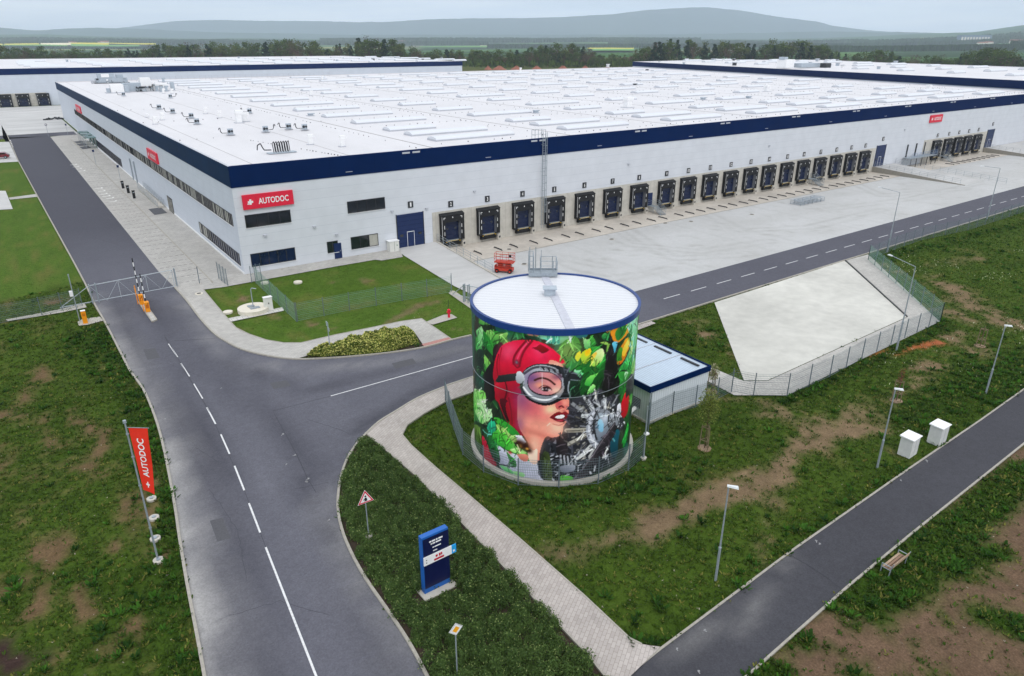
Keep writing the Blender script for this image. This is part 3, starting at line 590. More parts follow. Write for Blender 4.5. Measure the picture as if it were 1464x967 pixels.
def shrub_bed(name, poly, spacing, c1, c2, c3, pc3, per, leaf, hmin, hmax):
    xs = [p[0] for p in poly]; ys = [p[1] for p in poly]; cs = []
    for a in np.arange(min(xs), max(xs), spacing):
        for b in np.arange(max(min(ys), -84), max(ys), spacing): cs.append((a+RNG.uniform(-.42, .42)*spacing, b+RNG.uniform(-.42, .42)*spacing))
    cs = np.array(cs); d = np.stack([cs[:, 0], cs[:, 1], np.full(len(cs), -1.)], -1)-CAM; v = d@DOWN/(d@FWD)*FPX+483.5; cs = cs[pip(cs[:, 0], cs[:, 1], poly) & (v < 1100) & (dist_poly(cs[:, 0], cs[:, 1], poly, True) > .2) & (RNG.random(len(cs)) > .04) & (dist_poly(cs[:, 0], cs[:, 1], gxy([(605, 858), (643, 840)])) > .62)]
    n = len(cs); r = spacing*RNG.uniform(.6, 1.0, n); hh_ = RNG.uniform(hmin, hmax, n)*(.75+.5*fbm(cs[:, 0], cs[:, 1], 4., 2)); tone = RNG.random(n)*.5+.5*fbm(cs[:, 0], cs[:, 1], 3., 2)
    T = np.repeat(np.arange(n), per); N = len(T); a = RNG.random(N)*2*np.pi; u = RNG.random(N)**.8; dr = np.stack([np.cos(a)*np.sqrt(1-u*u), np.sin(a)*np.sqrt(1-u*u), u], -1); q = .62+.5*RNG.random(N)**1.5
    lob = 1+.25*np.sin(a*3+T)*np.sqrt(1-u*u); C0 = np.stack([cs[T, 0]+dr[:, 0]*r[T]*q*lob, cs[T, 1]+dr[:, 1]*r[T]*q*lob, YARD+dr[:, 2]*hh_[T]*q], -1)
    nrm = dr*.9+RNG.normal(size=(N, 3))*.55; nrm /= np.linalg.norm(nrm, axis=1)[:, None]; t = np.cross(nrm, RNG.normal(size=(N, 3))); t /= np.linalg.norm(t, axis=1)[:, None]; b = np.cross(nrm, t); s = leaf*(.6+.9*RNG.random(N))[:, None]
    V = np.stack([C0-t*s, C0+b*s*.5, C0+t*s, C0-b*s*.5], 1); col = mixc(c1, c2, tone[T]*.6+RNG.random(N)*.45); col = mixc(col, c3, ((RNG.random(N) < pc3) & (q > .95))*1.)
    print(name, n, N); o = np_mesh(name, V.reshape(-1, 3), np.arange(N*4).reshape(-1, 4), M_blade, np.repeat(col[:, None], 4, 1).reshape(-1, 3)); return tag(o, kind='stuff')
shrub_bed('shrubbery', bed_in, .52, hx('#2b421d'), hx('#587038'), hx('#7f8e54'), .12, 620, .048, .36, 1.05)
YB = gxy([(438, 510.5), (467, 500), (514, 486), (560, 477), (590, 475), (599, 492), (560, 503.5), (513, 508.5), (473, 511.5)])
drape('planting_bed', gxy([(436, 511), (467, 499), (514, 485), (560, 475.5), (591, 474), (607, 497.2), (560, 505), (513, 509.5), (473, 512.7)]), MATS['bed_soil'], .05)
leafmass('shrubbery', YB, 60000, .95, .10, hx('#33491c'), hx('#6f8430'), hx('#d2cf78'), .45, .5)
print('ground done')

# ------------------------------------------------------------ warehouse
M_wall = line_mat('wall_panel', '#cdd0d6', '#b9bec6', 1.15, .03, 'Z', .45, .045, sc=.5)
M_wall2 = line_mat('wall_panel_side', '#c7cdd6', '#bac0cb', 1.15, .03, 'Z', .45, .035, sc=.5)
M_navy = line_mat('navy_panel', '#001d49', '#001638', 6., .006, 'X', .7, .08, sc=.4)
M_navy2 = line_mat('navy_panel_side', '#052848', '#081a33', 4.5, .02, 'Y', .55, .12, sc=.4)
for m_ in (M_navy, M_navy2): m_.node_tree.nodes['Principled BSDF'].inputs['Specular IOR Level'].default_value = .04
M_navyd = mat('navy_door', '#0c2450', .4, var=.08, scale=3)
M_roof = mat('roof_membrane', '#cfcdcf', .55, var=.03, scale=.6, stain=.05, stretch=(1, .3, 1))
M_sky = mat('skylight_sheet', '#d0d3d8', .6, var=.03, scale=2, spec=.2)
M_skyk = mat('skylight_kerb', '#b3b6bd', .5, var=.08)
M_black = mat('black_fabric', '#16171a', .7, var=.3, scale=5)
M_white = mat('white_paint', '#e8e8e8', .5, var=.05)
M_steel = mat('galvanised_steel', '#9aa3aa', .45, metal=.35, var=.15, scale=6)
M_dark = mat('dark_metal', '#2c2e32', .5, var=.2, scale=6)
M_glass = mat('window_glass', '#141b22', .08, var=.5, scale=.8, spec=.8)
M_glassn = mat('navy_glass', '#0a1a3c', .12, var=.35, scale=.6, spec=.6)
M_blindrefl = mat('pale_blind_reflection', '#a9a79e', .6, var=.15, scale=3)  # pale panes: blinds, and on the office ribbon a reflection painted as pane colour
M_red = mat('sign_red', '#d81e3c', .45, var=.05)
M_panelc = line_mat('precast_panel', '#bdb9b0', '#a19a8e', 2.95, .012, 'X', .8, .13, sc=1.1)
M_yellow = mat('hazard_yellow', '#d8b020', .5)
BX1, BX2, BY1, ZR, ZB, ZT = 227., 285., 228., 12.62, 10.44, 12.9
wh = empty('warehouse', (0, 0, 0), 0, 'huge white warehouse with navy roof band and a long row of numbered truck docks', 'warehouse')
out = [(0, 0), (BX1, 0), (BX2, BY1), (0, BY1)]
mb = MB(); mb.face([(0, 0, -1.3), (BX1, 0, -1.3), (BX1, 0, ZB), (0, 0, ZB)], M_wall)
for a, b in ((1, 2), (2, 3), (3, 0)): mb.face([(*out[a], -1.3), (*out[b], -1.3), (*out[b], ZB), (*out[a], ZB)], M_wall2)
mb.box2(-.05, -.004, -.05, BY1, .0, .28, M_white)
mb.build('wall', wh)
mb = MB(); e = .07; o2 = [(-e, -e), (BX1+e, -e), (BX2+e, BY1+e), (-e, BY1+e)]; i2 = [(.28, .28), (BX1-.3, .28), (BX2-.4, BY1-.3), (.28, BY1-.3)]
for a in range(4):
    b = (a+1) % 4; m_ = M_navy if a == 0 else M_navy2
    mb.face([(*o2[a], ZB), (*o2[b], ZB), (*o2[b], ZT), (*o2[a], ZT)], m_); mb.face([(*out[a], ZB), (*out[b], ZB), (*o2[b], ZB), (*o2[a], ZB)], m_)
    mb.face([(*o2[a], ZT), (*o2[b], ZT), (*i2[b], ZT), (*i2[a], ZT)], M_skyk if a else M_navy); mb.face([(*i2[a], ZT), (*i2[b], ZT), (*i2[b], ZR-.05), (*i2[a], ZR-.05)], M_roof)
for x in range(14, 220, 21): mb.box2(x, x+.9, -e-.03, -e+.01, ZB+.45, ZB+.52, M_skyk); mb.box2(x+8, x+9.1, -e-.03, -e+.01, ZT-.42, ZT-.2, M_skyk); mb.box2(x+9.5, x+10.6, -e-.03, -e+.01, ZT-.42, ZT-.2, M_skyk)
mb.build('parapet', wh)
mb = MB(); mb.face([(*i2[0], ZR), (*i2[1], ZR), (*i2[2], ZR), (*i2[3], ZR)], M_roof)
M_seam = mat('roof_seam', '#928e8c', .7, var=.2, scale=2)
for x in [27.6+24.45*k for k in range(9)]: mb.box2(x, x+.22, .4, 226, ZR-.01, ZR+.02, M_seam)
for x in [3.2, 15.4]: mb.box2(x, x+.08, .4, 226, ZR-.01, ZR+.012, M_seam)
roof = mb.build('roof', wh)
def skylight(x0, x1, yc, wd=2.7, hg=.52, zr=ZR):
    mb = MB(); n = 8; z0 = zr
    mb.box2(x0, x1, yc-wd/2, yc+wd/2, z0-.02, z0+.22, M_skyk)
    arc = [(yc-wd/2*math.cos(math.pi*k/n), z0+.222+hg*math.sin(math.pi*k/n)*.75) for k in range(n+1)]
    mb.solid([(x0+.06, a, b) for a, b in arc], [(x1-.06, a, b) for a, b in arc], M_sky)
    return mb
rows = [(8.6, 1), (16.2, 1), (23.8, 0), (37, 1), (51, 1), (67.2, 1), (82, 1), (98, 1), (115, 1), (131, 1), (148, 1), (164, 1), (180, 1), (196, 1), (212, 1)]
sk = []
for ci in range(10):
    x0 = 31.2+24.45*ci
    for ri, (yy, longer) in enumerate(rows):
        if x0+14 > BX1-4+yy*.25: continue
        ln = 14.0 if (longer and (ri+ci) % 2 == 0) or ri < 2 or (ci == 0 and longer) else 8.6
        if (ci > 0 and ri in (5, 7, 9, 11, 13)) : ln = 8.6
        sk.append((x0, x0+ln, yy, (x0+20)**2+(yy+85)**2))
sk.sort(key=lambda s: s[3])
base = {}
for x0, x1, yy, _ in sk[:100]:
    ln = round(x1-x0, 1)
    if ln not in base:
        m_ = skylight(0, ln, 0, zr=0); base[ln] = m_.build('skylight', wh); base[ln].location = (x0, yy, ZR); continue
    c = base[ln].copy(); COL.objects.link(c); c.parent = wh; c.location = (x0, yy, ZR)
rest = MB()
for x0, x1, yy, _ in sk[100:]:
    q = skylight(x0, x1, yy); off = len(rest.v); rest.v += q.v; rest.f += [tuple(i+off for i in f) for f in q.f]; rest.m += [rest.mi(q.mats[k]) for k in q.m]
if sk[100:]: tag(rest.build('skylights', wh), kind='stuff')
# lightning conductor holders: dotted lines over the roof
mb = MB(); rr = random.Random(5)
def dots(x0, y0, x1, y1, st=1.9):
    n = int(math.hypot(x1-x0, y1-y0)/st)
    for k in range(n):
        x = x0+(x1-x0)*k/n; y = y0+(y1-y0)*k/n
        if x > BX1-3+y*.25: continue
        if rr.random() < .35: continue
        s = rr.choice((.06, .08, .12)); mb.box((x+rr.uniform(-.03, .03), y, ZR+.06), (s, s, .12), M_dark)
for k in range(9): dots(25.6+24.45*k, 1, 25.6+24.45*k, 226)
for y in (4.5, 20, 30.5, 44, 59, 75, 90, 106, 123, 140, 156, 172, 188, 204): dots(26+(y % 7), y, 268, y, 1.5)
dots(9.5, 24, 14.5, 1.2, .7); dots(1., 60, 24, 60, 2.5); dots(1, 90, 24, 90, 2.5); dots(1, 30, 8, 30, 2)
tag(mb.build('conductor_holders', wh), kind='stuff')
# roof equipment
M_unit = mat('plant_steel', '#aab4bd', .4, metal=.3, var=.15, scale=3)
def vent(px, py, s=.5, hgt=1.3, m=M_white):
    p = P(px, py, ZR); mb = MB(); mb.box((0, 0, hgt*.4), (s, s, hgt*.8), m); mb.box((.15, 0, hgt*.85), (s*1.5, s*1.15, hgt*.3), m); mb.box((0, 0, .05), (s*1.7, s*1.7, .1), M_skyk)
    o = mb.build('roof_vent', wh); o.location = (p[0], p[1], ZR); return o
def condenser(px, py, side=1, sc=1.):
    p = P(px, py, ZR); fr = MB(); fr.box((0, 0, .18), (1.5, 1.1, .12), M_skyk); fr.box((0, 0, .8), (1.0, .42, 1.0), M_unit)
    fr.bar((-.25, -.22, .8), (-.25, -.26, .8), .26, M_dark, 14); fr.bar((.27, -.22, .8), (.27, -.26, .8), .22, M_dark, 14)
    pp = [(-.5, .1, .5), (-1.9, .1, .55), (-2.2, .1, .9), (-2.2, .1, 1.5), (-2.5, .1, 1.5), (-2.6, .1, 1.2)]
    fr.path([(x*side*.8, y, z) for x, y, z in pp], .045, M_dark); fr.path([(x*side*.8, y+.25, z*.9) for x, y, z in pp], .045, M_dark)
    o = fr.build('air_conditioner', wh); o.location = (p[0], p[1], ZR); o.scale = (sc, sc, sc); return o
for a in ((177, 138, 1), (244, 141, -1), (228, 157, 1), (247.5, 163, 1), (274, 170, 1), (282, 178.5, 1), (330, 194, 1), (380, 190, -1), (357, 163, 1), (413, 186, 1), (436, 187, 1)): condenser(*a, sc=.8)
for a in ((294, 163), (313.7, 169), (232, 172), (342, 176, .9, 2.2), (350, 174, .9, 1.6), (443.6, 207, .5, 1.4), (489, 210, .5, 1.5), (234, 134), (246, 134), (444.8, 137), (461, 114), (444, 166, .8, .5, M_unit), (766, 162, .8, .6, M_unit), (897, 154, 1.3, 2.2), (1096, 131, 1.2, 1.8), (1327, 129, 1., 1.5), (869, 96, 1.2, 1.6), (744, 104, .6, 2.2), (1005, 143, .9, .6, M_unit), (1070, 141, .9, .6, M_unit), (222, 178), (210, 168, .4, .7), (925, 101, 1, .6, M_dark), (907, 122, 1, .5, M_dark)): vent(*a)
p = P(392, 220, ZR); mb = MB()
for k in range(7):
    x = k*.32; mb.path([(x, 0, .1), (x-.1, 0, 1.3), (x+.15, .1, 1.5), (x+.25, .2, .2)], .055, M_dark)
mb.path([(-.3, 0, .5), (-1.2, 0, .55), (-1.4, 0, .9), (-1.6, 0, 1.4), (-2.0, 0, 1.2), (-2.1, 0, .6)], .07, M_dark); mb.box((1., 0, .1), (3.6, 1.2, .1), M_unit)
o = mb.build('pipe_outlet', wh); o.location = (p[0], p[1], ZR)
def plant(name, px, py, boxes, sc=1.):
    p = P(px, py, ZR); mb = MB()
    for (cx, cy, cz, dx, dy, dz, m) in boxes: mb.box((cx, cy, cz), (dx, dy, dz), m)
    rp_ = random.Random(len(boxes)*7+int(px))
    for k in range(26 if len(boxes) > 4 else 0): x, y = rp_.uniform(-8, 8), rp_.uniform(-3.5, 2); mb.bar((x, y, 0), (x+rp_.uniform(-.6, .6), y, rp_.uniform(.6, 2.2)), .09, rp_.choice((M_dark, M_unit, M_steel)), 5); mb.box((x+.3, y, rp_.uniform(.3, 2.6)), (rp_.uniform(.4, 1.4), .5, rp_.uniform(.3, .9)), rp_.choice((M_dark, M_unit, M_steel, M_white)))
    o = mb.build(name, wh); o.location = (p[0], p[1], ZR); o.scale = (sc, sc, sc); return mb, o
plant('air_handler', 160, 119, [(0, 0, 1.5, 16, 5, 2.6, M_unit), (-2.5, 0, 4.0, 8.5, 4.2, 2.4, M_unit), (-3, -2.2, 4.1, 4, .3, 1.8, M_white), (4.5, .5, 3.7, 3.5, 3, 1.8, M_unit), (-8.8, 1, .9, 2.5, 5, 1.6, M_skyk), (0, 0, .15, 18, 6.5, .3, M_dark)], .62)
plant('air_handler', 198, 131, [(-2, 0, 1.6, 6, 4, 2.9, M_unit), (2.6, -.3, 2.5, 3.4, 3.6, 4.4, M_white), (7.5, -.2, 1.3, 5, 2.8, 2.2, M_white), (11.8, 0, 1.5, 1.1, 2.4, 2.8, M_unit), (-4.3, 0, 1.1, 1.6, 3, 1.9, M_dark), (1.6, -2.2, 1.5, 5, .5, .6, M_dark), (2, 0, .15, 17, 5, .3, M_skyk)], .8)
plant('air_handler', 168, 133, [(0, 0, 1.2, 3.4, 2.6, 2.2, M_white), (2.4, 0, 1., 1.2, 2.2, 1.8, M_unit), (0, 0, .1, 6, 3.4, .2, M_skyk), (-2.2, 0, .7, .8, 2, 1.2, M_unit)])
for k, (a, b) in enumerate(((225, 131), (231, 132), (238, 131), (234, 118))): vent(a, b, .7, 1.6, M_unit)
mb = MB()   # rail along the far edge of the office roof
for k in range(38): x = 20+k*2.2; mb.bar((x, 225, ZR), (x, 225, ZR+1.3), .05, M_skyk)
for z in (.5, .9, 1.3): mb.bar((20, 225, ZR+z), (102, 225, ZR+z), .05, M_skyk)
mb.build('roof_railing', wh)

# windows
rw = random.Random(11)
def window(face, a0, a1, z0, z1, npane, mg=M_glass, mix=0.):
    """face 'F': front facade (a = x), 'L': office side (a = y)"""
    f = (lambda a, z, t: (a, -t, z)) if face == 'F' else (lambda a, z, t: (-t, a, z))
    fr = MB(); gl = MB()
    def bx(mb, aa, ab, za, zb, ta, tb, m): mb.solid([f(aa, za, ta), f(ab, za, ta), f(ab, za, tb), f(aa, za, tb)], [f(aa, zb, ta), f(ab, zb, ta), f(ab, zb, tb), f(aa, zb, tb)], m)
    w_ = (a1-a0)/npane
    for k in range(npane): bx(gl, a0+k*w_+.03, a0+(k+1)*w_-.03, z0+.03, z1-.03, .002, .012, (M_blindrefl if rw.random() < mix else mg))
    for k in range(npane+1): bx(fr, a0+k*w_-.03, a0+k*w_+.03, z0, z1, .002, .06, M_dark)
    bx(fr, a0-.03, a1+.03, z1-.02, z1+.05, .002, .06, M_dark); bx(fr, a0-.03, a1+.03, z0-.05, z0+.02, .002, .06, M_dark); bx(fr, a0-.1, a1+.1, z0-.10, z0-.052, .002, .12, M_white)
    fo = fr.build('window', wh); gl.build('pane', fo)
window('F', 1., 6.4, 5.62, 7.08, 4, mix=.08); window('F', 13.85, 19.05, 5.7, 7.15, 4); window('F', 1.0, 6.4, .8, 2.35, 5, M_glassn); window('F', 13.9, 17.7, .92, 2.48, 3, M_glass, .5)
window('F', 10.65, 12.05, .95, 2.36, 2)
a = 1.8
while a < 176: window('L', a, a+5.7, 5.62, 7.0, 7, mix=.45); a += 5.86
for k in range(3): window('L', 1.2+k*6.8, 7.8+k*6.8, .85, 2.3, 6, M_glassn if k < 2 else M_glass, .0 if k < 2 else .4)
for k in range(9): window('L', 92.5+k*6.3, 98.6+k*6.3, .6, 2.3, 5, M_glassn)
mb = MB(); mb.box2(11.5, 12.5, -.07, -.004, -.02, 2.05, M_navyd); o = mb.build('door', wh); q = MB(); q.box2(12.3, 12.36, -.12, -.07, .95, 1.1, M_steel); q.build('handle', o)
mb = MB(); mb.box2(-.08, -.004, 39.6, 43.4, 0, 2.5, M_dark)
for k in range(7): mb.box2(-.1, -.082, 39.8+k*.52, 40.1+k*.52, .15, 2.35, M_glass if k % 2 else M_blindrefl)
mb.build('glass_door', wh)
M_teal = mat('teal_glass', '#3d6b66', .2, var=.2)
for k in range(3):
    mb = MB(); y = 134+k*7
    mb.box2(-2.6, -.01, y, y+4.5, 2.75, 2.9, M_teal); mb.box2(-.1, -.01, y+.3, y+4.2, 0, 2.7, M_teal)
    for yy in (y+.1, y+4.4): mb.bar((-2.5, yy, 0), (-2.5, yy, 2.75), .06, M_steel)
    mb.build('entrance_canopy', wh)
for yy in (78, 73.5): MB().bar((-.15, yy, 0), (-.15, yy, 4.3), .12, M_steel, 8).build('downpipe', wh)
mb = MB()
for yy in [46+1.6*k for k in range(13)]: mb.bar((-1.3, yy, 0), (-1.3, yy, 1.1+max(0, (yy-50)*.03)), .03, M_steel); mb.bar((-.3, yy, 0), (-.3, yy, 1.5), .03, M_steel)
for z in (.4, .75, 1.1): mb.bar((-1.3, 46, z), (-1.3, 65.2, z+.4), .03, M_steel); mb.bar((-.3, 46, z+.2), (-.3, 65.2, z+.5), .03, M_steel)
mb.box2(-1.25, -.35, 46, 65, 0.02, .3, M_conc)
o = mb.build('handrail'); tag(o, 'galvanised handrails of the access ramp along the office wall', 'handrail')

# company signs
def sign(face, a0, a1, z0, z1, tilt=0):
    mb = MB(); w_ = a1-a0; zc = (z0+z1)/2
    if face == 'F':
        mb.box2(a0, a1, -.28, -.004, z0, z1, M_red); put_text(mb, 'AUTODOC', (a0+w_*.60, -.29, zc), (1, 0, 0), (0, 0, 1), w_*.60, M_white, .02, (z1-z0)*.42)
        cx = a0+w_*.145; t = (z1-z0)*.07
        mb.box2(cx-t*2.6, cx+t*2.6, -.295, -.281, zc-t, zc+t, M_white); mb.box2(cx-t, cx+t, -.298, -.283, zc-t*2.6, zc+t*2.6, M_white)
        mb.box2(cx-t*3.3, cx-t*.6, -.294, -.281, zc-t*2.2, zc-t*1.3, M_white)
    else:
        mb.box2(-.28, -.004, a0, a1, z0, z1, M_red); put_text(mb, 'AUTODOC', (-.29, a0+w_*.40, zc), (0, -1, 0), (0, 0, 1), w_*.58, M_white, .02, (z1-z0)*.42)
        cy = a1-w_*.16; t = (z1-z0)*.07
        mb.box2(-.295, -.281, cy-t*2.6, cy+t*2.6, zc-t, zc+t, M_white); mb.box2(-.298, -.283, cy-t, cy+t, zc-t*2.6, zc+t*2.6, M_white)
    return mb.build('company_sign', wh)
sign('F', .95, 6.95, 7.8, 9.5); sign('F', 160.6, 166.3, 8.3, 10.0); sign('L', 45, 53.6, 7.35, 9.1); sign('L', 156, 168, 7.2, 9.1)

# concrete dock wall, doors, docks, number plates
mb = MB(); mb.box2(26.05, 139.0, -.06, -.003, YARD-.1, 4.2, M_panelc); mb.box2(160.4, 193.0, -.06, -.003, YARD-.1, 4.3, M_panelc); mb.build('dock_wall', wh)
def number_plate(n, x, z):
    mb = MB(); mb.box2(x-.38, x+.38, -.10, -.005, z-.42, z+.42, M_dark); put_text(mb, str(n), (x, -.105, z), (1, 0, 0), (0, 0, 1), .22 if n < 10 else .5, M_white, .03, .56)
    return mb.build('number_sign', wh)
def big_door(x0, x1, z1):
    mb = MB(); mb.box2(x0, x1, -.09, -.004, -.0, z1, M_navyd)
    for z in np.arange(.6, z1, .6): mb.box2(x0+.02, x1-.02, -.10, -.091, z, z+.02, M_glassn)
    for x in (x0-.08, x1): mb.box2(x, x+.08, -.12, -.004, 0, z1+.08, M_dark)
    mb.box2(x0+.35, x0+.85, -.105, -.091, 1.5, 1.85, M_glass); mb.box2(x1-.85, x1-.35, -.105, -.091, 1.5, 1.85, M_glass)
    o = mb.build('industrial_door', wh)
    q = MB(); a = (x0+x1)/2-.55
    q.box2(a, a+1.0, -.13, -.106, 0, 2.05, M_navyd)
    for s in ((a-.05, a, 0, 2.1), (a+1.0, a+1.05, 0, 2.1), (a-.05, a+1.05, 2.05, 2.12)): q.box2(s[0], s[1], -.14, -.106, s[2], s[3], M_white)
    q.build('wicket_door', o)
big_door(20.6, 24.6, 4.55); big_door(139.4, 143.2, 4.6); big_door(193.3, 197.2, 4.6)
number_plate(1, 22.8, 5.75); number_plate(21, 141.4, 6.0); number_plate(27, 195.4, 6.0)
def make_dock():
    """origin at the right outer edge on the wall plane, office floor level"""
    W = 3.7; D = .72; zb, zt = -.05, 3.62; mb = MB()
    mb.box2(-W, -W+.62, -D, -.07, zb, zt, M_black); mb.box2(-.62, 0, -D, -.07, zb, zt, M_black); mb.box2(-W+.62, -.62, -D, -.07, zt-.95, zt, M_black)
    mb.solid([(-W-.05, -D-.06, zt+.002), (.05, -D-.06, zt+.002), (.05, -.07, zt+.002), (-W-.05, -.07, zt+.002)], [(-W-.05, -D-.06, zt+.06), (.05, -D-.06, zt+.06), (.05, -.07, zt+.30), (-W-.05, -.07, zt+.30)], M_black)
    mb.box2(-.66, -.622, -D+.05, -.07, 0.05, zt-.96, M_dockgrey)
    for x in (-W+.42, -.48):
        for z in (.85, 1.75) : mb.box2(x, x+.07, -D-.012, -D-.001, z, z+.5, M_white)
    for s, x in ((1, -W+.35), (-1, -.35)):
        mb.box2(min(x, x+s*.28), max(x, x+s*.28), -D-.012, -D-.001, zt-.30, zt-.23, M_white); mb.box2(min(x, x+s*.07), max(x, x+s*.07), -D-.014, -D-.001, zt-.52, zt-.30, M_white)
    mb.box2(-W+.06, -W+.10, -D-.01, -D-.001, zb+.3, zt-.1, M_white); mb.box2(-W/2-.08, -W/2+.02, -D-.012, -D-.001, zt-.4, zt-.2, M_white)
    o = mb.build('dock_shelter')
    q = MB(); q.box2(-W+.64, -.68, -.16, -.07, .02, zt-.96, M_dockdoor)
    for z in (.7, 1.35, 2.0): q.box2(-W+.66, -.70, -.17, -.161, z, z+.02, M_glassn)
    q.box2(-W+1.0, -W+1.35, -.175, -.161, 1.5, 1.75, M_glass); q.box2(-1.35, -1.0, -.175, -.161, 1.5, 1.75, M_glass)
    q.build('dock_door', o)
    q = MB(); q.box2(-W+.75, -.75, -.55, -.07, -.14, .0, M_steel); q.box2(-W+.55, -.55, -.50, -.07, -.75, -.15, M_black)
    for k in range(7): q.box2(-W+.8+k*.32, -W+.95+k*.32, -.56, -.551, -.13, -.01, M_yellow)
    for x in (-W+.62, -.92): q.box2(x, x+.28, -.66, -.501, -.60, -.02, M_black); q.box2(x+.04, x+.24, -.67, -.661, -.2, -.12, M_yellow)
    q.build('dock_leveller', o)
    q = MB(); q.box2(-.42, .10, -.85, -.07, YARD, -.28, M_conc); q.box2(-.30, -.02, -.87, -.851, -.75, -.45, M_dark); q.build('guide_block', o)
    return o
M_dockdoor = mat('dock_door_navy', '#0a1a3c', .5, var=.1); M_dockgrey = mat('dock_curtain_grey', '#6f7176', .7)
DX = [30.81, 36.95, 43.24, 49.29, 55.39, 61.41, 67.42, 74.0, 79.5, 85.3, 91.05, 96.85, 102.43, 108.2, 113.7, 119.5, 125.2, 130.8, 136.3, 168.15, 173.8, 179.0, 184.2, 189.5]
d0 = make_dock(); d0.parent = wh; wheel0 = None
for i, x in enumerate(DX):
    n = i+2 if i < 19 else i+3
    if i == 0: dk = d0
    else: dk = copy_tree(d0, wh)
    dk.location = (x, -.0, 0)
    number_plate(n, x-1.75, 5.05)
    for s, sx in (('left', -1.35), ('right', 1.35)):
        if wheel0 is None:
            mb = MB(); mb.bar((0, .95, .13), (0, -.75, .13), .075, M_dark, 8); mb.bar((0, .95, .13), (0, 1.15, .0), .075, M_dark, 8); mb.bar((0, -.75, .13), (0, -.95, .0), .075, M_dark, 8); wheel0 = mb.build('wheel_guide'); w_ = wheel0
        else: w_ = wheel0.copy(); COL.objects.link(w_)
        w_.location = (x-1.85+sx, -5.0, YARD+.02); tag(w_, 'low dark steel wheel guide, %s one of the pair before the dock signed %s' % (s, nword(n)), 'wheel guide', 'wheel guides in front of the docks')
mb = MB(); mb.box2(68.1, 69.15, -.10, -.061, .0, 2.15, M_navyd); mb.build('door', wh)
# caged ladder on the facade
mb = MB(); lx = 45.1
for x in (lx-.25, lx+.25): mb.bar((x, -.45, -.6), (x, -.45, 14.1), .035, M_steel)
for z in np.arange(-.4, 13, .33): mb.bar((lx-.25, -.45, z), (lx+.25, -.45, z), .02, M_steel)
for z in np.arange(2., 14, 1.1):
    pts = [(lx+.36*math.cos(t), -.5-.62*abs(math.sin(t)), z) for t in np.linspace(0, math.pi, 7)]; mb.path(pts, .03, M_steel, 4)
for t in np.linspace(0.3, math.pi-.3, 4): mb.bar((lx+.36*math.cos(t), -.5-.62*math.sin(t), 2), (lx+.36*math.cos(t), -.5-.62*math.sin(t), 13.8), .022, M_steel)
for x in (lx-1.5, lx-.9, lx-.3, lx+.3): mb.bar((x, .6, ZR), (x, .6, 14.1), .035, M_steel)
for z in (13.4, 14.1): mb.bar((lx-1.5, .6, z), (lx+.3, .6, z), .03, M_steel); mb.bar((lx-1.5, -.4, z), (lx-1.5, .6, z), .03, M_steel); mb.bar((lx+.3, -.45, z), (lx+.3, .6, z), .03, M_steel)
for z in (0, 4, 8, 12): mb.bar((lx-.25, -.45, z), (lx-.25, -.05, z), .03, M_steel); mb.bar((lx+.25, -.45, z), (lx+.25, -.05, z), .03, M_steel)
mb.build('caged_ladder', wh)
mb = MB()
for x, z in ((3, 4.4), (9.2, 4.6), (12, 3.2), (33, 6.4), (63, 7.5), (100, 7.6), (150, 7.4), (25.2, 4.9), (20., 5.2)): mb.box((x, -.12, z), (.35, .22, .22), M_skyk)
mb.build('wall_light', wh)
tag(MB().box2(18.87, 20.25, -1.05, -.12, -.1, 1.35, mat('cabinet_white', '#d5d5cf', .6, var=.06)).box2(18.8, 20.32, -1.12, -.08, 1.35, 1.42, M_white).box2(19.54, 19.57, -1.06, -1.051, 0, 1.3, M_dark).box2(19.9, 20.0, -1.07, -1.051, .7, .85, mat('green_dot', '#3a8a3a')).build('electrical_cabinet'), 'white double electrical cabinet against the wall beside navy door 1', 'cabinet')

# ramps by the far doors
def ramp(x0, x1, label):
    mb = MB(); mb.solid([(x0, -.06, YARD), (x1, -.06, YARD), (x1, -20, YARD), (x0, -20, YARD)], [(x0, -.06, 0), (x1, -.06, 0), (x1, -20, YARD+.03), (x0, -20, YARD+.03)], M_yard)
    mb.solid([(x0-.25, -.06, YARD), (x0-.005, -.06, YARD), (x0-.005, -20, YARD), (x0-.25, -20, YARD)], [(x0-.25, -.06, .1), (x0-.005, -.06, .1), (x0-.005, -20, YARD+.1), (x0-.25, -20, YARD+.1)], mat('ramp_wall', '#8f8b82', .85, var=.1))
    o = mb.build('access_ramp'); tag(o, label, 'ramp')
ramp(139.3, 148.2, 'concrete ramp with railings up to the navy door after dock 20'); ramp(193.4, 229, 'wide concrete ramp up to the farthest navy door after the last docks')
def railing(name, pts, hgt, label, group=None, sp=1.6, m=M_steel, cat='railing'):
    mb = MB()
    for a, b in zip(pts, pts[1:]):
        a = Vector(a); b = Vector(b); n = max(1, int((b-a).length/sp))
        for k in range(n+1): p = a.lerp(b, k/n); mb.bar(p, p+Vector((0, 0, hgt)), .028, m)
        for f in (.35, .68, 1.): mb.bar(a+Vector((0, 0, hgt*f)), b+Vector((0, 0, hgt*f)), .024, m)
    return tag(mb.build(name), label, cat, group)
railing('railing', [(RX+.14, -.3, .10), (RX+.14, RY+1.2, YARD+.2)], 1.1, 'thin steel railing on the low wall beside the ramp to door 1')
railing('railing', [(139.2, -.4, .1), (139.2, -19, YARD+.1)], 1.05, 'railing on the near wall of the ramp after dock 20')
railing('railing', [(148.1, -.4, .05), (148.1, -24, YARD)], 1.05, 'railing along the far edge of the ramp after dock 20')
railing('railing', [(193.3, -.4, .1), (193.3, -12, -.6)], 1.05, 'railing on the wall of the farthest ramp')
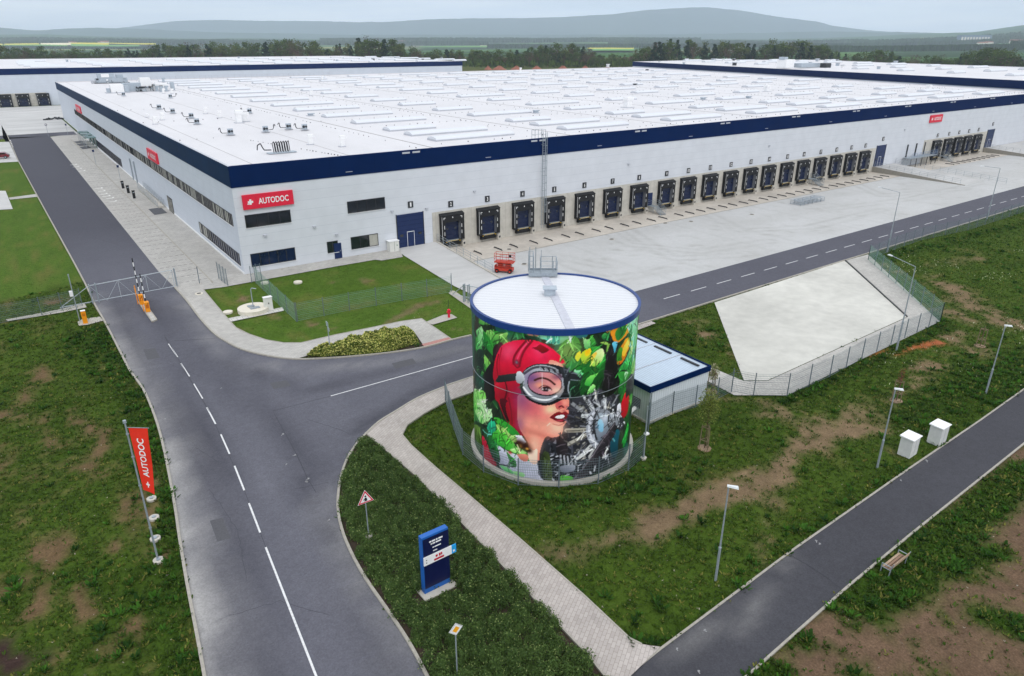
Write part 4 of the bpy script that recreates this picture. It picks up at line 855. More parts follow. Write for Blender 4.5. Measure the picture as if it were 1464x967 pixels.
def stairs(x, label, wd=1.2):
    t = empty('steel_stairs', (x, 0, YARD), 0, label, 'stairs', 'steel stairs between the docks')
    H_ = -YARD; mb = MB(); mb.box2(0, wd, -1.5, -.95, H_-.06, H_, M_steel); mb.box2(0, wd, -.95, -.08, H_-.06, H_, M_steel)
    for q in ((.05, -1.45), (wd-.05, -1.45)): mb.bar((q[0], q[1], 0), (q[0], q[1], H_), .04, M_steel)
    mb.build('landing', t)
    mb = MB(); n = 6
    for k in range(n): z = H_*(1-(k+1)/(n+1)); mb.box2(.05, wd-.05, -1.5-.3*(k+1), -1.5-.3*k, z-.03, z, M_steel)
    for xx in (0, wd): mb.bar((xx, -1.5, H_-.1), (xx, -1.5-.3*n, .02), .05, M_steel)
    mb.build('flight', t)
    for xx in (0, wd):
        mb = MB(); pts = [(xx, -.1, H_), (xx, -1.5, H_), (xx, -1.5-.3*n, .1)]
        for p in pts: mb.bar(p, (p[0], p[1], p[2]+1.05), .025, M_steel)
        for f in (.4, .75, 1.05): mb.path([(p[0], p[1], p[2]+f) for p in pts], .022, M_steel, 4)
        for k in range(8): f = k/8; p = Vector(pts[1]).lerp(Vector(pts[2]), f); mb.bar(p, p+Vector((0, 0, 1.05)), .012, M_steel, 3)
        mb.build('handrail', t)
stairs(68.1, 'galvanised steel stairs to the small navy door between docks 8 and 9'); stairs(114.0, 'galvanised steel stairs between docks 16 and 17', 1.4); stairs(168.6, 'galvanised steel stairs between the farthest group of docks', 1.4)
t = empty('loading_platform', (151.6, 0, YARD), 0, 'long raised steel platform with stairs and railings between the two dock groups', 'platform')
mb = MB(); mb.box2(0, 12, -2.2, -.1, 2.0, 2.12, M_steel); 
for x in (0.1, 2.6, 5.1, 7.6, 9.9, 11.9): mb.bar((x, -2.1, 0), (x, -2.1, 2.0), .08, M_dark); 
mb.build('deck', t)
mb = MB()
for x in np.arange(0, 12.1, 1.2): mb.bar((x, -2.15, 2.1), (x, -2.15, 3.2), .03, M_steel)
for z in (2.5, 2.85, 3.2): mb.bar((0, -2.15, z), (12, -2.15, z), .03, mat('blue_rail', '#5f7fa8', .5)); mb.bar((12, -2.15, z), (12, -.1, z), .03, M_steel)
mb.build('railing', t)
mb = MB()
for k in range(9): mb.box2(-.35*(k+1), -.35*k, -2.1, -.9, 2.0-.22*(k+1), 2.04-.22*(k+1), M_steel)
for y in (-2.1, -.9): mb.bar((0, y, 2), (-3.2, y, 0), .06, M_steel); mb.bar((0, y, 3.1), (-3.2, y, 1.1), .03, M_steel); mb.bar((-1.6, y, 1), (-1.6, y, 2.1), .03, M_steel); mb.bar((-3.2, y, 0), (-3.2, y, 1.1), .03, M_steel)
mb.build('flight', t)
mb = MB()
for x in (1.2, 5.2, 9.2): mb.box2(x, x+.45, -.14, -.01, 2.12, 5.0, M_dark)
mb.build('service_duct', t)

# neighbouring warehouses
def neighbour(name, outl, zt, zb, label, skyl, cat='warehouse', face=0):
    t = empty(name, (0, 0, 0), 0, label, cat); n = len(outl)
    mb = MB()
    for a in range(n): b = (a+1) % n; mb.face([(*outl[a], -1.4), (*outl[b], -1.4), (*outl[b], zb), (*outl[a], zb)], M_wall2)
    mb.build('wall', t); mb = MB(); c = (sum(p[0] for p in outl)/n, sum(p[1] for p in outl)/n)
    def off(p, e): d = Vector((p[0]-c[0], p[1]-c[1])); l = d.length; d = d*(1+e/l); return (c[0]+d.x, c[1]+d.y)
    o_ = [off(p, .3) for p in outl]; i_ = [off(p, -.6) for p in outl]
    for a in range(n):
        b = (a+1) % n; mb.face([(*o_[a], zb), (*o_[b], zb), (*o_[b], zt), (*o_[a], zt)], M_navyp); mb.face([(*o_[a], zb), (*o_[b], zb), (*i_[b], zb), (*i_[a], zb)], M_navyp); mb.face([(*o_[a], zt), (*o_[b], zt), (*i_[b], zt), (*i_[a], zt)], M_skyk); mb.face([(*i_[a], zt), (*i_[b], zt), (*i_[b], zt-.5), (*i_[a], zt-.5)], M_roof)
    mb.build('parapet', t); MB().face([(*p, zt-.25) for p in i_], M_roof).build('roof', t)
    b0 = None
    for (x, y, ln) in skyl:
        if b0 is None: b0 = skylight(0, 12, 0, 3., 1.0, 0).build('skylight', t)
        else: b0 = b0.copy(); COL.objects.link(b0); b0.parent = t
        b0.location = (x, y, zt-.25); b0.scale = (ln/12, 1, 1)
    return t
M_navyp = mat('navy_cladding', '#001f4c', .7, var=.08, scale=.5, spec=.04)
pz = P(40, 156, -1.15); Y1 = pz[1]
zt_ = F(0, 98.4, Y1)[1]; xr_ = F(660.5, 87.8, Y1)[0]; zb_ = F(0, 108.5, Y1)[1]
print('NW building', Y1, zt_, xr_, zb_)
zt_ = (zt_+F(660, 87.8, Y1)[1])/2
rs = random.Random(2)
nw = neighbour('warehouse', [(-330, Y1), (xr_, Y1), (xr_+12, Y1+210), (-330, Y1+240)], zt_, zt_-2.5, 'white warehouse with navy roof band behind the far end of the office side', [(-60+28*i+rs.uniform(-2, 2), Y1+14+26*j, rs.choice((14, 9))) for i in range(11) for j in range(6)])
mb = MB(); mb.box2(-140, .5, Y1-.08, Y1-.005, -1.2, F(0, 134.5, Y1)[1], M_panelc); mb.build('dock_wall', nw)
for i, px in enumerate((9, 35, 64)):
    x, z = F(px, 150, Y1); d_ = copy_tree(d0, nw); d_.scale = (1.35, 1.3, 1.42); d_.location = (x+2.5, Y1-.02, -.35)
for k in range(3): d_ = copy_tree(d0, nw); d_.scale = (1.35, 1.3, 1.42); d_.location = (-20-9.*k, Y1-.02, -.35)
NE_OUT = [(231, -6)]+[tuple(P(*q, 15.05)[:2]) for q in ((905, 89), (1010, 86.2), (1170, 86.2), (1272, 90.5), (1464, 96.8), (1700, 104))]+[(300, -60)]
ne = neighbour('warehouse', NE_OUT, 15.3, 12.9, 'white warehouse with navy roof band touching the right rear edge of the main roof', [(265+31*i+j*7+rs.uniform(-2, 2), 6+23*j, rs.choice((15, 9))) for i in range(12) for j in range(14) if pip(np.array(265.+31*i+j*7+8), np.array(6.+23*j), NE_OUT) and pip(np.array(265.+31*i+j*7-6), np.array(6.+23*j), NE_OUT)])
p = P(1122, 98, 15.0); mb = MB(); mb.box((0, 0, 2.), (6, 5, 3.5), M_white); mb.box((12, -3, 1.2), (14, 4, 1.8), M_unit); mb.box((-2, 0, 4.2), (2.4, 3, 1.2), M_unit); mb.box((22, -6, 1.), (4, 3, 2), M_dark); o = mb.build('air_handler', ne); o.location = (p[0], p[1], 15.05)
for k in range(26):
    mb = MB(); s = rs.uniform(.7, 1.6); mb.box((0, 0, s/2), (s, s, s), rs.choice((M_white, M_unit, M_dark))); mb.box((0, 0, s), (s*1.3, s*1.3, s*.2), M_skyk); o = mb.build('roof_vent', ne); lx_, ly_ = rs.uniform(260, 560), rs.uniform(5, 260)
    while not pip(np.array(lx_), np.array(ly_), NE_OUT): lx_, ly_ = rs.uniform(260, 560), rs.uniform(5, 260)
    o.location = (lx_, ly_, 15.05)
for k in range(14):
    mb = MB(); s = rs.uniform(.7, 1.4); mb.box((0, 0, s/2), (s, s, s), rs.choice((M_white, M_unit, M_dark))); mb.box((0, 0, s), (s*1.3, s*1.3, s*.2), M_skyk); o = mb.build('roof_vent', nw); o.location = (rs.uniform(-60, 260), rs.uniform(Y1+20, Y1+190), zt_-.25)
print('buildings done')

# ------------------------------------------------------------ painted water tank
TX, TY, TR, TZ = 7.87, -50.21, 5.69, 9.91
TH0 = math.atan2(CAM[1]-TY, CAM[0]-TX)
def cyl_hit(px, py):
    d = ray(px, py); ox, oy = CAM[0]-TX, CAM[1]-TY; a = d[0]**2+d[1]**2; b = 2*(ox*d[0]+oy*d[1]); c = ox*ox+oy*oy-TR*TR
    t = (-b-math.sqrt(max(0., b*b-4*a*c)))/(2*a); x = ox+d[0]*t; y = oy+d[1]*t; z = CAM[2]+d[2]*t
    th = math.atan2(y, x)-TH0; th = (th+math.pi) % (2*math.pi)-math.pi; return th*TR, z
tank = empty('water_tank', (TX, TY, YARD), 0, 'big round water tank painted with a woman in red flying helmet and goggles', 'water tank')
NS, NZ = 860, 270; Z0m, Z1m = YARD+.25, TZ-.32
sg = (np.arange(NS)/NS-.5)*2*math.pi*TR; zg = np.linspace(Z0m, Z1m, NZ); SS, ZG = np.meshgrid(sg, zg, indexing='ij'); IMG = np.zeros((NS, NZ, 3))
def Ssrgb(c): return np.array([int(c[i:i+2], 16)/255 for i in (1, 3, 5)])
jit = fbm(SS+40, ZG+40, 1.2, 4)
IMG[:] = mixc(Ssrgb('#15231a'), Ssrgb('#2b4a26'), jit)
Qm = {'1': (670, 440, 7.438), '2': (790, 440, 7.438), '3': (670, 565, 7.438), '4': (790, 565, 7.438), 'C': (690, 460, 4.03)}
def mp_(q, pts): ox, oy, sc = Qm[q]; return [cyl_hit(ox+a/sc, oy+b/sc) for a, b in pts]
def paint(q, pts, c1, c2=None, ang=90, sm=True, al=1., rough_=.25, closed=True):
    """filled outline on the tank skin, two-tone along direction ang (degrees, 90 = towards the top)"""
    pts = smooth_line(pts, 4, True) if sm else pts; g = mp_(q, pts) if q else pts
    paint_s(g, c1, c2, ang, al, rough_)
def paint_s(g, c1, c2=None, ang=90, al=1., rough_=.25):
    g = np.array(g); x0, x1, y0, y1 = g[:, 0].min(), g[:, 0].max(), g[:, 1].min(), g[:, 1].max()
    i0, i1 = np.searchsorted(sg, [x0-.1, x1+.1]); j0, j1 = np.searchsorted(zg, [y0-.1, y1+.1])
    if i1 <= i0 or j1 <= j0: return
    X = SS[i0:i1, j0:j1]; Y = ZG[i0:i1, j0:j1]; m = pip(X, Y, g)
    c1 = Ssrgb(c1); c2 = Ssrgb(c2) if c2 else c1*.8; a = R(ang); t = X*math.cos(a)+Y*math.sin(a); e = g[:, 0]*math.cos(a)+g[:, 1]*math.sin(a)
    k = (t-e.min())/(e.max()-e.min()+1e-6)+(jit[i0:i1, j0:j1]-.5)*rough_*2; col = mixc(c2, c1, k); mm = (m*al)[..., None]
    IMG[i0:i1, j0:j1] = IMG[i0:i1, j0:j1]*(1-mm)+col*mm
def stroke(q, pts, wd, c, al=1., sm=True):
    pts = smooth_line(pts, 4) if sm and len(pts) > 2 else pts; g = mp_(q, pts); g = np.array(g); x0, x1, y0, y1 = g[:, 0].min()-wd, g[:, 0].max()+wd, g[:, 1].min()-wd, g[:, 1].max()+wd
    i0, i1 = np.searchsorted(sg, [x0, x1]); j0, j1 = np.searchsorted(zg, [y0, y1])
    if i1 <= i0 or j1 <= j0: return
    d = dist_poly(SS[i0:i1, j0:j1], ZG[i0:i1, j0:j1], g.tolist()); k = (np.clip((wd/2-d)/.03+.5, 0, 1)*al)[..., None]
    IMG[i0:i1, j0:j1] = IMG[i0:i1, j0:j1]*(1-k)+Ssrgb(c)*k
def glow(q, p, rx, ry, c, al=.6, rot=0.):
    s0, z0 = mp_(q, [p])[0]; ca, sa = math.cos(R(rot)), math.sin(R(rot)); dx = SS-s0; dz = ZG-z0
    k = (np.exp(-(((dx*ca+dz*sa)/rx)**2+((-dx*sa+dz*ca)/ry)**2))*al)[..., None]
    IMG[:] = IMG*(1-k)+Ssrgb(c)*k
rl = random.Random(21)
def leaf_at(s, z, ln, a, c1, c2):
    w_ = ln*rl.uniform(.25, .42); o = []
    for k in range(13): t = k/12; o.append((t*ln, w_*math.sin(math.pi*t**.8)))
    for k in range(13): t = 1-k/12; o.append((t*ln, -w_*math.sin(math.pi*t**.8)))
    ca, sa = math.cos(a), math.sin(a); paint_s([(s+x*ca-y*sa, z+x*sa+y*ca) for x, y in o], c1, c2, math.degrees(a)+60, 1, .3); paint_s([(s+x*ca-y*sa, z+x*sa+y*ca) for x, y in [(.05*ln, .015), (ln*.9, .01), (ln*.9, -.01), (.05*ln, -.03)]], '#b8e090', c1, 0, .6, .1)
GR = [('#3f9a3c', '#1d5a2a'), ('#6fc050', '#2a7a30'), ('#2a6a34', '#12351f'), ('#a5d86a', '#3f9a3c'), ('#1f7060', '#123a30'), ('#8fd0a0', '#2f8a55')]
for k in range(260):    # foliage all round, densest behind and at the sides
    s = rl.uniform(-17.8, 17.8); z = rl.uniform(-.8, 9.6)
    if abs(s) < 6.5 and rl.random() < .6: continue
    c = rl.choice(GR if abs(s) > 7.5 else GR[2:3]+GR[:1]+GR[4:5]); leaf_at(s, z, rl.uniform(.8, 2.4), rl.uniform(0, 6.28), *c)
for k in range(16):
    s = rl.choice((-1, 1))*rl.uniform(9.5, 17.5); z = rl.uniform(1, 9); r_ = rl.uniform(.5, .9); paint_s([(s+r_*math.cos(t), z+r_*1.2*math.sin(t)) for t in np.linspace(0, 6.28, 24)], rl.choice(('#e89a20', '#c81838', '#f2d020')), '#4f9a30', 120)
PA = paint
# --- engine block of the picture
PA('4', [(140, -40), (560, -60), (700, 40), (760, 250), (740, 560), (640, 700), (400, 860), (200, 930), (-60, 960), (-180, 900), (-120, 500), (40, 430)], '#3a3a42', '#1c1d22', 90)
PA('3', [(830, 450), (960, 440), (1000, 930), (800, 940), (735, 850), (725, 740), (765, 580)], '#30323a', '#17181c')
for k in range(150):
    a = rl.uniform(-.2, 2*math.pi); r0_ = rl.uniform(150, 420); cx_, cy_ = 520+r0_*math.cos(a)*.8, 350+r0_*math.sin(a)
    if not (120 < cx_ < 640 and -40 < cy_ < 850): continue
    l_ = rl.uniform(15, 90); stroke('4', [(cx_, cy_), (cx_+l_*math.cos(a)*.8, cy_+l_*math.sin(a))], rl.uniform(.05, .16), rl.choice(('#8a8c92', '#5c5e66', '#c4c6cc', '#141518', '#0e0f12', '#6a665e', '#a09c94')))
for k in range(90):
    stroke('4', [(x := rl.uniform(-60, 420), y := rl.uniform(560, 900)), (x+rl.uniform(-50, 50), y+rl.uniform(-40, 40))], rl.uniform(.05, .14), rl.choice(('#9a9ca6', '#5c5e66', '#c4c6cc', '#121316', '#2a2c34', '#3a3c48')))
for k in range(45): stroke('3', [(x := rl.uniform(840, 965), y := rl.uniform(470, 880)), (x+rl.uniform(-30, 30), y+rl.uniform(-30, 30))], rl.uniform(.05, .12), rl.choice(('#7a7c86', '#4c4e56', '#b8bac4', '#0c0d10')))
for a, b, wd, c in (((400, 235), (210, 90), .22, '#8a8c90'), ((430, 160), (345, 20), .28, '#c4c6ca'), ((500, 120), (440, -10), .18, '#a4a6aa'), ((560, 140), (550, -40), .26, '#b4b6bc'), ((600, 160), (690, 10), .16, '#8a8c90'), ((385, 215), (320, 225), .24, '#c8cacc'), ((360, 368), (150, 376), .30, '#a8a498'), ((360, 372), (150, 382), .10, '#5a564e'), ((350, 430), (165, 528), .34, '#b0aca2'), ((355, 442), (170, 545), .10, '#57534c'), ((430, 510), (290, 660), .26, '#c4c4c2'), ((470, 530), (385, 660), .18, '#b4b4b2'), ((290, 110), (330, 140), .20, '#8a8880'), ((250, 690), (440, 560), .16, '#cfcfcd'), ((540, 660), (580, 570), .22, '#d8d8d4')): stroke('4', [a, b], wd, c)
stroke('4', [(475, 165), (415, 220), (392, 320), (402, 430), (445, 510), (500, 540)], .48, '#9a9ea8'); stroke('4', [(475, 165), (415, 220), (392, 320), (402, 430), (445, 510), (500, 540)], .20, '#c8cad2')
PA('4', [(470, 190), (540, 150), (600, 170), (640, 260), (640, 380), (600, 470), (540, 530), (480, 510), (445, 430), (435, 300)], '#8c9098', '#5a5e68', 60)
stroke('4', [(470, 180), (440, 260), (440, 360), (470, 470)], .14, '#2a2c30')
PA('4', [(480, 205), (530, 190), (590, 215), (600, 300), (585, 390), (540, 460), (490, 480), (460, 400), (458, 290)], '#a8b2be', '#6c747f', 80)
PA('4', [(484, 280), (515, 255), (542, 305), (540, 375), (515, 395), (484, 360)], '#a0cce0', '#74a8c4'); stroke('4', [(462, 350), (480, 340), (485, 325)], .12, '#4a6a80'); glow('4', (560, 240), .3, .3, '#d8dce8', .7)
PA('4', [(610, 220), (650, 190), (700, 230), (710, 300), (660, 330), (620, 300)], '#c8ccd2', '#7a7e86'); stroke('4', [(600, 200), (590, 300), (600, 340)], .12, '#2a2c30')
for k in range(26): stroke('4', [(x := rl.uniform(600, 790), y := rl.uniform(100, 330)), (x+rl.uniform(-25, 25), y+rl.uniform(-35, 35))], .12, rl.choice(('#e0e2e6', '#6a6e76', '#2a2c30', '#9a9ea6')))
PA('4', [(640, 400), (705, 370), (722, 500), (690, 640), (630, 660), (610, 500)], '#186070', '#0e3c48'); stroke('4', [(620, 440), (660, 490)], .12, '#5aa0a8')
PA('4', [(725, 370), (760, 400), (740, 560), (700, 640), (700, 480)], '#3a4a34', '#1c261c')
PA('4', [(60, 440), (145, 430), (165, 600), (150, 660), (60, 650), (35, 560)], '#3a3438', '#221e22', 0)
for k in range(9): stroke('4', [(85+k*19, 655-abs(4-k)*3), (95+k*19, 740-abs(4-k)*4)], .13, '#aaacb4' if k % 2 == 0 else '#17181c')
PA('4', [(80, 760), (180, 740), (240, 750), (225, 805), (120, 825), (80, 800)], '#b4b8c6', '#7a7e8c', 60)
PA('4', [(667, 290), (640, 310), (560, 420), (470, 550), (400, 670), (310, 790), (225, 895), (270, 905), (350, 860), (440, 760), (510, 690), (590, 540), (668, 400)], '#4a444a', '#211d22', 150, rough_=.1)
stroke('4', [(655, 310), (560, 440), (460, 590), (340, 760), (235, 885)], .09, '#7a747a')
PA('4', [(80, 870), (130, 850), (220, 880), (195, 925), (100, 925)], '#6fcf45', '#3f8a2a')
PA('4', [(770, -20), (808, 0), (818, 60), (795, 190), (760, 245), (725, 205), (728, 110)], '#d8142e', '#a00c22', 90, rough_=.1); PA('4', [(690, 110), (725, 95), (722, 235), (685, 210)], '#e4e4ea', '#b0b0ba')
PA('4', [(800, 290), (812, 330), (790, 480), (752, 565), (742, 490), (775, 390)], '#45d858', '#1f8a38', sm=False)
for k in range(70):
    a = rl.uniform(-.3, 2*math.pi); r0_ = rl.uniform(120, 430); cx_, cy_ = 520+r0_*math.cos(a)*.8, 350+r0_*math.sin(a)
    if 130 < cx_ < 470 and -30 < cy_ < 800: stroke('4', [(cx_, cy_), (cx_+rl.uniform(-24, 24), cy_+rl.uniform(-24, 24))], rl.uniform(.05, .13), rl.choice(('#0c0d10', '#17181c', '#222329', '#6a6c72')))
# --- fruit and leaves on the right
PA('2', [(560, 300), (690, 250), (700, 480), (760, 640), (700, 860), (560, 950), (520, 800), (530, 560)], '#1c2620', '#101410')
PA('2', [(0, 285), (60, 280), (225, 280), (215, 310), (140, 350), (60, 392), (0, 388)], '#a8e4b4', '#5cb898', 20); PA('2', [(225, 285), (360, 280), (360, 310), (300, 330), (240, 305)], '#2f9aa0', '#1d5a68')
PA('2', [(65, 430), (130, 350), (210, 335), (275, 390), (300, 470), (280, 570), (220, 640), (165, 648), (120, 590), (75, 500)], '#3a9a3c', '#1c7038', 90); glow('2', (175, 460), .9, .9, '#8a9a55', .8)
PA('2', [(300, 600), (420, 640), (540, 540), (570, 600), (540, 760), (460, 880), (330, 940), (290, 900), (300, 760), (250, 660)], '#2a8030', '#123c1c', 110)
PA('2', [(370, 440), (420, 415), (500, 420), (550, 480), (560, 560), (500, 640), (420, 670), (330, 640), (290, 590), (340, 520)], '#3fa040', '#1f6a2c', 60)
PA('2', [(300, 500), (350, 450), (405, 430), (402, 520), (380, 575), (350, 598), (312, 575)], '#f8dc20', '#a8d048', 60); PA('2', [(345, 470), (395, 450), (390, 500), (355, 520)], '#ffb818', '#f0d020')
PA('2', [(410, 530), (440, 480), (520, 435), (548, 480), (535, 550), (490, 600), (440, 625), (412, 600)], '#e4f0b8', '#a0d050', 45); PA('2', [(410, 520), (455, 475), (470, 490), (435, 560), (412, 580)], '#f4c048', '#d8d850')
PA('2', [(240, 520), (292, 460), (300, 525), (262, 572)], '#f8e040', '#c8d040'); PA('2', [(320, 310), (345, 330), (365, 340), (398, 330), (404, 410), (372, 450), (340, 430)], '#b8e8a0', '#5cb060', sm=False); PA('2', [(400, 310), (425, 305), (465, 380), (430, 410), (408, 380)], '#58b048', '#2f7a34')
PA('2', [(500, 370), (560, 360), (615, 390), (595, 510), (565, 470), (575, 400)], '#a8cc60', '#4a8a3c', sm=False); PA('2', [(525, 300), (560, 270), (600, 300), (590, 335), (540, 340)], '#4fae58', '#1d6a38')
PA('2', [(620, 250), (700, 200), (790, 150), (835, 170), (815, 250), (770, 310), (700, 370), (655, 360), (628, 310)], '#f0a028', '#d88820', 60); PA('2', [(665, 270), (710, 210), (770, 185), (800, 200), (770, 280), (720, 340), (680, 345)], '#4fa83a', '#2a7a38', 60); glow('2', (735, 240), .35, .4, '#1c5a2c', .8); PA('2', [(560, 240), (620, 225), (600, 270)], '#e8c060', '#b88040')
PA('2', [(635, 375), (690, 365), (680, 420), (655, 500), (640, 440)], '#6cc4dc', '#3888a8')
PA('2', [(800, 160), (895, 70), (900, 200), (880, 420), (860, 560), (800, 640), (700, 665), (770, 560), (830, 420), (850, 300), (810, 260)], '#98dcae', '#3c9a60', 80)
for k in range(16): stroke('2', [(x := rl.uniform(815, 875), y := rl.uniform(130, 560)), (x+rl.uniform(-20, 10), y+rl.uniform(40, 90))], rl.uniform(.12, .3), rl.choice(('#d0ecd0', '#48a860', '#8cd8c0', '#2a7a48', '#b8e080')))
PA('2', [(685, 560), (695, 480), (735, 400), (780, 330), (815, 325), (822, 380), (800, 470), (765, 550), (720, 605), (690, 600)], '#f0a824', '#b85c18', 40); PA('2', [(735, 480), (765, 400), (805, 345), (815, 390), (790, 460), (760, 520)], '#fce060', '#f4b828', 40); PA('2', [(680, 555), (690, 480), (725, 420), (745, 440), (735, 520), (740, 560), (700, 570)], '#4f9a30', '#2a6a28')
PA('2', [(700, 650), (800, 560), (850, 520), (840, 640), (780, 660)], '#3fae50', '#1a6a34')
PA('2', [(228, 655), (262, 670), (300, 665), (322, 715), (260, 712), (230, 690)], '#b0e8c0', '#5cb878', sm=False); PA('2', [(340, 810), (360, 760), (400, 725), (490, 692), (440, 755), (425, 790), (395, 835), (350, 830)], '#8cdc68', '#2f9a3c', sm=False); PA('2', [(370, 890), (400, 850), (430, 815), (455, 840), (430, 890), (395, 915)], '#b0ec90', '#4aae48')
PA('2', [(600, 410), (622, 392), (645, 420), (665, 540), (690, 660), (690, 760), (640, 840), (560, 850), (548, 720), (570, 540)], '#231f23', '#0e0d10', 180, rough_=.1)
PA('2', [(700, 690), (790, 690), (760, 800), (740, 920), (700, 900), (715, 780)], '#3c9a40', '#1a5a2a'); PA('2', [(765, 700), (800, 690), (775, 770)], '#b0e8b0', '#6cc070'); PA('2', [(790, 790), (850, 700), (850, 860), (820, 900), (780, 960)], '#48484c', '#2a2c2a')
# --- leaves on the left
PA('1', [(-20, 40), (80, 60), (60, 500), (30, 960), (-20, 960)], '#26684c', '#123c30', 0); PA('1', [(70, 60), (110, 90), (90, 300), (60, 260)], '#3c3630', '#241f1c', 0)
PA('1', [(290, 180), (420, 215), (640, 265), (590, 310), (500, 350), (420, 350), (400, 280), (300, 250)], '#2f7a38', '#1c5a50', 0)
PA('1', [(110, 95), (160, 110), (235, 180), (150, 185), (108, 165)], '#a8dc6c', '#3c9a3c', sm=False); PA('1', [(190, 245), (240, 235), (290, 285), (420, 262), (412, 300), (360, 355), (320, 375), (255, 395), (225, 330), (180, 280)], '#a0dc70', '#2f8a34', 100, sm=False)
PA('1', [(75, 250), (135, 198), (158, 245), (142, 330), (150, 390), (122, 450), (92, 462), (78, 400), (100, 330)], '#aae89c', '#3c9a48', 30, sm=False); PA('1', [(155, 250), (205, 300), (250, 360), (278, 500), (255, 510), (190, 430), (152, 350)], '#3fa83c', '#1c6a2c', 30)
PA('1', [(160, 490), (200, 540), (240, 600), (238, 725), (190, 650), (165, 570)], '#9cd868', '#3c9a3c', sm=False); PA('1', [(95, 500), (142, 600), (138, 620), (98, 560)], '#7cc888', '#3a8a50', sm=False)
PA('1', [(90, 460), (160, 470), (150, 640), (110, 700)], '#1c3a2a', '#122218'); PA('1', [(85, 700), (150, 740), (165, 880), (90, 880)], '#1f5a44', '#143828')
PA('1', [(600, 300), (720, 290), (780, 345), (640, 345), (560, 340)], '#1c4a34', '#12301f'); PA('1', [(640, 268), (960, 283), (967, 388), (900, 385), (850, 350), (760, 330), (700, 285)], '#a8e4b8', '#5cb490', 20, sm=False); stroke('1', [(640, 280), (730, 290)], .2, '#c88a70')
for k in range(10): stroke('1', [(x := rl.uniform(800, 960), 300), (x+rl.uniform(-20, 20), 380)], .07, '#3fa088')
# --- helmet
PA('1', [(265, 420), (360, 370), (340, 520), (290, 560), (270, 800), (290, 967), (180, 967), (170, 700), (250, 560)], '#241c1e', '#151214')
PA('C', [(110, 140), (150, 118), (200, 108), (290, 108), (360, 130), (430, 180), (470, 225), (472, 245), (400, 240), (330, 248), (260, 268), (225, 315), (215, 370), (222, 420), (206, 480), (200, 560), (215, 610), (238, 655), (215, 655), (190, 620), (150, 590), (120, 540), (92, 470), (72, 440), (68, 350), (60, 320), (64, 265), (78, 200)], '#e8143f', '#8c0c22', 75, rough_=.12)
glow('C', (150, 170), .9, .6, '#f4587c', .75, 35); glow('C', (330, 190), .8, .7, '#f03868', .6); glow('C', (330, 160), .4, .3, '#ff7898', .5)
stroke('C', [(250, 112), (205, 165), (180, 210), (178, 245)], .14, '#8c0c28'); stroke('C', [(285, 112), (245, 160), (222, 210), (212, 258)], .14, '#8c0c28'); stroke('C', [(180, 245), (198, 265), (212, 258)], .10, '#8c0c28'); stroke('C', [(267, 112), (225, 162), (200, 215)], .10, '#f04870')
glow('C', (196, 235), .16, .16, '#4a3a44', 1.); glow('C', (196, 235), .08, .08, '#8a7a84', .9)
PA('C', [(285, 152), (310, 145), (330, 130), (352, 140), (385, 162), (365, 178), (345, 185), (320, 168)], '#9c1020', '#700c18', sm=False)
stroke('C', [(92, 190), (82, 250), (88, 310)], .10, '#900c24'); stroke('C', [(110, 150), (96, 230), (100, 300)], .08, '#b01030')
PA('C', [(72, 360), (130, 350), (152, 400), (140, 440), (105, 448), (78, 420)], '#d01838', '#8c0c24', 120); stroke('C', [(132, 352), (140, 400), (120, 470)], .12, '#5c0818'); PA('C', [(98, 450), (140, 450), (150, 500), (150, 580), (120, 530)], '#5a1020', '#2a0c14'); PA('C', [(135, 470), (205, 450), (202, 560), (222, 630), (190, 615), (150, 560)], '#d41034', '#9a0a22', 20)
stroke('C', [(150, 440), (165, 520), (170, 590)], .12, '#7c0a1c'); glow('C', (185, 540), .25, .5, '#8a0a1c', .6)
# --- face, neck and shirt
PA('3', [(285, 540), (420, 600), (520, 640), (620, 700), (725, 720), (735, 820), (760, 870), (800, 930), (640, 925), (480, 870), (320, 745)], '#e4e6ee', '#a4a4bc', 60)
for k in range(9): stroke('3', [(540+k*22, 700), (560+k*26, 890)], .07, '#a8aac0', .7)
PA('C', [(380, 236), (440, 236), (468, 260), (480, 330), (490, 400), (470, 440), (440, 455), (330, 475), (250, 430), (205, 425), (200, 480), (202, 570), (215, 620), (232, 650), (262, 700), (265, 740), (290, 790), (325, 800), (328, 760), (345, 700), (368, 662), (400, 668), (440, 660), (460, 640), (465, 605), (482, 580), (480, 555), (497, 525), (495, 510), (482, 505), (498, 482), (492, 440), (455, 440)], '#ee9a86', '#e08878', 90, rough_=.2)
glow('C', (235, 460), .75, .9, '#6a3f78', .75); glow('C', (300, 500), 1.1, .8, '#e05c68', .6); glow('C', (215, 590), .35, .6, '#7a4a78', .6); glow('C', (395, 505), .5, .35, '#ffd8ac', .9, 10); glow('C', (425, 615), .6, .45, '#ffd4b8', .9); glow('C', (330, 600), 1.2, .5, '#f4a890', .5, -15); glow('C', (320, 650), 1., .22, '#c06458', .6, -14); glow('C', (295, 710), .5, .7, '#f4c0a4', .8); glow('C', (250, 680), .3, .6, '#c8705c', .5)
PA('3', [(520, 625), (610, 632), (640, 660), (625, 700), (590, 705), (545, 680)], '#e0907c', '#c87460'); PA('3', [(640, 560), (690, 590), (725, 570), (735, 640), (725, 730), (660, 720), (632, 640)], '#f8dcc4', '#ecc8b4')
glow('C', (425, 248), .5, .12, '#f8b8a0', .8)
PA('C', [(418, 478), (432, 458), (482, 448), (496, 478), (482, 502), (462, 498), (442, 508), (425, 500)], '#e88878', '#c85c5c', 60); stroke('C', [(442, 492), (455, 486), (466, 494)], .10, '#5a1420'); glow('C', (475, 468), .18, .22, '#f8a894', .7); glow('C', (440, 470), .18, .15, '#b04050', .6)
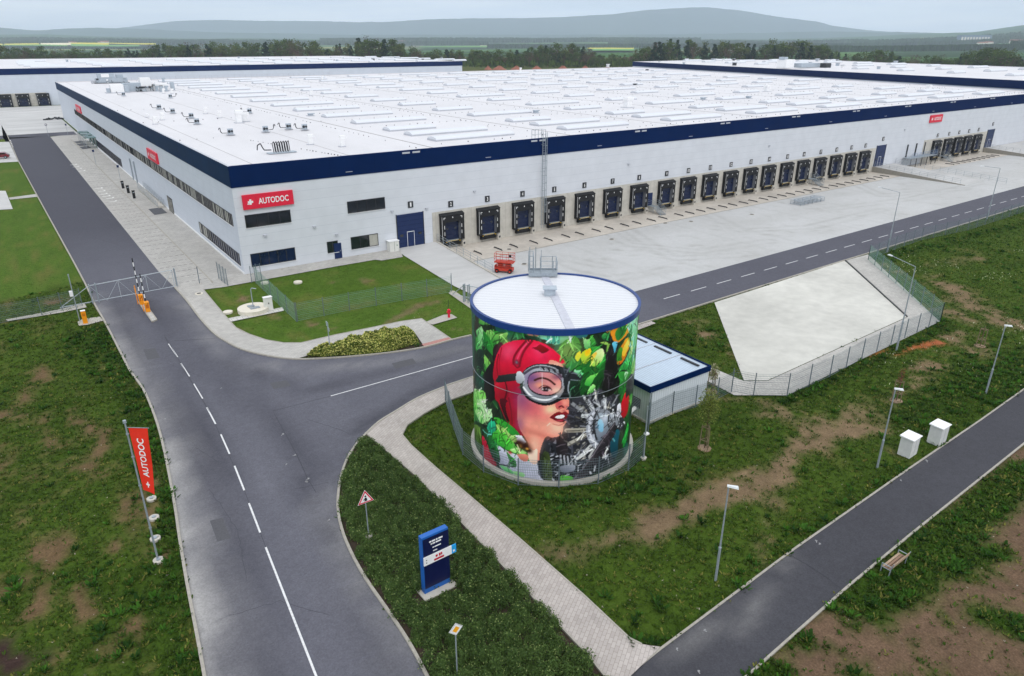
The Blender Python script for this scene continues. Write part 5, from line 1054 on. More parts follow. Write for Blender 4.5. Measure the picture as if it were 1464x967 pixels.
PA('C', [(386, 552), (408, 534), (436, 520), (458, 524), (476, 518), (494, 530), (488, 548), (474, 576), (448, 580), (420, 572), (402, 562)], '#8c1424', '#5c0c18', 90, rough_=.1)
PA('C', [(418, 550), (440, 540), (464, 538), (472, 548), (456, 558), (434, 560)], '#f4f0ee', '#dcd8d8', 90); glow('C', (446, 571), .28, .08, '#c84858', .9); stroke('C', [(405, 590), (440, 598), (466, 588)], .08, '#c87468', .7); stroke('C', [(372, 600), (388, 585)], .06, '#ffe0c8', .8)
glow('C', (470, 515), .1, .1, '#b05050', .5)
# --- goggles
PA('C', [(225, 320), (245, 275), (300, 246), (380, 244), (450, 258), (520, 290), (512, 340), (492, 420), (440, 460), (375, 484), (300, 470), (240, 425)], '#24262c', '#121317')
PA('C', [(228, 330), (240, 288), (290, 256), (350, 250), (420, 268), (462, 312), (472, 365), (458, 418), (420, 450), (375, 468), (325, 464), (275, 438), (240, 400)], '#b4b8be', '#7a7e86', 120, rough_=.15)
stroke('C', [(240, 300), (290, 268), (350, 262), (415, 280), (452, 318)], .16, '#4a4c52'); stroke('C', [(236, 380), (275, 425), (325, 448), (378, 450), (425, 430)], .14, '#e8eaee'); stroke('C', [(236, 395), (275, 440), (325, 462), (378, 464)], .08, '#6a6e76')
for k in range(8): stroke('C', [(330+k*16, 262+k*3.5), (338+k*16, 274+k*3.5)], .10, '#1c1e22' if k % 2 else '#8a8e96')
PA('C', [(258, 340), (276, 300), (325, 284), (395, 292), (448, 328), (460, 372), (435, 410), (382, 430), (312, 420), (268, 388)], '#3a3038', '#2a2228')
PA('C', [(263, 340), (282, 306), (328, 292), (395, 298), (443, 332), (453, 372), (430, 403), (380, 422), (315, 412), (273, 383)], '#e8988c', '#b07088', 0, rough_=.15)
glow('C', (285, 330), .45, .4, '#6a4a80', .8); glow('C', (330, 365), .4, .25, '#f0a078', .7); glow('C', (425, 395), .35, .25, '#f8d0b8', .8); glow('C', (430, 320), .35, .2, '#7a4460', .7)
stroke('C', [(300, 338), (325, 328), (352, 326), (385, 338), (415, 362)], .13, '#4a2420'); PA('C', [(332, 388), (350, 376), (372, 374), (390, 386), (376, 402), (352, 402)], '#3a1a20', '#1c0c10'); glow('C', (345, 390), .09, .07, '#f0e8e4', .9); glow('C', (383, 393), .09, .07, '#e8dcd8', .9); glow('C', (366, 389), .05, .05, '#c8c8d8', .9); stroke('C', [(325, 384), (352, 368), (385, 378), (398, 394)], .06, '#5a2430')
stroke('C', [(343, 296), (343, 392)], .05, '#d8c8c8', .8)
PA('C', [(448, 268), (470, 272), (500, 285), (530, 292), (575, 318), (560, 335), (515, 335), (500, 355), (502, 430), (482, 430), (462, 330)], '#33363c', '#15171a'); PA('C', [(500, 350), (518, 334), (555, 345), (562, 400), (558, 430), (520, 440), (502, 420)], '#1c3a28', '#122018'); stroke('C', [(500, 345), (492, 390), (505, 430)], .08, '#9aa2aa'); stroke('C', [(508, 335), (560, 340)], .06, '#7a828a')
stroke('C', [(470, 275), (520, 292), (565, 315)], .09, '#5a5e66')
PA('C', [(72, 345), (92, 310), (150, 302), (200, 296), (208, 338), (150, 345), (90, 352)], '#3a3c3e', '#242628', 90, sm=False); PA('C', [(198, 292), (222, 290), (240, 318), (236, 350), (205, 356), (192, 335)], '#dcdfe4', '#9a9ea6')
# --- lower left leaves, bee
PA('3', [(0, 300), (110, 290), (200, 420), (230, 600), (330, 740), (200, 760), (60, 600)], '#22442a', '#131c14')
PA('3', [(35, 350), (95, 320), (135, 420), (130, 580), (60, 560)], '#6a8a3c', '#24401f'); PA('3', [(60, 20), (60, -70), (130, -60), (180, 10), (187, 150), (245, 148), (252, 240), (180, 310), (130, 305), (80, 200), (45, 110)], '#d4f0c0', '#78c860', 60, sm=False)
stroke('3', [(80, 130), (150, 180), (130, 300)], .14, '#3c9a38'); PA('3', [(50, 20), (80, 10), (85, 140), (60, 180)], '#7cd050', '#4aa040')
PA('3', [(140, 430), (175, 470), (205, 540), (240, 640), (300, 745), (230, 745), (170, 690), (150, 570)], '#d02848', '#8c1030', 120)
PA('3', [(205, 415), (290, 520), (325, 620), (330, 720), (250, 640), (205, 540)], '#2a7a3c', '#143c24', 60); PA('3', [(200, 310), (265, 270), (290, 340), (265, 415), (210, 395)], '#2cc490', '#128060'); stroke('3', [(150, 370), (190, 410), (240, 420)], .1, '#78d8c0')
PA('3', [(265, 245), (330, 248), (430, 310), (510, 380), (545, 430), (480, 465), (400, 400), (320, 320)], '#48b83c', '#1f8030', 120); PA('3', [(295, 310), (380, 355), (450, 425), (525, 470), (480, 505), (380, 450), (310, 375)], '#b4dc80', '#7cb850', 40)
PA('3', [(240, 430), (320, 365), (400, 420), (470, 500), (520, 560), (600, 600), (612, 625), (500, 620), (420, 590), (330, 540), (280, 500)], '#5ccc44', '#2a8a30', 60); PA('3', [(440, 580), (520, 560), (600, 600), (610, 622), (500, 622)], '#b8ec98', '#90d870')
PA('3', [(495, 425), (560, 430), (612, 500), (585, 525), (520, 490)], '#eeeef2', '#c8c8d4', sm=False)
PA('3', [(400, 595), (440, 640), (500, 700), (505, 770), (460, 750), (425, 680)], '#3c9a38', '#1c5a24'); stroke('3', [(320, 740), (400, 750), (470, 765)], .1, '#1c1c18'); PA('3', [(330, 745), (430, 780), (480, 835), (410, 830)], '#8cd890', '#3c9a50'); PA('3', [(470, 815), (560, 820), (600, 855), (540, 890)], '#a8dca0', '#6cb068'); glow('3', (440, 610), .15, .12, '#b83020', .9)
for p, r_, c in (((540, 512), .32, '#3a1812'), ((565, 545), .2, '#e0a040'), ((598, 545), .36, '#2c120c'), ((640, 590), .24, '#2c120c'), ((622, 572), .12, '#d8a048')): glow('3', p, r_, r_*.8, c, 1.)
stroke('3', [(530, 540), (530, 590)], .05, '#2a1810'); stroke('3', [(570, 560), (555, 595)], .05, '#2a1810'); stroke('3', [(495, 540), (525, 538)], .05, '#2a1810')
PA('3', [(785, 620), (850, 615), (880, 760), (885, 900), (800, 890), (775, 760)], '#55642f', '#2a3420', 0)
PA('1', [(50, 890), (130, 875), (180, 910), (182, 967), (50, 967)], '#90e068', '#60b848'); stroke('1', [(58, 650), (56, 890)], .12, '#c08878'); PA('1', [(165, 790), (230, 830), (250, 967), (190, 967)], '#241f1e', '#1a1614')
def stroke_s(g, wd, c, al):
    g = np.array(g); x0, x1, y0, y1 = g[:, 0].min()-wd, g[:, 0].max()+wd, g[:, 1].min()-wd, g[:, 1].max()+wd; i0, i1 = np.searchsorted(sg, [x0, x1]); j0, j1 = np.searchsorted(zg, [y0, y1])
    if i1 <= i0 or j1 <= j0: return
    d = dist_poly(SS[i0:i1, j0:j1], ZG[i0:i1, j0:j1], g.tolist()); k = (np.clip((wd/2-d)/.03+.5, 0, 1)*al)[..., None]; IMG[i0:i1, j0:j1] = IMG[i0:i1, j0:j1]*(1-k)+np.clip(c, 0, 1)*k
for k in range(3600):    # brushwork: fine lighter and darker strokes on the leaves, the fruit and the engine
    s = rl.uniform(-17.5, 17.5); z = rl.uniform(-.7, 9.5); i = min(NS-1, int(np.searchsorted(sg, s))); j = min(NZ-1, int(np.searchsorted(zg, z))); c = IMG[i, j].copy(); gr = c[1] > c[0]*1.12 and c[1] > c[2]*1.1; grey = max(c)-min(c) < .07 and max(c) < .85 and s > .5
    if not (gr or grey): continue
    a = rl.uniform(.4, 1.5)+(1.2 if rl.random() < .3 else 0) if gr else rl.uniform(0, 3.14); l_ = rl.uniform(.1, .38); f = rl.choice((1.5, 1.3, .62, .5)) if max(c) > .18 else rl.choice((1.9, 2.4, .6)); stroke_s([(s-l_*math.cos(a), z-l_*math.sin(a)), (s, z+.04), (s+l_*math.cos(a), z+l_*math.sin(a))], rl.uniform(.04, .09), c*f+(.03 if f > 1 else 0), .8)
IMG = np.clip((.5+(IMG-.5)*1.1)*(.97+.14*fbm(SS, ZG, .5, 3))[..., None], 0, 1); LIN = np.where(IMG <= .04045, IMG/12.92, ((IMG+.055)/1.055)**2.4)
th = sg/TR+TH0; V = np.stack([np.cos(th)[:, None]*TR*np.ones(NZ), np.sin(th)[:, None]*TR*np.ones(NZ), (zg[None, :]-YARD)*np.ones((NS, 1))], -1)
idx = np.arange(NS*NZ).reshape(NS, NZ); nx1 = np.roll(idx, -1, 0); Q = np.stack([idx[:, :-1], nx1[:, :-1], nx1[:, 1:], idx[:, 1:]], -1)
M_mural = attr_mat('mural_paint', noise_amt=.04, noise_scale=3, rough=.45, spec=.35)
np_mesh('shell', V, Q, M_mural, LIN.reshape(-1, 3), parent=tank, smooth=True)
M_blue = mat('rim_blue', '#153a78', .4, var=.08); M_troof = line_mat('tank_roof_sheet', '#d6d7da', '#a4a5ab', .34, .12, 'Y', .4, .02, rot=R(29.5), bump=.5)
def ring(mb, r0, r1, z0, z1, m, n=96):
    for k in range(n):
        a, b = 2*math.pi*k/n, 2*math.pi*(k+1)/n; f = lambda r, t, z: (r*math.cos(t), r*math.sin(t), z)
        mb.face([f(r1, a, z0), f(r1, b, z0), f(r1, b, z1), f(r1, a, z1)], m); mb.face([f(r0, a, z0), f(r0, b, z0), f(r0, b, z1), f(r0, a, z1)], m)
        mb.face([f(r0, a, z1), f(r0, b, z1), f(r1, b, z1), f(r1, a, z1)], m); mb.face([f(r0, a, z0), f(r0, b, z0), f(r1, b, z0), f(r1, a, z0)], m)
T0 = -YARD
mb = MB(); ring(mb, TR-.10, TR+.09, TZ-.36+T0, TZ+.04+T0, M_blue); mb.build('rim', tank, smooth=False)
mb = MB(); mb.face([((TR-.09)*math.cos(2*math.pi*k/96), (TR-.09)*math.sin(2*math.pi*k/96), TZ-.06+T0) for k in range(96)], M_troof)
rf = mb.build('roof', tank)
mb = MB(); ring(mb, TR-.2, TR+.27, -.1, .22, M_conc); mb.build('concrete_ring', tank)
sz = cyl_hit(795, 569)[1]; mb = MB(); ring(mb, TR+.03, TR+.055, sz-.014+T0, sz+.014+T0, M_steel); mb.build('cable_ring', tank)
bd_ = Vector((-.489, -.872, 0)); bp_ = Vector((.872, -.489, 0)); zr = TZ-.06+T0
pA = P(777, 392, TZ-.06); pB = P(816, 471.5, TZ-.06); pA = Vector((pA[0]-TX, pA[1]-TY, zr)); pB = Vector((pB[0]-TX, pB[1]-TY, zr)); dd = (pB-pA).normalized(); pp = Vector((-dd.y, dd.x, 0))
MB().solid([pA+pp*.28+Vector((0, 0, .005)), pA-pp*.28+Vector((0, 0, .005)), pB-pp*.28+Vector((0, 0, .005)), pB+pp*.28+Vector((0, 0, .005))], [q+Vector((0, 0, .05)) for q in (pA+pp*.28, pA-pp*.28, pB-pp*.28, pB+pp*.28)], mat('ridge_sheet', '#bcbdc6', .45)).build('ridge_strip', tank)
c = P(786, 417, TZ+.2); mb = MB(); mb.box((c[0]-TX, c[1]-TY, zr+.25), (.75, .6, .5), M_unit, R(-35)); mb.box((c[0]-TX, c[1]-TY, zr+.53), (.95, .8, .07), M_unit, R(-35)); mb.build('roof_hatch', tank)
c = Vector((P(776, 394, TZ)[0]-TX, P(776, 394, TZ)[1]-TY, zr)); ux = Vector((.818, -.575, 0)); uy = Vector((.575, .818, 0)); mb = MB()
mb.box(tuple(c+Vector((0, 0, .16))+uy*.35), (2.1, 1.3, .06), M_steel, R(-35.1)); mb.box(tuple(c+Vector((0, 0, .22))-uy*.32), (2.14, .05, .30), M_steel, R(-35.1)); mb.box(tuple(c+Vector((0, 0, .22))+uy*1.0), (2.14, .05, .2), M_steel, R(-35.1))
def tp(a, b, z): return tuple(c+ux*a+uy*b+Vector((0, 0, z)))
for a in (-1.04, -.7, -.15, .75, 1.04):
    for b in (-.3, .98): mb.bar(tp(a, b, .1), tp(a, b, 1.25 if a > -.5 else 1.65), .03, M_steel)
for z in (.5, .88, 1.25):
    mb.bar(tp(-.15, -.3, z), tp(1.04, -.3, z), .024, M_steel); mb.bar(tp(-.15, .98, z), tp(1.04, .98, z), .024, M_steel); mb.bar(tp(1.04, -.3, z), tp(1.04, .98, z), .024, M_steel); mb.bar(tp(-.15, -.3, z), tp(-.15, .98, z), .024, M_steel)
for z in (.5, .88, 1.25, 1.65): mb.path([tp(-1.04, -.3, z), tp(-1.04, .98, z), tp(-.7, .98, z), tp(-.7, -.3, z), tp(-1.04, -.3, z)], .022, M_steel, 4)
mb.bar(tp(-.15, -.3, 1.2), tp(-.15, -.3, 2.1), .02, M_steel)
mb.build('roof_platform', tank)
mb = MB(); 
for a in (-.95, -.5): mb.bar(tuple(Vector((tp(a, 1.25, 0)[0], tp(a, 1.25, 0)[1], .3))), tp(a, 1.25, 1.9), .03, M_steel)
for z in np.arange(.5, 11, .35): mb.bar((tp(-.95, 1.25, 0)[0], tp(-.95, 1.25, 0)[1], z), (tp(-.5, 1.25, 0)[0], tp(-.5, 1.25, 0)[1], z), .015, M_steel)
mb.build('ladder', tank)
# ------------------------------------------------------------ pump house
t = empty('pump_house', (15.4, -52.6, YARD), 0, 'small white ribbed pump house with navy roof edge beside the painted tank', 'building'); Wp, Dp, Hp = 6.6, 8.3, 2.75
M_rib = line_mat('ribbed_sheet', '#cfd5da', '#b2b9bf', .25, .16, 'X', .5, .04, bump=.6); M_rib2 = line_mat('ribbed_sheet_side', '#b9c2c1', '#98a2a1', .25, .16, 'Y', .5, .04, bump=.6); M_proof = line_mat('pump_roof', '#bccad9', '#97a6b6', .24, .2, 'X', .35, .05, rot=0, bump=.7)
mb = MB(); mb.face([(0, 0, 0), (Wp, 0, 0), (Wp, 0, Hp), (0, 0, Hp)], M_rib); mb.face([(0, Dp, 0), (Wp, Dp, 0), (Wp, Dp, Hp), (0, Dp, Hp)], M_rib); mb.face([(0, 0, 0), (0, Dp, 0), (0, Dp, Hp), (0, 0, Hp)], M_rib2); mb.face([(Wp, 0, 0), (Wp, Dp, 0), (Wp, Dp, Hp), (Wp, 0, Hp)], M_rib2); mb.box2(-.06, Wp+.06, -.06, Dp+.06, -.1, .14, M_conc); mb.build('wall', t)
mb = MB()
for a, b, c_, d_ in ((-.12, Wp+.12, -.12, -.02), (-.12, Wp+.12, Dp+.02, Dp+.12), (-.12, -.02, -.02, Dp+.02), (Wp+.02, Wp+.12, -.02, Dp+.02)): mb.box2(a, b, c_, d_, Hp-.06, Hp+.42, M_navyp)
mb.build('fascia', t)
mb = MB(); mb.face([(-.02, -.02, Hp+.28), (Wp+.02, -.02, Hp+.28), (Wp+.02, Dp+.02, Hp+.36), (-.02, Dp+.02, Hp+.36)], M_proof)
for y in (2.9, 5.8): mb.box2(.1, Wp-.1, y, y+.05, Hp+.30, Hp+.37, M_skyk)
for y in (.5, 3.5, 6.3): mb.box2(Wp-.75, Wp-.55, y, y+1.9, Hp+.33, Hp+.42, M_dark)
mb.build('roof', t)
mb = MB(); mb.box2(-.05, -.005, .9, 2.1, .9, 1.7, M_dark)
for k in range(6): mb.box2(-.09, -.051, .92, 2.08, .95+k*.13, 1.0+k*.13, M_steel)
mb.build('louvre', t); mb = MB(); mb.bar((-.0, 1.4, .75), (-.75, 1.15, .75), .16, M_white, 12); mb.bar((-.75, 1.15, .75), (-.85, 1.12, .6), .16, M_white, 12); mb.build('exhaust_pipe', t)
mb = MB(); mb.bar((-.02, -.18, .1), (-.02, -.18, Hp), .06, M_steel, 8); mb.build('downpipe', t)
g = G(920, 656); mb = MB(); mb.bar((0, 0, 0), (0, 0, 4.2), .06, M_steel, 8, .045); mb.box((.1, 0, 2.0), (.3, .25, .12), M_white); mb.cyl((0, 0), .22, -.1, .12, M_conc, 12); o = mb.build('steel_post', loc=(g[0], g[1], YARD)); tag(o, 'tall grey post at the fence corner by the pump house', 'post')
print('tank done')

# ------------------------------------------------------------ fences and gates
M_fpost = mat('fence_post', '#6c7880', .5, metal=.3, var=.1); M_wire = mat('fence_wire', '#7c8c92', .5, metal=.3, var=.05); M_wireg = mat('fence_wire_green', '#7a9e90', .5, var=.05)
def fence(pts, label, hgt=2.0, step=2.5, wire=None, dense=.12, posts=True):
    """posts and welded mesh panels; pts on the ground in metres"""
    wire = wire or M_wire; P0 = pts[0]; t = empty('mesh_fence', (P0[0], P0[1], h(*P0)), 0, label, 'fence'); nodes = []
    for a, b in zip(pts, pts[1:]):
        n = max(1, round(math.hypot(b[0]-a[0], b[1]-a[1])/step))
        for k in range(n): nodes.append((a[0]+(b[0]-a[0])*k/n, a[1]+(b[1]-a[1])*k/n))
    nodes.append(tuple(pts[-1])); base = Vector((P0[0], P0[1], h(*P0)))
    for p in nodes:
        q = Vector((p[0], p[1], h(*p)))-base; mb = MB(); mb.box((q.x, q.y, q.z+hgt/2+.04), (.06, .06, hgt+.14), M_fpost); mb.build('post', t)
    for a, b in zip(nodes, nodes[1:]):
        A = Vector((a[0], a[1], h(*a)))-base; B = Vector((b[0], b[1], h(*b)))-base; mb = MB(); ln = (B-A).length
        for k in range(int(ln/dense)+1): p = A.lerp(B, min(1, k*dense/ln)); mb.bar(p+Vector((0, 0, .06)), p+Vector((0, 0, hgt)), .006, wire, 3)
        for k in range(11): z = .06+(hgt-.06)*k/10; mb.bar(A+Vector((0, 0, z)), B+Vector((0, 0, z)), .009 if k % 3 else .016, wire, 3)
        mb.build('mesh_panel', t)
    return t
GG = lambda l: gxy(l)
fence(GG([(637, 575), (649, 614), (661.7, 650), (691.4, 675), (740.9, 694), (798.9, 697), (855, 692), (898, 673), (919, 655)]), 'wire mesh fence curving round the foot of the painted tank')
fence(GG([(926, 620), (926, 609), (961, 592), (994, 582.5), (1025, 571), (1045.6, 561)]), 'wire mesh fence along the front of the white pump house', 1.9)
fence(GG([(1045.6, 559.5), (1077, 566), (1125, 566.5), (1186, 539), (1231.6, 514), (1292.9, 484), (1343.8, 460.4)]), 'wire mesh fence with dark posts along the lower edge of the concrete basin', 2.0, 2.7)
fence(GG([(1343.8, 460.4), (1241, 372)]), 'green tinted mesh fence up the right side of the concrete basin', 2.05, wire=M_wireg)
fence(GG([(1241, 372), (1279, 357), (1317, 343.5)])+[(100, -38.0), (140, -37.2), (200, -36)], 'long mesh fence between the yard road and the meadow', 1.9, 3.2, dense=.18)
fence(GG([(366, 405), (423.8, 460)]), 'green mesh fence beside the round well cover on the lawn', 2.0, wire=M_wireg)
fence(GG([(425.5, 459.6), (500, 444), (575, 430), (645.6, 418)]), 'green mesh fence running across the office lawn', 2.0, wire=M_wireg)
fence(GG([(-45, 469), (0, 462.5), (60, 451), (118, 437.5)]), 'mesh fence across the field left of the sliding gate', 1.9)
fence(GG([(313, 399), (326, 409)]), 'short mesh fence panel at the corner of the parking bays', 2.0, 1.0)
fence(GG([(360, 404), (368, 400.5), (374, 400)]), 'short mesh gate leaf on the path along the office front', 1.9, .8)
fence(GG([(285, 406), (286.5, 405.6)]), 'single slim fence post at the edge of the parking bays', 1.9, .3) if False else None
g = G(285.5, 406); tag(MB().bar((0, 0, 0), (0, 0, 2.1), .045, M_fpost, 8).box((0, 0, .02), (.3, .3, .06), M_conc).build('steel_post', loc=(g[0], g[1], h(g[0], g[1]))), 'slim lone post in the pavement near the gate', 'post')
def sliding_gate(a, b, tail, label, hgt=2.0):
    A = Vector((a[0], a[1], h(*a)+.12)); B = Vector((b[0], b[1], h(*b)+.12)); T = Vector((tail[0], tail[1], h(*tail)+.12)); t = empty('sliding_gate', (A.x, A.y, A.z-.12), 0, label, 'gate'); o = A.copy()
    U = Vector((0, 0, hgt)); fr = MB(); M_g = mat('gate_steel', '#b4bcc2', .45, metal=.2, var=.1)
    fr.bar(T-o, B-o, .085, M_g, 4); fr.bar(A+U-o, B+U-o, .055, M_g, 4); fr.bar(A-o, A+U-o, .05, M_g, 4); fr.bar(B-o, B+U-o, .05, M_g, 4); fr.bar(T-o, A+U-o, .045, M_g, 4)
    for k in range(1, 3): p = A.lerp(B, k/3); fr.bar(p-o, p+U-o, .035, M_g, 4)
    for k in range(3):
        p, q = A.lerp(B, k/3), A.lerp(B, (k+1)/3); m_ = (p+q)/2; fr.bar(p+U-o, m_-o, .02, M_g, 4); fr.bar(m_-o, q+U-o, .02, M_g, 4)
    fr.build('frame', t); mb = MB(); ln = (B-A).length
    for k in range(int(ln/.14)): p = A.lerp(B, k*.14/ln); mb.bar(p-o, p+U-o, .004, M_wire, 3)
    for k in range(1, 8): mb.bar(A+U*(k/8)-o, B+U*(k/8)-o, .004, M_wire, 3)
    mb.build('mesh_infill', t)
    for p, s in ((A, .3), (A+(B-A).normalized()*.6, .3), (B+(B-A).normalized()*.25, 0.)):
        mb = MB(); n = Vector((-(B-A).y, (B-A).x, 0)).normalized()*.18
        for sg_ in (-1, 1): q = p+n*sg_-o; mb.bar(q-Vector((0, 0, .12)), q+Vector((0, 0, hgt+.15)), .06, M_steel, 4)
        mb.bar(p+n+U+Vector((0, 0, .12))-o, p-n+U+Vector((0, 0, .12))-o, .05, M_steel, 4); mb.build('gate_post', t)
    return t
sliding_gate(tuple(G(133, 434)[:2]), tuple(G(250, 410)[:2]), tuple(G(86, 440.5)[:2]), 'long galvanised sliding gate standing closed across the left road')
a_ = G(664, 432)[:2]; sliding_gate(tuple(a_), (25.2, -33.8), tuple(G(647, 421)[:2]), 'sliding mesh gate partly hidden behind the painted tank')
M_gravel = mat('gravel_strip', '#a9a59c', .95, var=.35, scale=12)
drape('gravel_strip', GG([(8, 457.5), (85, 443), (121, 434), (124, 440), (88, 447.5), (12, 460)]), M_gravel, .04); drape('gravel_strip', GG([(111, 461), (118, 457), (143, 453.5), (148, 459), (126, 465), (113, 466.5)]), M_gravel, .05)
drape('gravel_strip', GG([(641, 419.5), (649, 416), (680, 437), (676, 444)]), M_gravel, .04)

# ------------------------------------------------------------ barrier
M_or = mat('signal_orange', '#e8920c', .45, var=.05); M_bk = mat('black_paint', '#101114', .5)
tag(drape('traffic_island', GG([(198, 433), (204.5, 431), (224.5, 458.5), (218, 461.7)]), M_paver, .14, kind='structure'), kind='structure')
strip('kerb', GG([(198, 433), (204.5, 431), (224.5, 458.5), (218, 461.7), (198, 433)]), .1, 0, .16, M_kerb)
for (px, py, ln, lab, dz_) in ((203.5, 436.5, 4.1, 'orange barrier housing with the taller raised striped boom', 0), (212, 447, 3.1, 'orange barrier housing with the shorter raised striped boom nearer the camera', 0)):
    g = G(px, py); t = empty('road_barrier', (g[0], g[1], h(g[0], g[1])+.14), 0, lab, 'barrier', 'raised road barriers on the island')
    mb = MB(); mb.box((0, 0, .5), (.42, .52, 1.0), M_or); mb.box((0, 0, 1.03), (.46, .56, .07), M_or); mb.box((0, -.265, .62), (.28, .01, .4), mat('barrier_panel', '#b8600c', .5)); mb.box((.1, -.27, .9), (.08, .02, .08), M_bk); mb.build('housing', t)
    mb = MB(); n = int(ln/.42)
    for k in range(n): mb.box((-.0, .30 if ln > 3.5 else .32, .95+(k+.5)*ln/n), (.10, .05, ln/n-.002), M_white if k % 2 else M_bk)
    mb.build('boom', t)
    mb = MB(); mb.bar((-.35, .2, -.0), (-.35, .2, 2.1 if ln > 3.5 else 1.3), .05, M_or, 8); mb.box((-.35, .2, 1.6 if ln > 3.5 else 1.2), (.1, .14, .4), M_or); mb.build('support_post', t)
g = G(122.5, 462.5); tag(MB().box((0, 0, .68), (.42, .34, 1.36), M_or).box((0, 0, 1.38), (.44, .36, .05), M_white).box((0, -.18, 1.0), (.26, .02, .3), mat('barrier_panel2', '#c87408', .5)).build('access_terminal', loc=(g[0], g[1], h(g[0], g[1]))), 'orange access terminal column on the verge beside the sliding gate', 'access terminal')

# ------------------------------------------------------------ lamps and poles
def lamp(px, py, hgt, label, arm=None, group=None, big=False):
    g = G(px, py); z = h(g[0], g[1]); t = empty('street_lamp', (g[0], g[1], z), 0, label, 'street lamp', group)
    mb = MB(); mb.bar((0, 0, -.1), (0, 0, hgt*.36), .075 if not big else .09, M_steel, 10); mb.bar((0, 0, hgt*.36), (0, 0, hgt*.37), .09, M_steel, 10, .05); mb.bar((0, 0, hgt*.37), (0, 0, hgt), .05 if not big else .06, M_steel, 8, .038); mb.build('pole', t)
    if arm is not None: mb = MB(); mb.bar((0, 0, hgt), (arm[0], arm[1], hgt+.12), .03, M_steel, 6); mb.build('arm', t); d = Vector((arm[0], arm[1], 0)).normalized(); e_ = Vector((arm[0], arm[1], hgt+.12))
    else: d = Vector((.62, -.78, 0)); e_ = Vector((0, 0, hgt))
    mb = MB(); n = Vector((-d.y, d.x, 0)); pr = lambda a, b, c: e_+d*a+n*b+Vector((0, 0, c)); mb.solid([pr(-.08, -.07, -.04), pr(.5, -.13, -.05), pr(.5, .13, -.05), pr(-.08, .07, -.04)], [pr(-.08, -.05, .05), pr(.45, -.09, .04), pr(.45, .09, .04), pr(-.08, .05, .05)], mat('lamp_head', '#d4d8da', .4)); mb.build('lamp_head', t)
    return t
lamp(1023, 829, 6.1, 'slim grey street lamp nearest the camera, on the grass slope', group='street lamps along the tarmac footway')
lamp(1254, 668.6, 6.1, 'slim grey street lamp just left of the two white cabinets', group='street lamps along the tarmac footway')
lamp(1409.5, 562, 6.1, 'slim grey street lamp beyond the white cabinets near the right edge', group='street lamps along the tarmac footway')
for (px, py, tx, ty, ax_, ay_, lab) in ((1281.5, 501, 1313, 379, 1271, 364.5, 'tall yard lamp with long arm, standing in the orange soil by the basin fence'), (1268.6, 360.3, 1288, 276.7, 1260, 268.6, 'tall yard lamp with long arm at the top corner of the concrete basin'), (1411, 313, 1430, 242.8, 1406.5, 238, 'tall yard lamp with long arm farthest along the yard road')):
    g = G(px, py); hg_ = 8.3; e_ = P(ax_, ay_, g[2]+hg_+.1); dx, dy = e_[0]-g[0], e_[1]-g[1]; l_ = math.hypot(dx, dy); l2 = min(l_, 3.2); print('arm', l_); lamp(px, py, hg_, lab, (dx/l_*l2, dy/l_*l2), 'tall lamps along the yard road', True)
def pole(name, px, py, hgt, label, cat, ext=None, r=.04):
    g = G(px, py); mb = MB(); mb.bar((0, 0, -.05), (0, 0, hgt), r, M_steel, 8)
    if ext: ext(mb)
    return tag(mb.build(name, loc=(g[0], g[1], h(g[0], g[1]))), label, cat)
pole('camera_pole', 114.5, 460.5, 5.0, 'thin steel pole with a white box beside the orange terminal', 'pole', lambda mb: (mb.box((-.15, -.05, 3.1), (.3, .25, .55), M_white), mb.box((0, 0, 5.0), (.12, .12, .2), M_steel)), .05)
pole('road_sign', 472.6, 505.6, 3.2, 'narrow pole carrying two road signs seen edge on above the yellow shrubs', 'sign', lambda mb: (mb.box((.02, .14, 2.95), (.03, .5, .45), mat('sign_back', '#9fb0aa', .5)), mb.box((.02, -.12, 2.5), (.03, .35, .35), MATS['sign_back']), mb.cyl((0, 0), .2, -.05, .1, M_conc, 10)))
pole('steel_post', 645.8, 417.5, 2.3, 'dark slim post at the end of the lawn fence', 'post', lambda mb: mb.box((0, 0, .04), (.35, .35, .1), M_conc))
for a, b, lab in ((189, 196.4, 'round sign on a pole at the far corner of the parking bays'), (227-0, 232, 'thin sign pole by the pavement before the office windows'),):
    pass
def park_sign(px, py, hgt, lab, rnd=False): return pole('road_sign', px, py, hgt, lab, 'sign', (lambda mb: (mb.bar((0, -.03, hgt-.3), (0, -.05, hgt-.3), .32, M_navyd, 16), mb.bar((0, -.052, hgt-.3), (0, -.06, hgt-.3), .2, M_white, 16))) if rnd else (lambda mb: mb.box((0, -.04, hgt-.25), (.42, .02, .5), M_navyd)))
park_sign(69.5, 195, 3.6, 'round sign on a pole at the far end of the parking bays', True); park_sign(137.5, 236, 3.4, 'blue sign on a thin pole before the lower office windows'); park_sign(172.3, 257.5, 3.0, 'blue sign on a thin pole next to the black litter columns'); park_sign(97.5, 194, 3.4, 'blue sign on a thin pole near the canopied entrance')
bn = None
for px, py, lab in ((176.3, 269.5, 'black litter column farthest from the camera on the office pavement'), (184, 276.3, 'black litter column in the middle of three on the office pavement'), (192.3, 283.8, 'black litter column nearest the camera on the office pavement')):
    g = G(px, py)
    if bn is None: bn = MB().box((0, 0, .65), (.42, .42, 1.3), M_black).box((0, 0, 1.34), (.52, .52, .08), M_black).box((0, -.215, 1.05), (.3, .02, .14), M_steel).build('litter_bin'); c = bn
    else: c = bn.copy(); COL.objects.link(c)
    c.location = (g[0], g[1], .03); tag(c, lab, 'litter bin', 'litter columns on the office pavement')
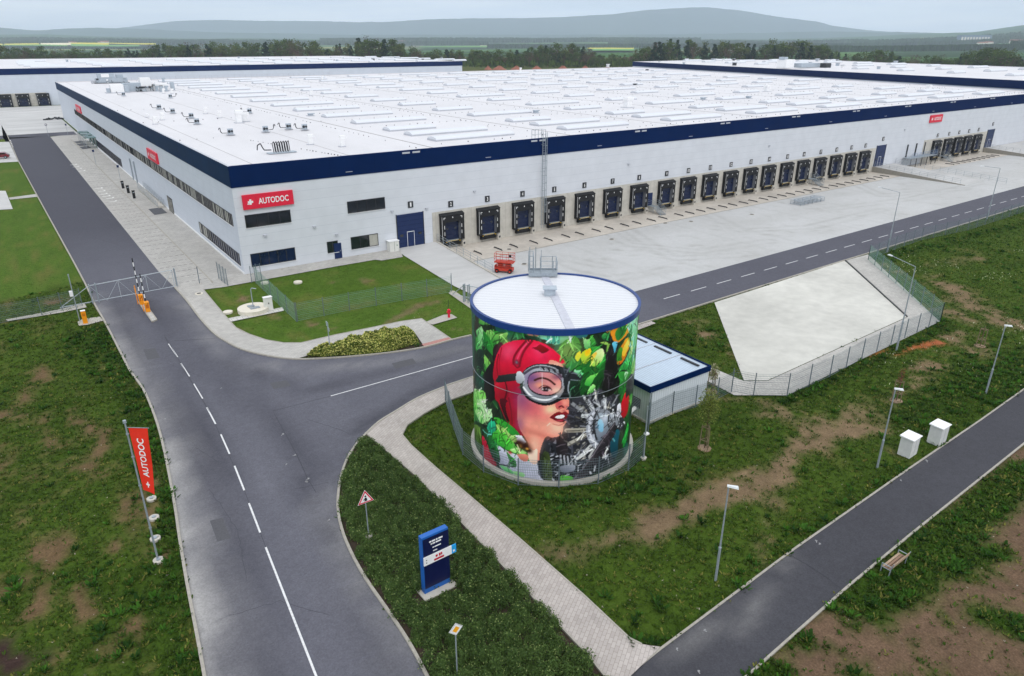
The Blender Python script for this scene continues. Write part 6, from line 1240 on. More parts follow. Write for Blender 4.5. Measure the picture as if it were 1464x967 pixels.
# flag
g = G(226, 801); t = empty('flagpole', (g[0], g[1], YARD), 0, 'tall grey pole flying a long red banner flag beside the road', 'flagpole')
mb = MB(); mb.bar((0, 0, -.1), (0, 0, 8.9), .055, M_steel, 10, .04); mb.cyl((0, 0), .09, 8.9, 9.05, M_steel, 8)
for z in (2.2, 5.0, 6.8, 8.2): mb.cyl((0, 0), .075, z, z+.08, M_steel, 8)
mb.build('pole', t); M_flag = mat('flag_red', '#e0301c', .6, var=.06)
fa = Vector((.90, -.42, 0)).normalized(); zt_f, zb_f, fw = 8.62, 4.75, .92
n_ = 14; mb = MB(); fn = Vector((-fa.y, fa.x, 0))
def fp(u, v, off=0.): return Vector((0, 0, zt_f-v*(zt_f-zb_f)))+fa*(.12+u*fw*(1-.42*v))+fn*(.06*math.sin(v*7+u*4)*u+off)+Vector((0, 0, -u*(.10+.16*v)*1.3))
for off in (.008, -.008):
    for i in range(6):
        for j in range(n_): mb.face([fp(i/6, j/n_, off), fp((i+1)/6, j/n_, off), fp((i+1)/6, (j+1)/n_, off), fp(i/6, (j+1)/n_, off)], M_flag)
for side in (-1, 1):
    vs, fs, tw, th_ = text_faces('AUTODOC', .02); i0 = len(mb.v); k = .60/tw
    for x, y in vs: v_ = .46-(x*k)*1.0; mb.v.append(tuple(fp(.50+side*(y*.40/th_), v_, side*.022)))
    for f in fs: mb.f.append(tuple(a+i0 for a in f)); mb.m.append(mb.mi(M_white))
    for (u0, u1, v0, v1) in ((.46, .54, .84, .93), (.36, .64, .87, .895)): mb.face([fp(u0, v0, side*.022), fp(u1, v0, side*.022), fp(u1, v1, side*.022), fp(u0, v1, side*.022)], M_white)
mb.build('flag', t); mb = MB(); mb.bar(fp(0, 0)-fa*.12+Vector((0, 0, .02)), fp(1, 0)+fa*.08+Vector((0, 0, .02)), .018, M_steel); mb.build('flag_arm', t)
fb = None
for i, (px, py) in enumerate(((217, 714), (220.5, 741), (222.3, 771), (227, 802))):
    g = G(px, py)
    c = MB().cyl((0, 0), .30, -.05, .10, M_conc, 14).cyl((0, 0), .12, .10, .16, M_steel, 10).build('concrete_footing', loc=(g[0], g[1], YARD)) if fb is None else fb.copy()
    if fb is None: fb = c
    else: COL.objects.link(c); c.location = (g[0], g[1], YARD)
    tag(c, ['small pale concrete flagpole footing farthest from the camera', 'small pale footing second from the far end of the row', 'small pale footing next to the one that carries the flagpole', 'pale concrete footing that carries the flagpole'][i], 'footing', 'flagpole footings in the verge')
# road signs in the planting bed
g = G(528, 774); t = empty('road_sign', (g[0], g[1], YARD), 0, 'triangular red bordered warning sign on a pole in the planting bed', 'road sign'); hs = 3.05
mb = MB(); mb.bar((0, 0, -.05), (0, 0, hs+.2), .032, M_steel, 8); mb.cyl((0, 0), .22, -.02, .5, M_conc, 10); mb.build('pole', t)
mb = MB(); tri = lambda s, y: [(-s, y, hs-.28-(s-.45)*.5), (s, y, hs-.28-(s-.45)*.5), (0, y, hs+.52+(s-.45)*1.0)]
mb.solid([(-.5, -.035, hs-.30), (.5, -.035, hs-.30), (0, -.035, hs+.57)], [(-.5, -.05, hs-.30), (.5, -.05, hs-.30), (0, -.05, hs+.57)], M_white); mb.face([(-.47, -.053, hs-.283), (.47, -.053, hs-.283), (0, -.053, hs+.535)], M_red); mb.face([(-.34, -.056, hs-.21), (.34, -.056, hs-.21), (0, -.056, hs+.385)], M_white)
mb.face([(-.09, -.06, hs-.17), (.10, -.06, hs-.17), (.07, -.06, hs+.03), (-.03, -.06, hs+.08)], M_bk); mb.face([(.0+.06*math.cos(a), -.06, hs+.15+.06*math.sin(a)) for a in np.linspace(0, 5.6, 9)], M_bk); mb.face([(-.15, -.061, hs-.06), (-.03, -.061, hs+.05), (0, -.061, hs+.01), (-.13, -.061, hs-.10)], M_bk)
mb.build('sign_plate', t)
p = P(651, 899, YARD+3.1); t = empty('road_sign', (p[0], p[1], YARD), 0, 'white and yellow diamond priority road sign at the lower edge of the view', 'road sign'); hs = 3.1
mb = MB(); mb.bar((0, 0, -.05), (0, 0, hs+.2), .032, M_steel, 8); mb.build('pole', t)
mb = MB(); dm = lambda s, y: [(0, y, hs-s), (s, y, hs), (0, y, hs+s), (-s, y, hs)]
mb.solid(dm(.36, -.035), dm(.36, -.05), M_white); mb.face(dm(.34, -.053), M_bk); mb.face(dm(.325, -.056), M_white); mb.face(dm(.19, -.059), mat('sign_yellow', '#f0a818', .5)); mb.build('sign_plate', t)
# totem
fl = G(607.5, 852); fr_ = G(643.8, 834); dx, dy = fr_[0]-fl[0], fr_[1]-fl[1]; wd = math.hypot(dx, dy); rz = math.atan2(dy, dx); print('totem', wd, math.degrees(rz))
t = empty('pylon_sign', (fl[0], fl[1], YARD), rz, 'dark blue upright information pylon with a white board in the planting bed', 'sign'); M_tb = mat('pylon_blue', '#1f5fae', .4, var=.06); M_tn = mat('pylon_navy', '#0b1440', .35, var=.12)
mb = MB(); mb.box2(0, wd, 0, .32, .0, 3.72, M_tb); mb.build('body', t); mb = MB(); mb.box2(.05, wd-.0, -.025, -.003, .42, 3.60, M_tn)
def bars(z, x0, segs, m=M_white, hh_=.035, y=-.035):
    for a, b in segs: mb.box2(x0+a, x0+b, y, y+.008, z, z+hh_*1.3, m)
bars(3.28, .42, ((0, .12), (.15, .36), (.40, .50), (.55, .80)), hh_=.07); bars(3.12, .50, ((0, .07), (.1, .26), (.30, .62)), hh_=.07); bars(2.88, .60, ((0, .1), (.12, .5)), hh_=.05); bars(2.66, .62, ((0, .25),), hh_=.04)
mb.build('front_panel', t); mb = MB(); zc = 2.25; mb.box2(.02, wd+.12, -.09, -.03, zc-.26, zc+.26, M_white); mb.box2(wd+.12, wd+.40, -.09, -.03, zc-.26, zc+.26, mat('cyan_panel', '#28a0e0', .4))
R_ = mat('logo_red', '#b81c34', .5); mb.box2(.72, .84, -.1, -.091, zc+.02, zc+.16, R_); mb.box2(.92, 1.02, -.1, -.091, zc, zc+.18, R_); mb.box2(1.04, 1.12, -.1, -.091, zc+.02, zc+.18, R_); mb.box2(.62, 1.22, -.1, -.091, zc-.18, zc-.06, R_); mb.box2(.14, .2, -.1, -.091, zc-.12, zc-.07, M_dark); mb.box2(.14, .2, -.1, -.091, zc+.05, zc+.1, M_dark)
mb.box2(wd+.2, wd+.3, -.1, -.091, zc-.16, zc-.04, M_white); mb.build('tenant_board', t); mb = MB(); mb.box2(-.22, wd+.2, -.45, .6, -.05, .10, M_conc)
mb.build('footing', t)

# ------------------------------------------------------------ yard things
def scissor_lift(cx, cy, rz):
    t = empty('scissor_lift', (cx, cy, YARD+.02), rz, 'orange red scissor lift parked by the low wall of the ramp', 'scissor lift'); M_o = mat('lift_red', '#b83826', .45, var=.1)
    mb = MB(); mb.box2(-1.15, 1.15, -.5, .5, .28, .62, M_o); mb.box2(-1.22, -1.1, -.35, .35, .3, .9, M_o); mb.box2(.75, 1.12, -.52, .52, .34, .6, M_bk); mb.build('chassis', t)
    for x in (-.85, .85):
        for y in (-.52, .52): mb = MB(); mb.bar((x, y-.09, .26), (x, y+.09, .26), .26, M_bk, 16); mb.bar((x, y-.1, .26), (x, y+.1, .26), .13, M_o, 12); mb.build('wheel', t)
    mb = MB()
    for k in range(4):
        for y in (-.33, .33): z = .68+k*.15; mb.bar((-.95, y, z), (.95, y, z+.12), .045, M_o); mb.bar((-.95, y*.85, z+.12), (.95, y*.85, z), .045, M_bk if k % 2 else M_o)
    mb.build('scissor_arms', t)
    mb = MB(); mb.box2(-1.2, 1.3, -.5, .5, 1.32, 1.44, M_o)
    for x in (-1.18, -.4, .4, 1.28):
        for y in (-.48, .48): mb.bar((x, y, 1.4), (x, y, 2.5), .028, M_o)
    for z in (1.8, 2.15, 2.5):
        for y in (-.48, .48): mb.bar((-1.18, y, z), (1.28, y, z), .026, M_o)
        for x in (-1.18, 1.28): mb.bar((x, -.48, z), (x, .48, z), .026, M_o)
    mb.box((.9, -.5, 2.3), (.3, .15, .3), M_bk); mb.build('platform', t)
scissor_lift(28.35, -14.3, R(-50))
rk = None
for i in range(6):
    if rk is None:
        mb = MB(); W_, D_, H_ = 1.15, 2.1, .75
        for x in (0, W_):
            for y in (0, D_): mb.bar((x, y, 0), (x, y, H_), .035, M_steel)
        for z in (.12, .40, H_):
            mb.path([(0, 0, z), (W_, 0, z), (W_, D_, z), (0, D_, z), (0, 0, z)], .03, M_unit, 4)
        for k in range(1, 6): mb.bar((0, D_*k/6, H_), (W_, D_*k/6, H_), .03, M_unit); mb.bar((0, D_*k/6, .12), (W_, D_*k/6, .12), .03, M_unit)
        rk = mb.build('steel_rack'); c = rk
    else: c = rk.copy(); COL.objects.link(c)
    c.location = (94.2+1.25*i, -12.4+.12*(i % 2), YARD+.02); tag(c, ['low galvanised rack at the left end of the yard row', 'low galvanised rack second from the left of the yard row', 'low galvanised rack third from the left of the yard row', 'low galvanised rack third from the right of the yard row', 'low galvanised rack second from the right of the yard row', 'low galvanised rack at the right end of the yard row'][i], 'rack', 'low galvanised racks standing in the yard')
M_iron = mat('cast_iron', '#55534f', .8, var=.2); mh = None
for i, (px, py, lab) in enumerate(((729, 373, 'round drain cover in the yard just right of the scissor lift'), (749.6, 378, 'round drain cover in the yard behind the tank platform'), (728, 357, 'round drain cover in the apron near dock three'), (874.6, 342.5, 'round drain cover in the yard below dock seven'), (951, 319.5, 'round drain cover at the edge of the apron below dock nine'), (988, 317, 'round drain cover in the open yard below dock ten'), (1075, 307, 'round drain cover in the open yard below dock thirteen'), (650, 350, 'round drain cover beside dock two') if False else (1160, 276, 'round drain cover above the row of low racks'))):
    g = G(px, py)
    if mh is None: mh = MB().cyl((0, 0), .42, -.01, .035, M_conc, 18).cyl((0, 0), .32, .035, .045, M_iron, 18).build('manhole_cover'); c = mh
    else: c = mh.copy(); COL.objects.link(c)
    c.location = (g[0], g[1], YARD+.015); tag(c, lab, 'manhole cover', 'drain covers in the truck yard')
# office lawn: well cover, cabinet, vent, hydrant, small covers
drape('stepping_path', GG([(326, 456), (404, 440), (406, 445), (330, 460.8)]), brick_mat('step_slabs', '#c9c7c2', '#bdbbb6', '#33382c', .55, .6, rough=.9), .05)
g = G(362.5, 444); zz = h(g[0], g[1]); t = empty('well_cover', (g[0], g[1], zz), 0, 'round pale concrete well cover with steel hatches on the lawn', 'well'); M_well = mat('well_concrete', '#d6cfc0', .8, var=.08)
mb = MB(); mb.cyl((0, 0), 1.62, -.1, .36, M_well, 36); mb.build('slab', t); mb = MB(); mb.box((.1, -.35, .40), (1.0, .55, .07), M_steel); mb.box((-.1, .45, .40), (.7, .5, .07), M_steel); mb.build('hatch', t)
mb = MB(); mb.path([(.05, .1, .36), (.05, .1, 2.35), (.15, .05, 2.5), (.55, -.2, 2.42)], .05, M_steel, 8); mb.build('vent_pipe', t)
g = G(384.5, 443); tag(MB().box((0, 0, .72), (.85, .45, 1.44), MATS['cabinet_white']).box((0, 0, 1.46), (.95, .55, .06), M_white).box((.0, -.235, .8), (.1, .02, .16), M_dark).build('electrical_cabinet', loc=(g[0], g[1], h(g[0], g[1]))), 'small white cabinet beside the round well cover', 'cabinet')
for px, py, r_, lab in ((325.8, 447.2, .5, 'pale round cover in the lawn by the stepping path'), (378.5, 405, .45, 'pale round cover in the lawn inside the fence corner'), (426, 404.3, .5, 'pale oval cover in the middle of the office lawn'), (284.8, 421.2, .42, 'round cover with pale rim in the pavement near the gate')):
    g = G(px, py); tag(MB().cyl((0, 0), r_, -.05, .14, M_well, 18).cyl((0, 0), r_*.6, .14, .15, M_iron if 'rim' in lab else M_well, 14).build('manhole_cover', loc=(g[0], g[1], h(g[0], g[1]))), lab, 'cover')
drape('hydrant_path', GG([(607.5, 461.7), (634, 451), (645.6, 450), (653.8, 455), (619, 465)]), M_gravel, .06)
g = G(642, 454.5); t = empty('fire_hydrant', (g[0], g[1], h(g[0], g[1])), 0, 'red fire hydrant on pale stones in the lawn near the tank', 'hydrant'); mb = MB(); mb.cyl((0, 0), .13, 0, .8, M_red, 12); mb.cyl((0, 0), .17, .8, .92, M_red, 12); mb.bar((0, 0, .92), (0, 0, 1.02), .10, M_red, 10, .03); mb.bar((-.24, 0, .68), (.24, 0, .68), .07, M_red, 8); mb.build('body', t); mb = MB(); mb.bar((.18, .35, 0), (.18, .35, 1.9), .025, M_dark, 6); mb.build('marker_post', t)
# footway side: cabinets and bench
M_cab = mat('kiosk_white', '#cfd0cd', .7, var=.10, scale=2, stain=.12)
for (pl, pf, pr_, hg, lab) in (((1288.3, 647), (1299.8, 656.5), (1315, 646), 1.45, 'white electrical cabinet left of its twin beside the footway'), ((1330.3, 630), (1341.5, 639), (1356.5, 629.5), 1.45, 'white electrical cabinet right of its twin, touching the footway edge')):
    a = G(*pl); b = G(*pf); c = G(*pr_); u = Vector((c[0]-b[0], c[1]-b[1], 0)); v = Vector((a[0]-b[0], a[1]-b[1], 0)); rz = math.atan2(u.y, u.x); lu = min(u.length, 1.1); lv = min(v.length, .85); print('cab', u.length, v.length, math.degrees(rz))
    t = empty('electrical_cabinet', (b[0], b[1], YARD), rz, lab, 'cabinet', 'white cabinets beside the footway')
    mb = MB(); mb.box2(0, lu, 0, lv, 0, hg, M_cab); mb.box2(lu/2-.01, lu/2+.01, -.012, -.001, .15, hg-.1, M_skyk); mb.build('housing', t)
    mb = MB(); mb.solid([(-.08, -.08, hg), (lu+.08, -.08, hg), (lu+.08, lv+.08, hg), (-.08, lv+.08, hg)], [(-.08, -.08, hg+.05), (lu+.08, -.08, hg+.05), (lu+.08, lv+.08, hg+.10), (-.08, lv+.08, hg+.10)], M_white); mb.build('lid', t)
g0 = P(1261.4, 809, -.70); g1 = P(1283.8, 791.4, -.70); rz = math.atan2(g1[1]-g0[1], g1[0]-g0[0]); print('bench', math.hypot(g1[1]-g0[1], g1[0]-g0[0]), math.degrees(rz))
t = empty('park_bench', (g0[0]+.42*math.sin(rz), g0[1]-.42*math.cos(rz), YARD), rz, 'small wooden slatted bench with steel frame in the grass beside the footway', 'bench'); M_wd = mat('bench_wood', '#8a6e5a', .7, var=.2, scale=5, stretch=(1, 8, 8)); M_wd2 = mat('bench_wood_pale', '#a58f78', .7, var=.2, scale=5)
mb = MB()
for k in range(3): mb.box2(0, 1.8, .0+k*.155, .12+k*.155, .43, .475, M_wd if k < 2 else M_wd2)
mb.build('seat', t); mb = MB()
for k in range(2): mb.solid([(0, -.06-.02*k, .56+.16*k), (1.8, -.06-.02*k, .56+.16*k), (1.8, -.10-.02*k, .56+.16*k), (0, -.10-.02*k, .56+.16*k)], [(0, -.09-.02*k, .68+.16*k), (1.8, -.09-.02*k, .68+.16*k), (1.8, -.13-.02*k, .68+.16*k), (0, -.13-.02*k, .68+.16*k)], M_wd2)
mb.build('backrest', t)
for x in (.0, 1.8):
    mb = MB(); mb.path([(x, .45, 0), (x, .45, .64), (x, -.05, .64)], .028, M_steel, 6); mb.path([(x, -.02, 0), (x, -.05, .5), (x, -.15, .9)], .028, M_steel, 6); mb.bar((x, -.02, .42), (x, .45, .42), .025, M_steel, 6); mb.build('leg', t)
# red car far left
g = G(4, 228); t = empty('parked_car', (g[0]-.6, g[1]+1.6, .03), R(-8), 'dark red estate car on the pale parking area beside the left road', 'car'); M_car = mat('car_red', '#6d0f22', .2, var=.05, spec=.8)
prof = [(-2.1, .35), (-2.1, .75), (-1.95, .95), (-1.2, 1.02), (-.6, 1.42), (1.3, 1.45), (1.95, 1.0), (2.1, .9), (2.12, .35)]
mb = MB(); mb.solid([(x, -.85, z) for x, z in prof], [(x, .85, z) for x, z in prof], M_car); mb.build('body', t); mb = MB()
for y in (-.86, .85): mb.box2(-.75, 1.5, y, y+.01, 1.03, 1.34, M_glass)
mb.face([(-1.2, -.72, 1.04), (-1.2, .72, 1.04), (-.66, .66, 1.41), (-.66, -.66, 1.41)], M_glass); mb.build('window', t)
for x in (-1.35, 1.35):
    for y in (-.82, .82): mb = MB(); mb.bar((x, y-.1, .32), (x, y+.1, .32), .32, M_bk, 16); mb.bar((x, y-.11, .32), (x, y+.11, .32), .18, M_steel, 12); mb.build('wheel', t)
for y in (-.6, .6): mb = MB(); mb.box((-2.09, y, .72), (.06, .34, .14), M_white); mb.build('headlight', t)
mb = MB(); mb.box2(0, 1.0, 0, .3, .02, .22, M_dark)
g = G(78, 171.5); rr = random.Random(4); t = empty('cable_heap', (g[0], g[1], .03), 0, 'low dark heap on the roadway at the far end of the parking bays', 'heap'); mb = MB()
for k in range(14): a = rr.uniform(0, 6.28); x, y = rr.uniform(-3, 3), rr.uniform(-1.6, 1.6); mb.bar((x, y, .25), (x+math.cos(a)*1.6, y+math.sin(a)*1.0, rr.uniform(.2, .8)), .22, M_dark, 6)
mb.build('bundle', t)

# ------------------------------------------------------------ saplings
M_bark = mat('bark', '#5c4a38', .9, var=.2, scale=8); M_stake = mat('stake_wood', '#7a6a55', .9, var=.2, scale=8)
def leaf_cloud(name, parent, c, rad, n, size, c1, c2, seed):
    rg = np.random.default_rng(seed); d = rg.normal(size=(n, 3)); d /= np.linalg.norm(d, axis=1)[:, None]; r_ = rg.random(n)**.6; Pp = d*r_[:, None]*np.array(rad)+np.array(c)
    nn = rg.normal(size=(n, 3)); nn /= np.linalg.norm(nn, axis=1)[:, None]; tt = np.cross(nn, rg.normal(size=(n, 3))); tt /= np.linalg.norm(tt, axis=1)[:, None]; bb = np.cross(nn, tt); s = size*(.6+.8*rg.random(n))[:, None]
    V = np.stack([Pp-tt*s, Pp+bb*s*.6, Pp+tt*s, Pp-bb*s*.6], 1); col = mixc(c1, c2, rg.random(n)); return np_mesh(name, V.reshape(-1, 3), np.arange(n*4).reshape(-1, 4), M_blade, np.repeat(col[:, None], 4, 1).reshape(-1, 3), parent)
def sapling(px, py, hgt, crown, label, c1, c2, seed, n=900, leaf=.045):
    g = G(px, py); t = empty('young_tree', (g[0], g[1], h(g[0], g[1])), 0, label, 'tree', None); rg = random.Random(seed)
    mb = MB(); mb.bar((0, 0, 0), (0, 0, hgt*.62), .035, M_bark, 6, .025)
    for k in range(16): z = hgt*rg.uniform(.38, .8); a = rg.uniform(0, 6.28); l_ = crown*rg.uniform(.6, 1.1); mb.bar((0, 0, z), (math.cos(a)*l_*.7, math.sin(a)*l_*.7, z+l_*.9), .014, M_bark, 4, .006)
    mb.bar((0, 0, hgt*.62), (.05, 0, hgt), .022, M_bark, 5, .006); mb.build('trunk', t)
    if n: leaf_cloud('crown', t, (0, 0, hgt*.7), (crown, crown, hgt*.32), n, leaf, hx(c1), hx(c2), seed)
    for a in (.3, 2.4, 4.5): mb = MB(); x, y = .38*math.cos(a), .38*math.sin(a); mb.bar((x, y, 0), (x*.85, y*.85, 1.9), .035, M_stake, 6); mb.build('stake', t)
    mb = MB(); q = [(.36*math.cos(a), .36*math.sin(a), 1.75) for a in (.3, 2.4, 4.5, .3)]; mb.path(q, .03, M_stake, 4); mb.path([(x, y, .7) for x, y, z in q], .025, M_stake, 4); mb.bar((q[0][0], q[0][1], .65), (q[0][0], q[0][1], 1.8), .02, M_stake, 4); mb.build('stake_frame', t); MB().cyl((0, 0), .5, -.04, .03, mat('mulch', '#8a7560', .95, var=.3, scale=9), 12).build('mulch', t)
    return t
sapling(1007, 641, 4.9, .85, 'young tree with airy olive crown staked in front of the pump house', '#4c5c28', '#8a9448', 5, 1900, .06)
sapling(1017, 560, 2.6, .5, 'little pale leaved tree behind the corner of the pump house', '#6a7a44', '#b0a888', 6, 420, .07)
sapling(1281, 573, 3.0, .35, 'thin reddish sapling with stakes behind the middle street lamp', '#6a3c30', '#8a5a44', 8, 160, .05)
sapling(1401, 495, 2.2, .2, 'leafless staked sapling on the meadow left of the far street lamp', '#6a5c44', '#6a5c44', 9, 0)
print('details done')

# ------------------------------------------------------------ land beyond: rising ground, far plain, hills
def far_pt(px, fwd):   # a point on the map at a picture column and forward distance, from the camera position
    rx = (px-732)/FPX*fwd*1.0; f2 = np.array([_sh, _ch]); r2 = np.array([_ch, -_sh]); return CAM[0]+f2[0]*fwd+r2[0]*rx, CAM[1]+f2[1]*fwd+r2[1]*rx
def sm(a, b, x): t = np.clip((x-a)/(b-a), 0, 1); return t*t*(3-2*t)
def rise(px, d):       # embankment behind the warehouses, sinking away on the right
    st = np.where(px > 940, 640, 545); top = np.interp(px, [-200, 200, 640, 700, 900, 1000, 1200, 1600], [8, 8, 8, 6.5, 6.5, 5, 1, -2]); return top*sm(st, st+80, d)*(1-sm(1100, 2200, d))
hz_far = lambda px: np.interp(px, [-300, 0, 120, 200, 300, 520, 640, 700, 850, 1050, 1150, 1250, 1340, 1400, 1464, 1750], [55, 53, 51, 53, 56, 57, 57, 57.5, 57, 57, 55, 52, 52, 46, 43.5, 40])
pxs = np.linspace(-420, 1900, 330); ds = np.concatenate([np.linspace(480, 1200, 40), np.geomspace(1260, 7000, 60)])
PX, DD = np.meshgrid(pxs, ds, indexing='ij'); cosf = np.sqrt(1+((PX-732)/FPX)**2)
def wpt(PX, DD): rx = (PX-732)/FPX*DD; return CAM[0]+_sh*DD+_ch*rx, CAM[1]+_ch*DD-_sh*rx
WX, WY = wpt(PX, DD); top = 26+(60.3-hz_far(PX))*7000/1008/np.cos(PITCH)**1*.93
WZ = -.6+rise(PX, DD)+fbm(WX, WY, 60, 3)*1.5*sm(700, 900, DD)+(top-0)*sm(3200, 7000, DD)*(1.)+(fbm(WX, WY, 900, 3)-.5)*26*sm(2500, 4500, DD)+sm(1150, 1500, PX)*sm(1100, 5200, DD)*42
idx = np.arange(PX.size).reshape(PX.shape); Q = np.stack([idx[:-1, :-1], idx[1:, :-1], idx[1:, 1:], idx[:-1, 1:]], -1)
# fields: patchwork by strips of land
def field_col(x, y, d, px):
    u = x*.8+y*.25; v = y*.8-x*.3; iu = np.floor(u/420+fbm(x, y, 700, 2)*1.5).astype(int); iv = np.floor(v/170+fbm(y, x, 900, 2)*2).astype(int); r_ = _T[iu % 256, iv % 256]
    pal = np.array([hx('#2c4428'), hx('#3f6030'), hx('#263c24'), hx('#4c6c38'), hx('#2a4028'), hx('#66654c'), hx('#365830'), hx('#8c8a48')]); k = np.select([r_ < .30, r_ < .45, r_ < .60, r_ < .72, r_ < .80, r_ < .85, r_ < .94], range(7), 7); return pal[k]
fc = field_col(WX, WY, DD, PX); fc = np.where((DD < 1050)[..., None], mixc(hx('#3c4a24'), hx('#5a5a34'), fbm(WX, WY, 30, 3)), fc)
fc = np.where((DD > 5200)[..., None], mixc(hx('#2c4a34'), hx('#3f5c40'), fbm(WX, WY, 500, 4)), fc)
M_land = attr_mat('far_land', noise_amt=.2, noise_scale=.02, rough=.95, spec=.02)
o = np_mesh('land', np.stack([WX, WY, WZ], -1), Q, M_land, fc.reshape(-1, 3), smooth=True); tag(o, kind='structure')
# bright rape and corn fields seen as thin strips
M_rape = mat('rape_field', '#c8bc28', .9, var=.1, scale=.01); M_corn = mat('young_corn', '#5f9440', .9, var=.1, scale=.01); M_cream = mat('cream_field', '#e0d8b4', .9, var=.05, scale=.01); M_pale = mat('pale_field', '#b9b48c', .9, var=.1, scale=.01)
def ground_d(py, px=732.):
    dep = math.tan(PITCH-math.atan((483.5-py)/FPX)); i = min(len(pxs)-1, max(0, int(np.searchsorted(pxs, px)))); k = 26-ds*dep <= WZ[i]; k[:42] = False
    return float(ds[np.argmax(k)]) if k.any() else float(ds[-1])
for x0, x1, y0, y1, m in ((14, 60, 65.0, 66.8, M_rape), (62, 108, 64.8, 66.4, M_rape), (110, 150, 64.6, 66.2, M_cream), (150, 200, 64.4, 66.4, M_rape), (200, 262, 64.0, 65.8, M_rape), (150, 240, 66.6, 68.4, M_corn), (20, 145, 67.0, 68.6, M_corn), (610, 700, 67.6, 69.6, M_corn), (690, 745, 67.0, 68.6, M_pale), (647, 712, 59.2, 60.8, M_cream), (722, 744, 59.6, 61.4, M_cream), (832, 893, 70.5, 72.2, M_rape), (838, 893, 72.4, 75.5, M_corn), (1250, 1300, 63.5, 65, M_corn), (1280, 1400, 66, 69, M_corn), (1170, 1230, 69, 73, M_corn)):
    d0_, d1_ = ground_d(y1, (x0+x1)/2), ground_d(y0, (x0+x1)/2); d1_ = max(d1_, d0_+120); pts = [wpt(a, b) for a, b in ((x0, d0_), (x1, d0_), (x1+3, d1_), (x0+3, d1_))]
    def zz_(p, px, d): i = min(len(pxs)-1, max(0, int(np.searchsorted(pxs, px)))); j = min(len(ds)-1, max(0, int(np.searchsorted(ds, d)))); return WZ[i, j]+5.
    mb = MB(); n = 10; grid = [[wpt(x0+(x1-x0)*i/n, d0_+(d1_-d0_)*j/n)+(zz_(None, x0+(x1-x0)*i/n, d0_+(d1_-d0_)*j/n),) for j in range(n+1)] for i in range(n+1)]
    for i in range(n):
        for j in range(n): mb.face([grid[i][j], grid[i+1][j], grid[i+1][j+1], grid[i][j+1]], m)
    tag(mb.build('field'), kind='structure')
p = P(1360, 66.5, 30); 
# distant ridges
def ridge(name, prof, dist, depth, c1, c2, seed):
    xs = [a for a, b in prof]; ys = [b for a, b in prof]; q = np.linspace(-300, 1780, 420); y = np.interp(q, xs, ys)+(fbm(q*9, q*0+seed, 260, 4)-.5)*1.6; zt = 26+(60.3-y)*dist/1008*1.085
    rowsd = [(-depth, -40.), (-depth*.6, .42), (-depth*.3, .78), (0, 1.), (depth*.4, .5), (depth, -40.)]; V = []
    for dd_, k in rowsd:
        X, Y = wpt(q, np.full_like(q, dist+dd_)); Z = np.full_like(q, k) if k < -1 else zt*k+(fbm(X, Y, dist*.03, 4)-.5)*zt.mean()*.25*(k < 1); V.append(np.stack([X, Y, Z], -1))
    V = np.stack(V, 1); idx = np.arange(len(q)*len(rowsd)).reshape(len(q), -1); Q = np.stack([idx[:-1, :-1], idx[1:, :-1], idx[1:, 1:], idx[:-1, 1:]], -1)
    c = mixc(hx(c1), hx(c2), fbm(V[..., 0], V[..., 1], dist*.05, 4)); o = np_mesh(name, V, Q, M_land, c.reshape(-1, 3), smooth=True); tag(o, kind='structure')
ridge('hills', [(-500, 50), (0, 45.5), (60, 44.5), (110, 47), (190, 44), (260, 46), (330, 49), (500, 52), (700, 52), (900, 52), (1060, 50), (1150, 48.5), (1260, 49.5), (1340, 51), (1420, 50), (2000, 50)], 8600, 1200, '#28403a', '#3c5448', 3)
ridge('mountains', [(-500, 52), (150, 50), (235, 43), (290, 37), (350, 35.5), (420, 37), (560, 38), (640, 34.5), (700, 34), (770, 33.5), (850, 30.5), (910, 25), (950, 22.5), (985, 21.8), (1015, 24), (1060, 29.5), (1090, 34), (1130, 37.5), (1150, 42), (1200, 47), (1300, 52), (2000, 56)], 11500, 1500, '#263c3a', '#384e4a', 9)

# woods far off that read as one mass
def wood_strip(x0, x1, py, hgt, depth, seed, c1='#22381f', c2='#3f5a30', zadd=0):
    rg = np.random.default_rng(seed); d = ground_d(py, (x0+x1)/2); n = int((x1-x0)*2.2)+6; q = x0+(x1-x0)*rg.random(n*6); dd_ = d+rg.random(n*6)*depth; X, Y = wpt(q, dd_)
    j = np.clip(np.searchsorted(ds, dd_), 0, len(ds)-1); i = np.clip(np.searchsorted(pxs, q), 0, len(pxs)-1); Z = WZ[i, j]; s = d/FPX*rg.uniform(1.0, 2.6, n*6); hh_ = hgt*rg.uniform(.6, 1.15, n*6)
    Vs = []; cs = []
    for k in range(3):
        a = rg.uniform(0, np.pi, n*6); ux, uy = np.cos(a)*s, np.sin(a)*s
        Vs.append(np.stack([np.stack([X-ux, Y-uy, Z-2], -1), np.stack([X+ux, Y+uy, Z-2], -1), np.stack([X+ux*.55, Y+uy*.55, Z+hh_], -1), np.stack([X-ux*.55, Y-uy*.55, Z+hh_*.95], -1)], 1)); cs.append(np.repeat(mixc(hx(c1), hx(c2), rg.random(n*6))[:, None], 4, 1))
    V = np.concatenate(Vs); o = np_mesh('woodland', V.reshape(-1, 3), np.arange(len(V)*4).reshape(-1, 4), M_leaf, np.concatenate(cs).reshape(-1, 3)); return tag(o, kind='stuff')
M_leaf = attr_mat('tree_leaves', noise_amt=.2, noise_scale=.6, rough=.85, spec=.1, trans=.2)
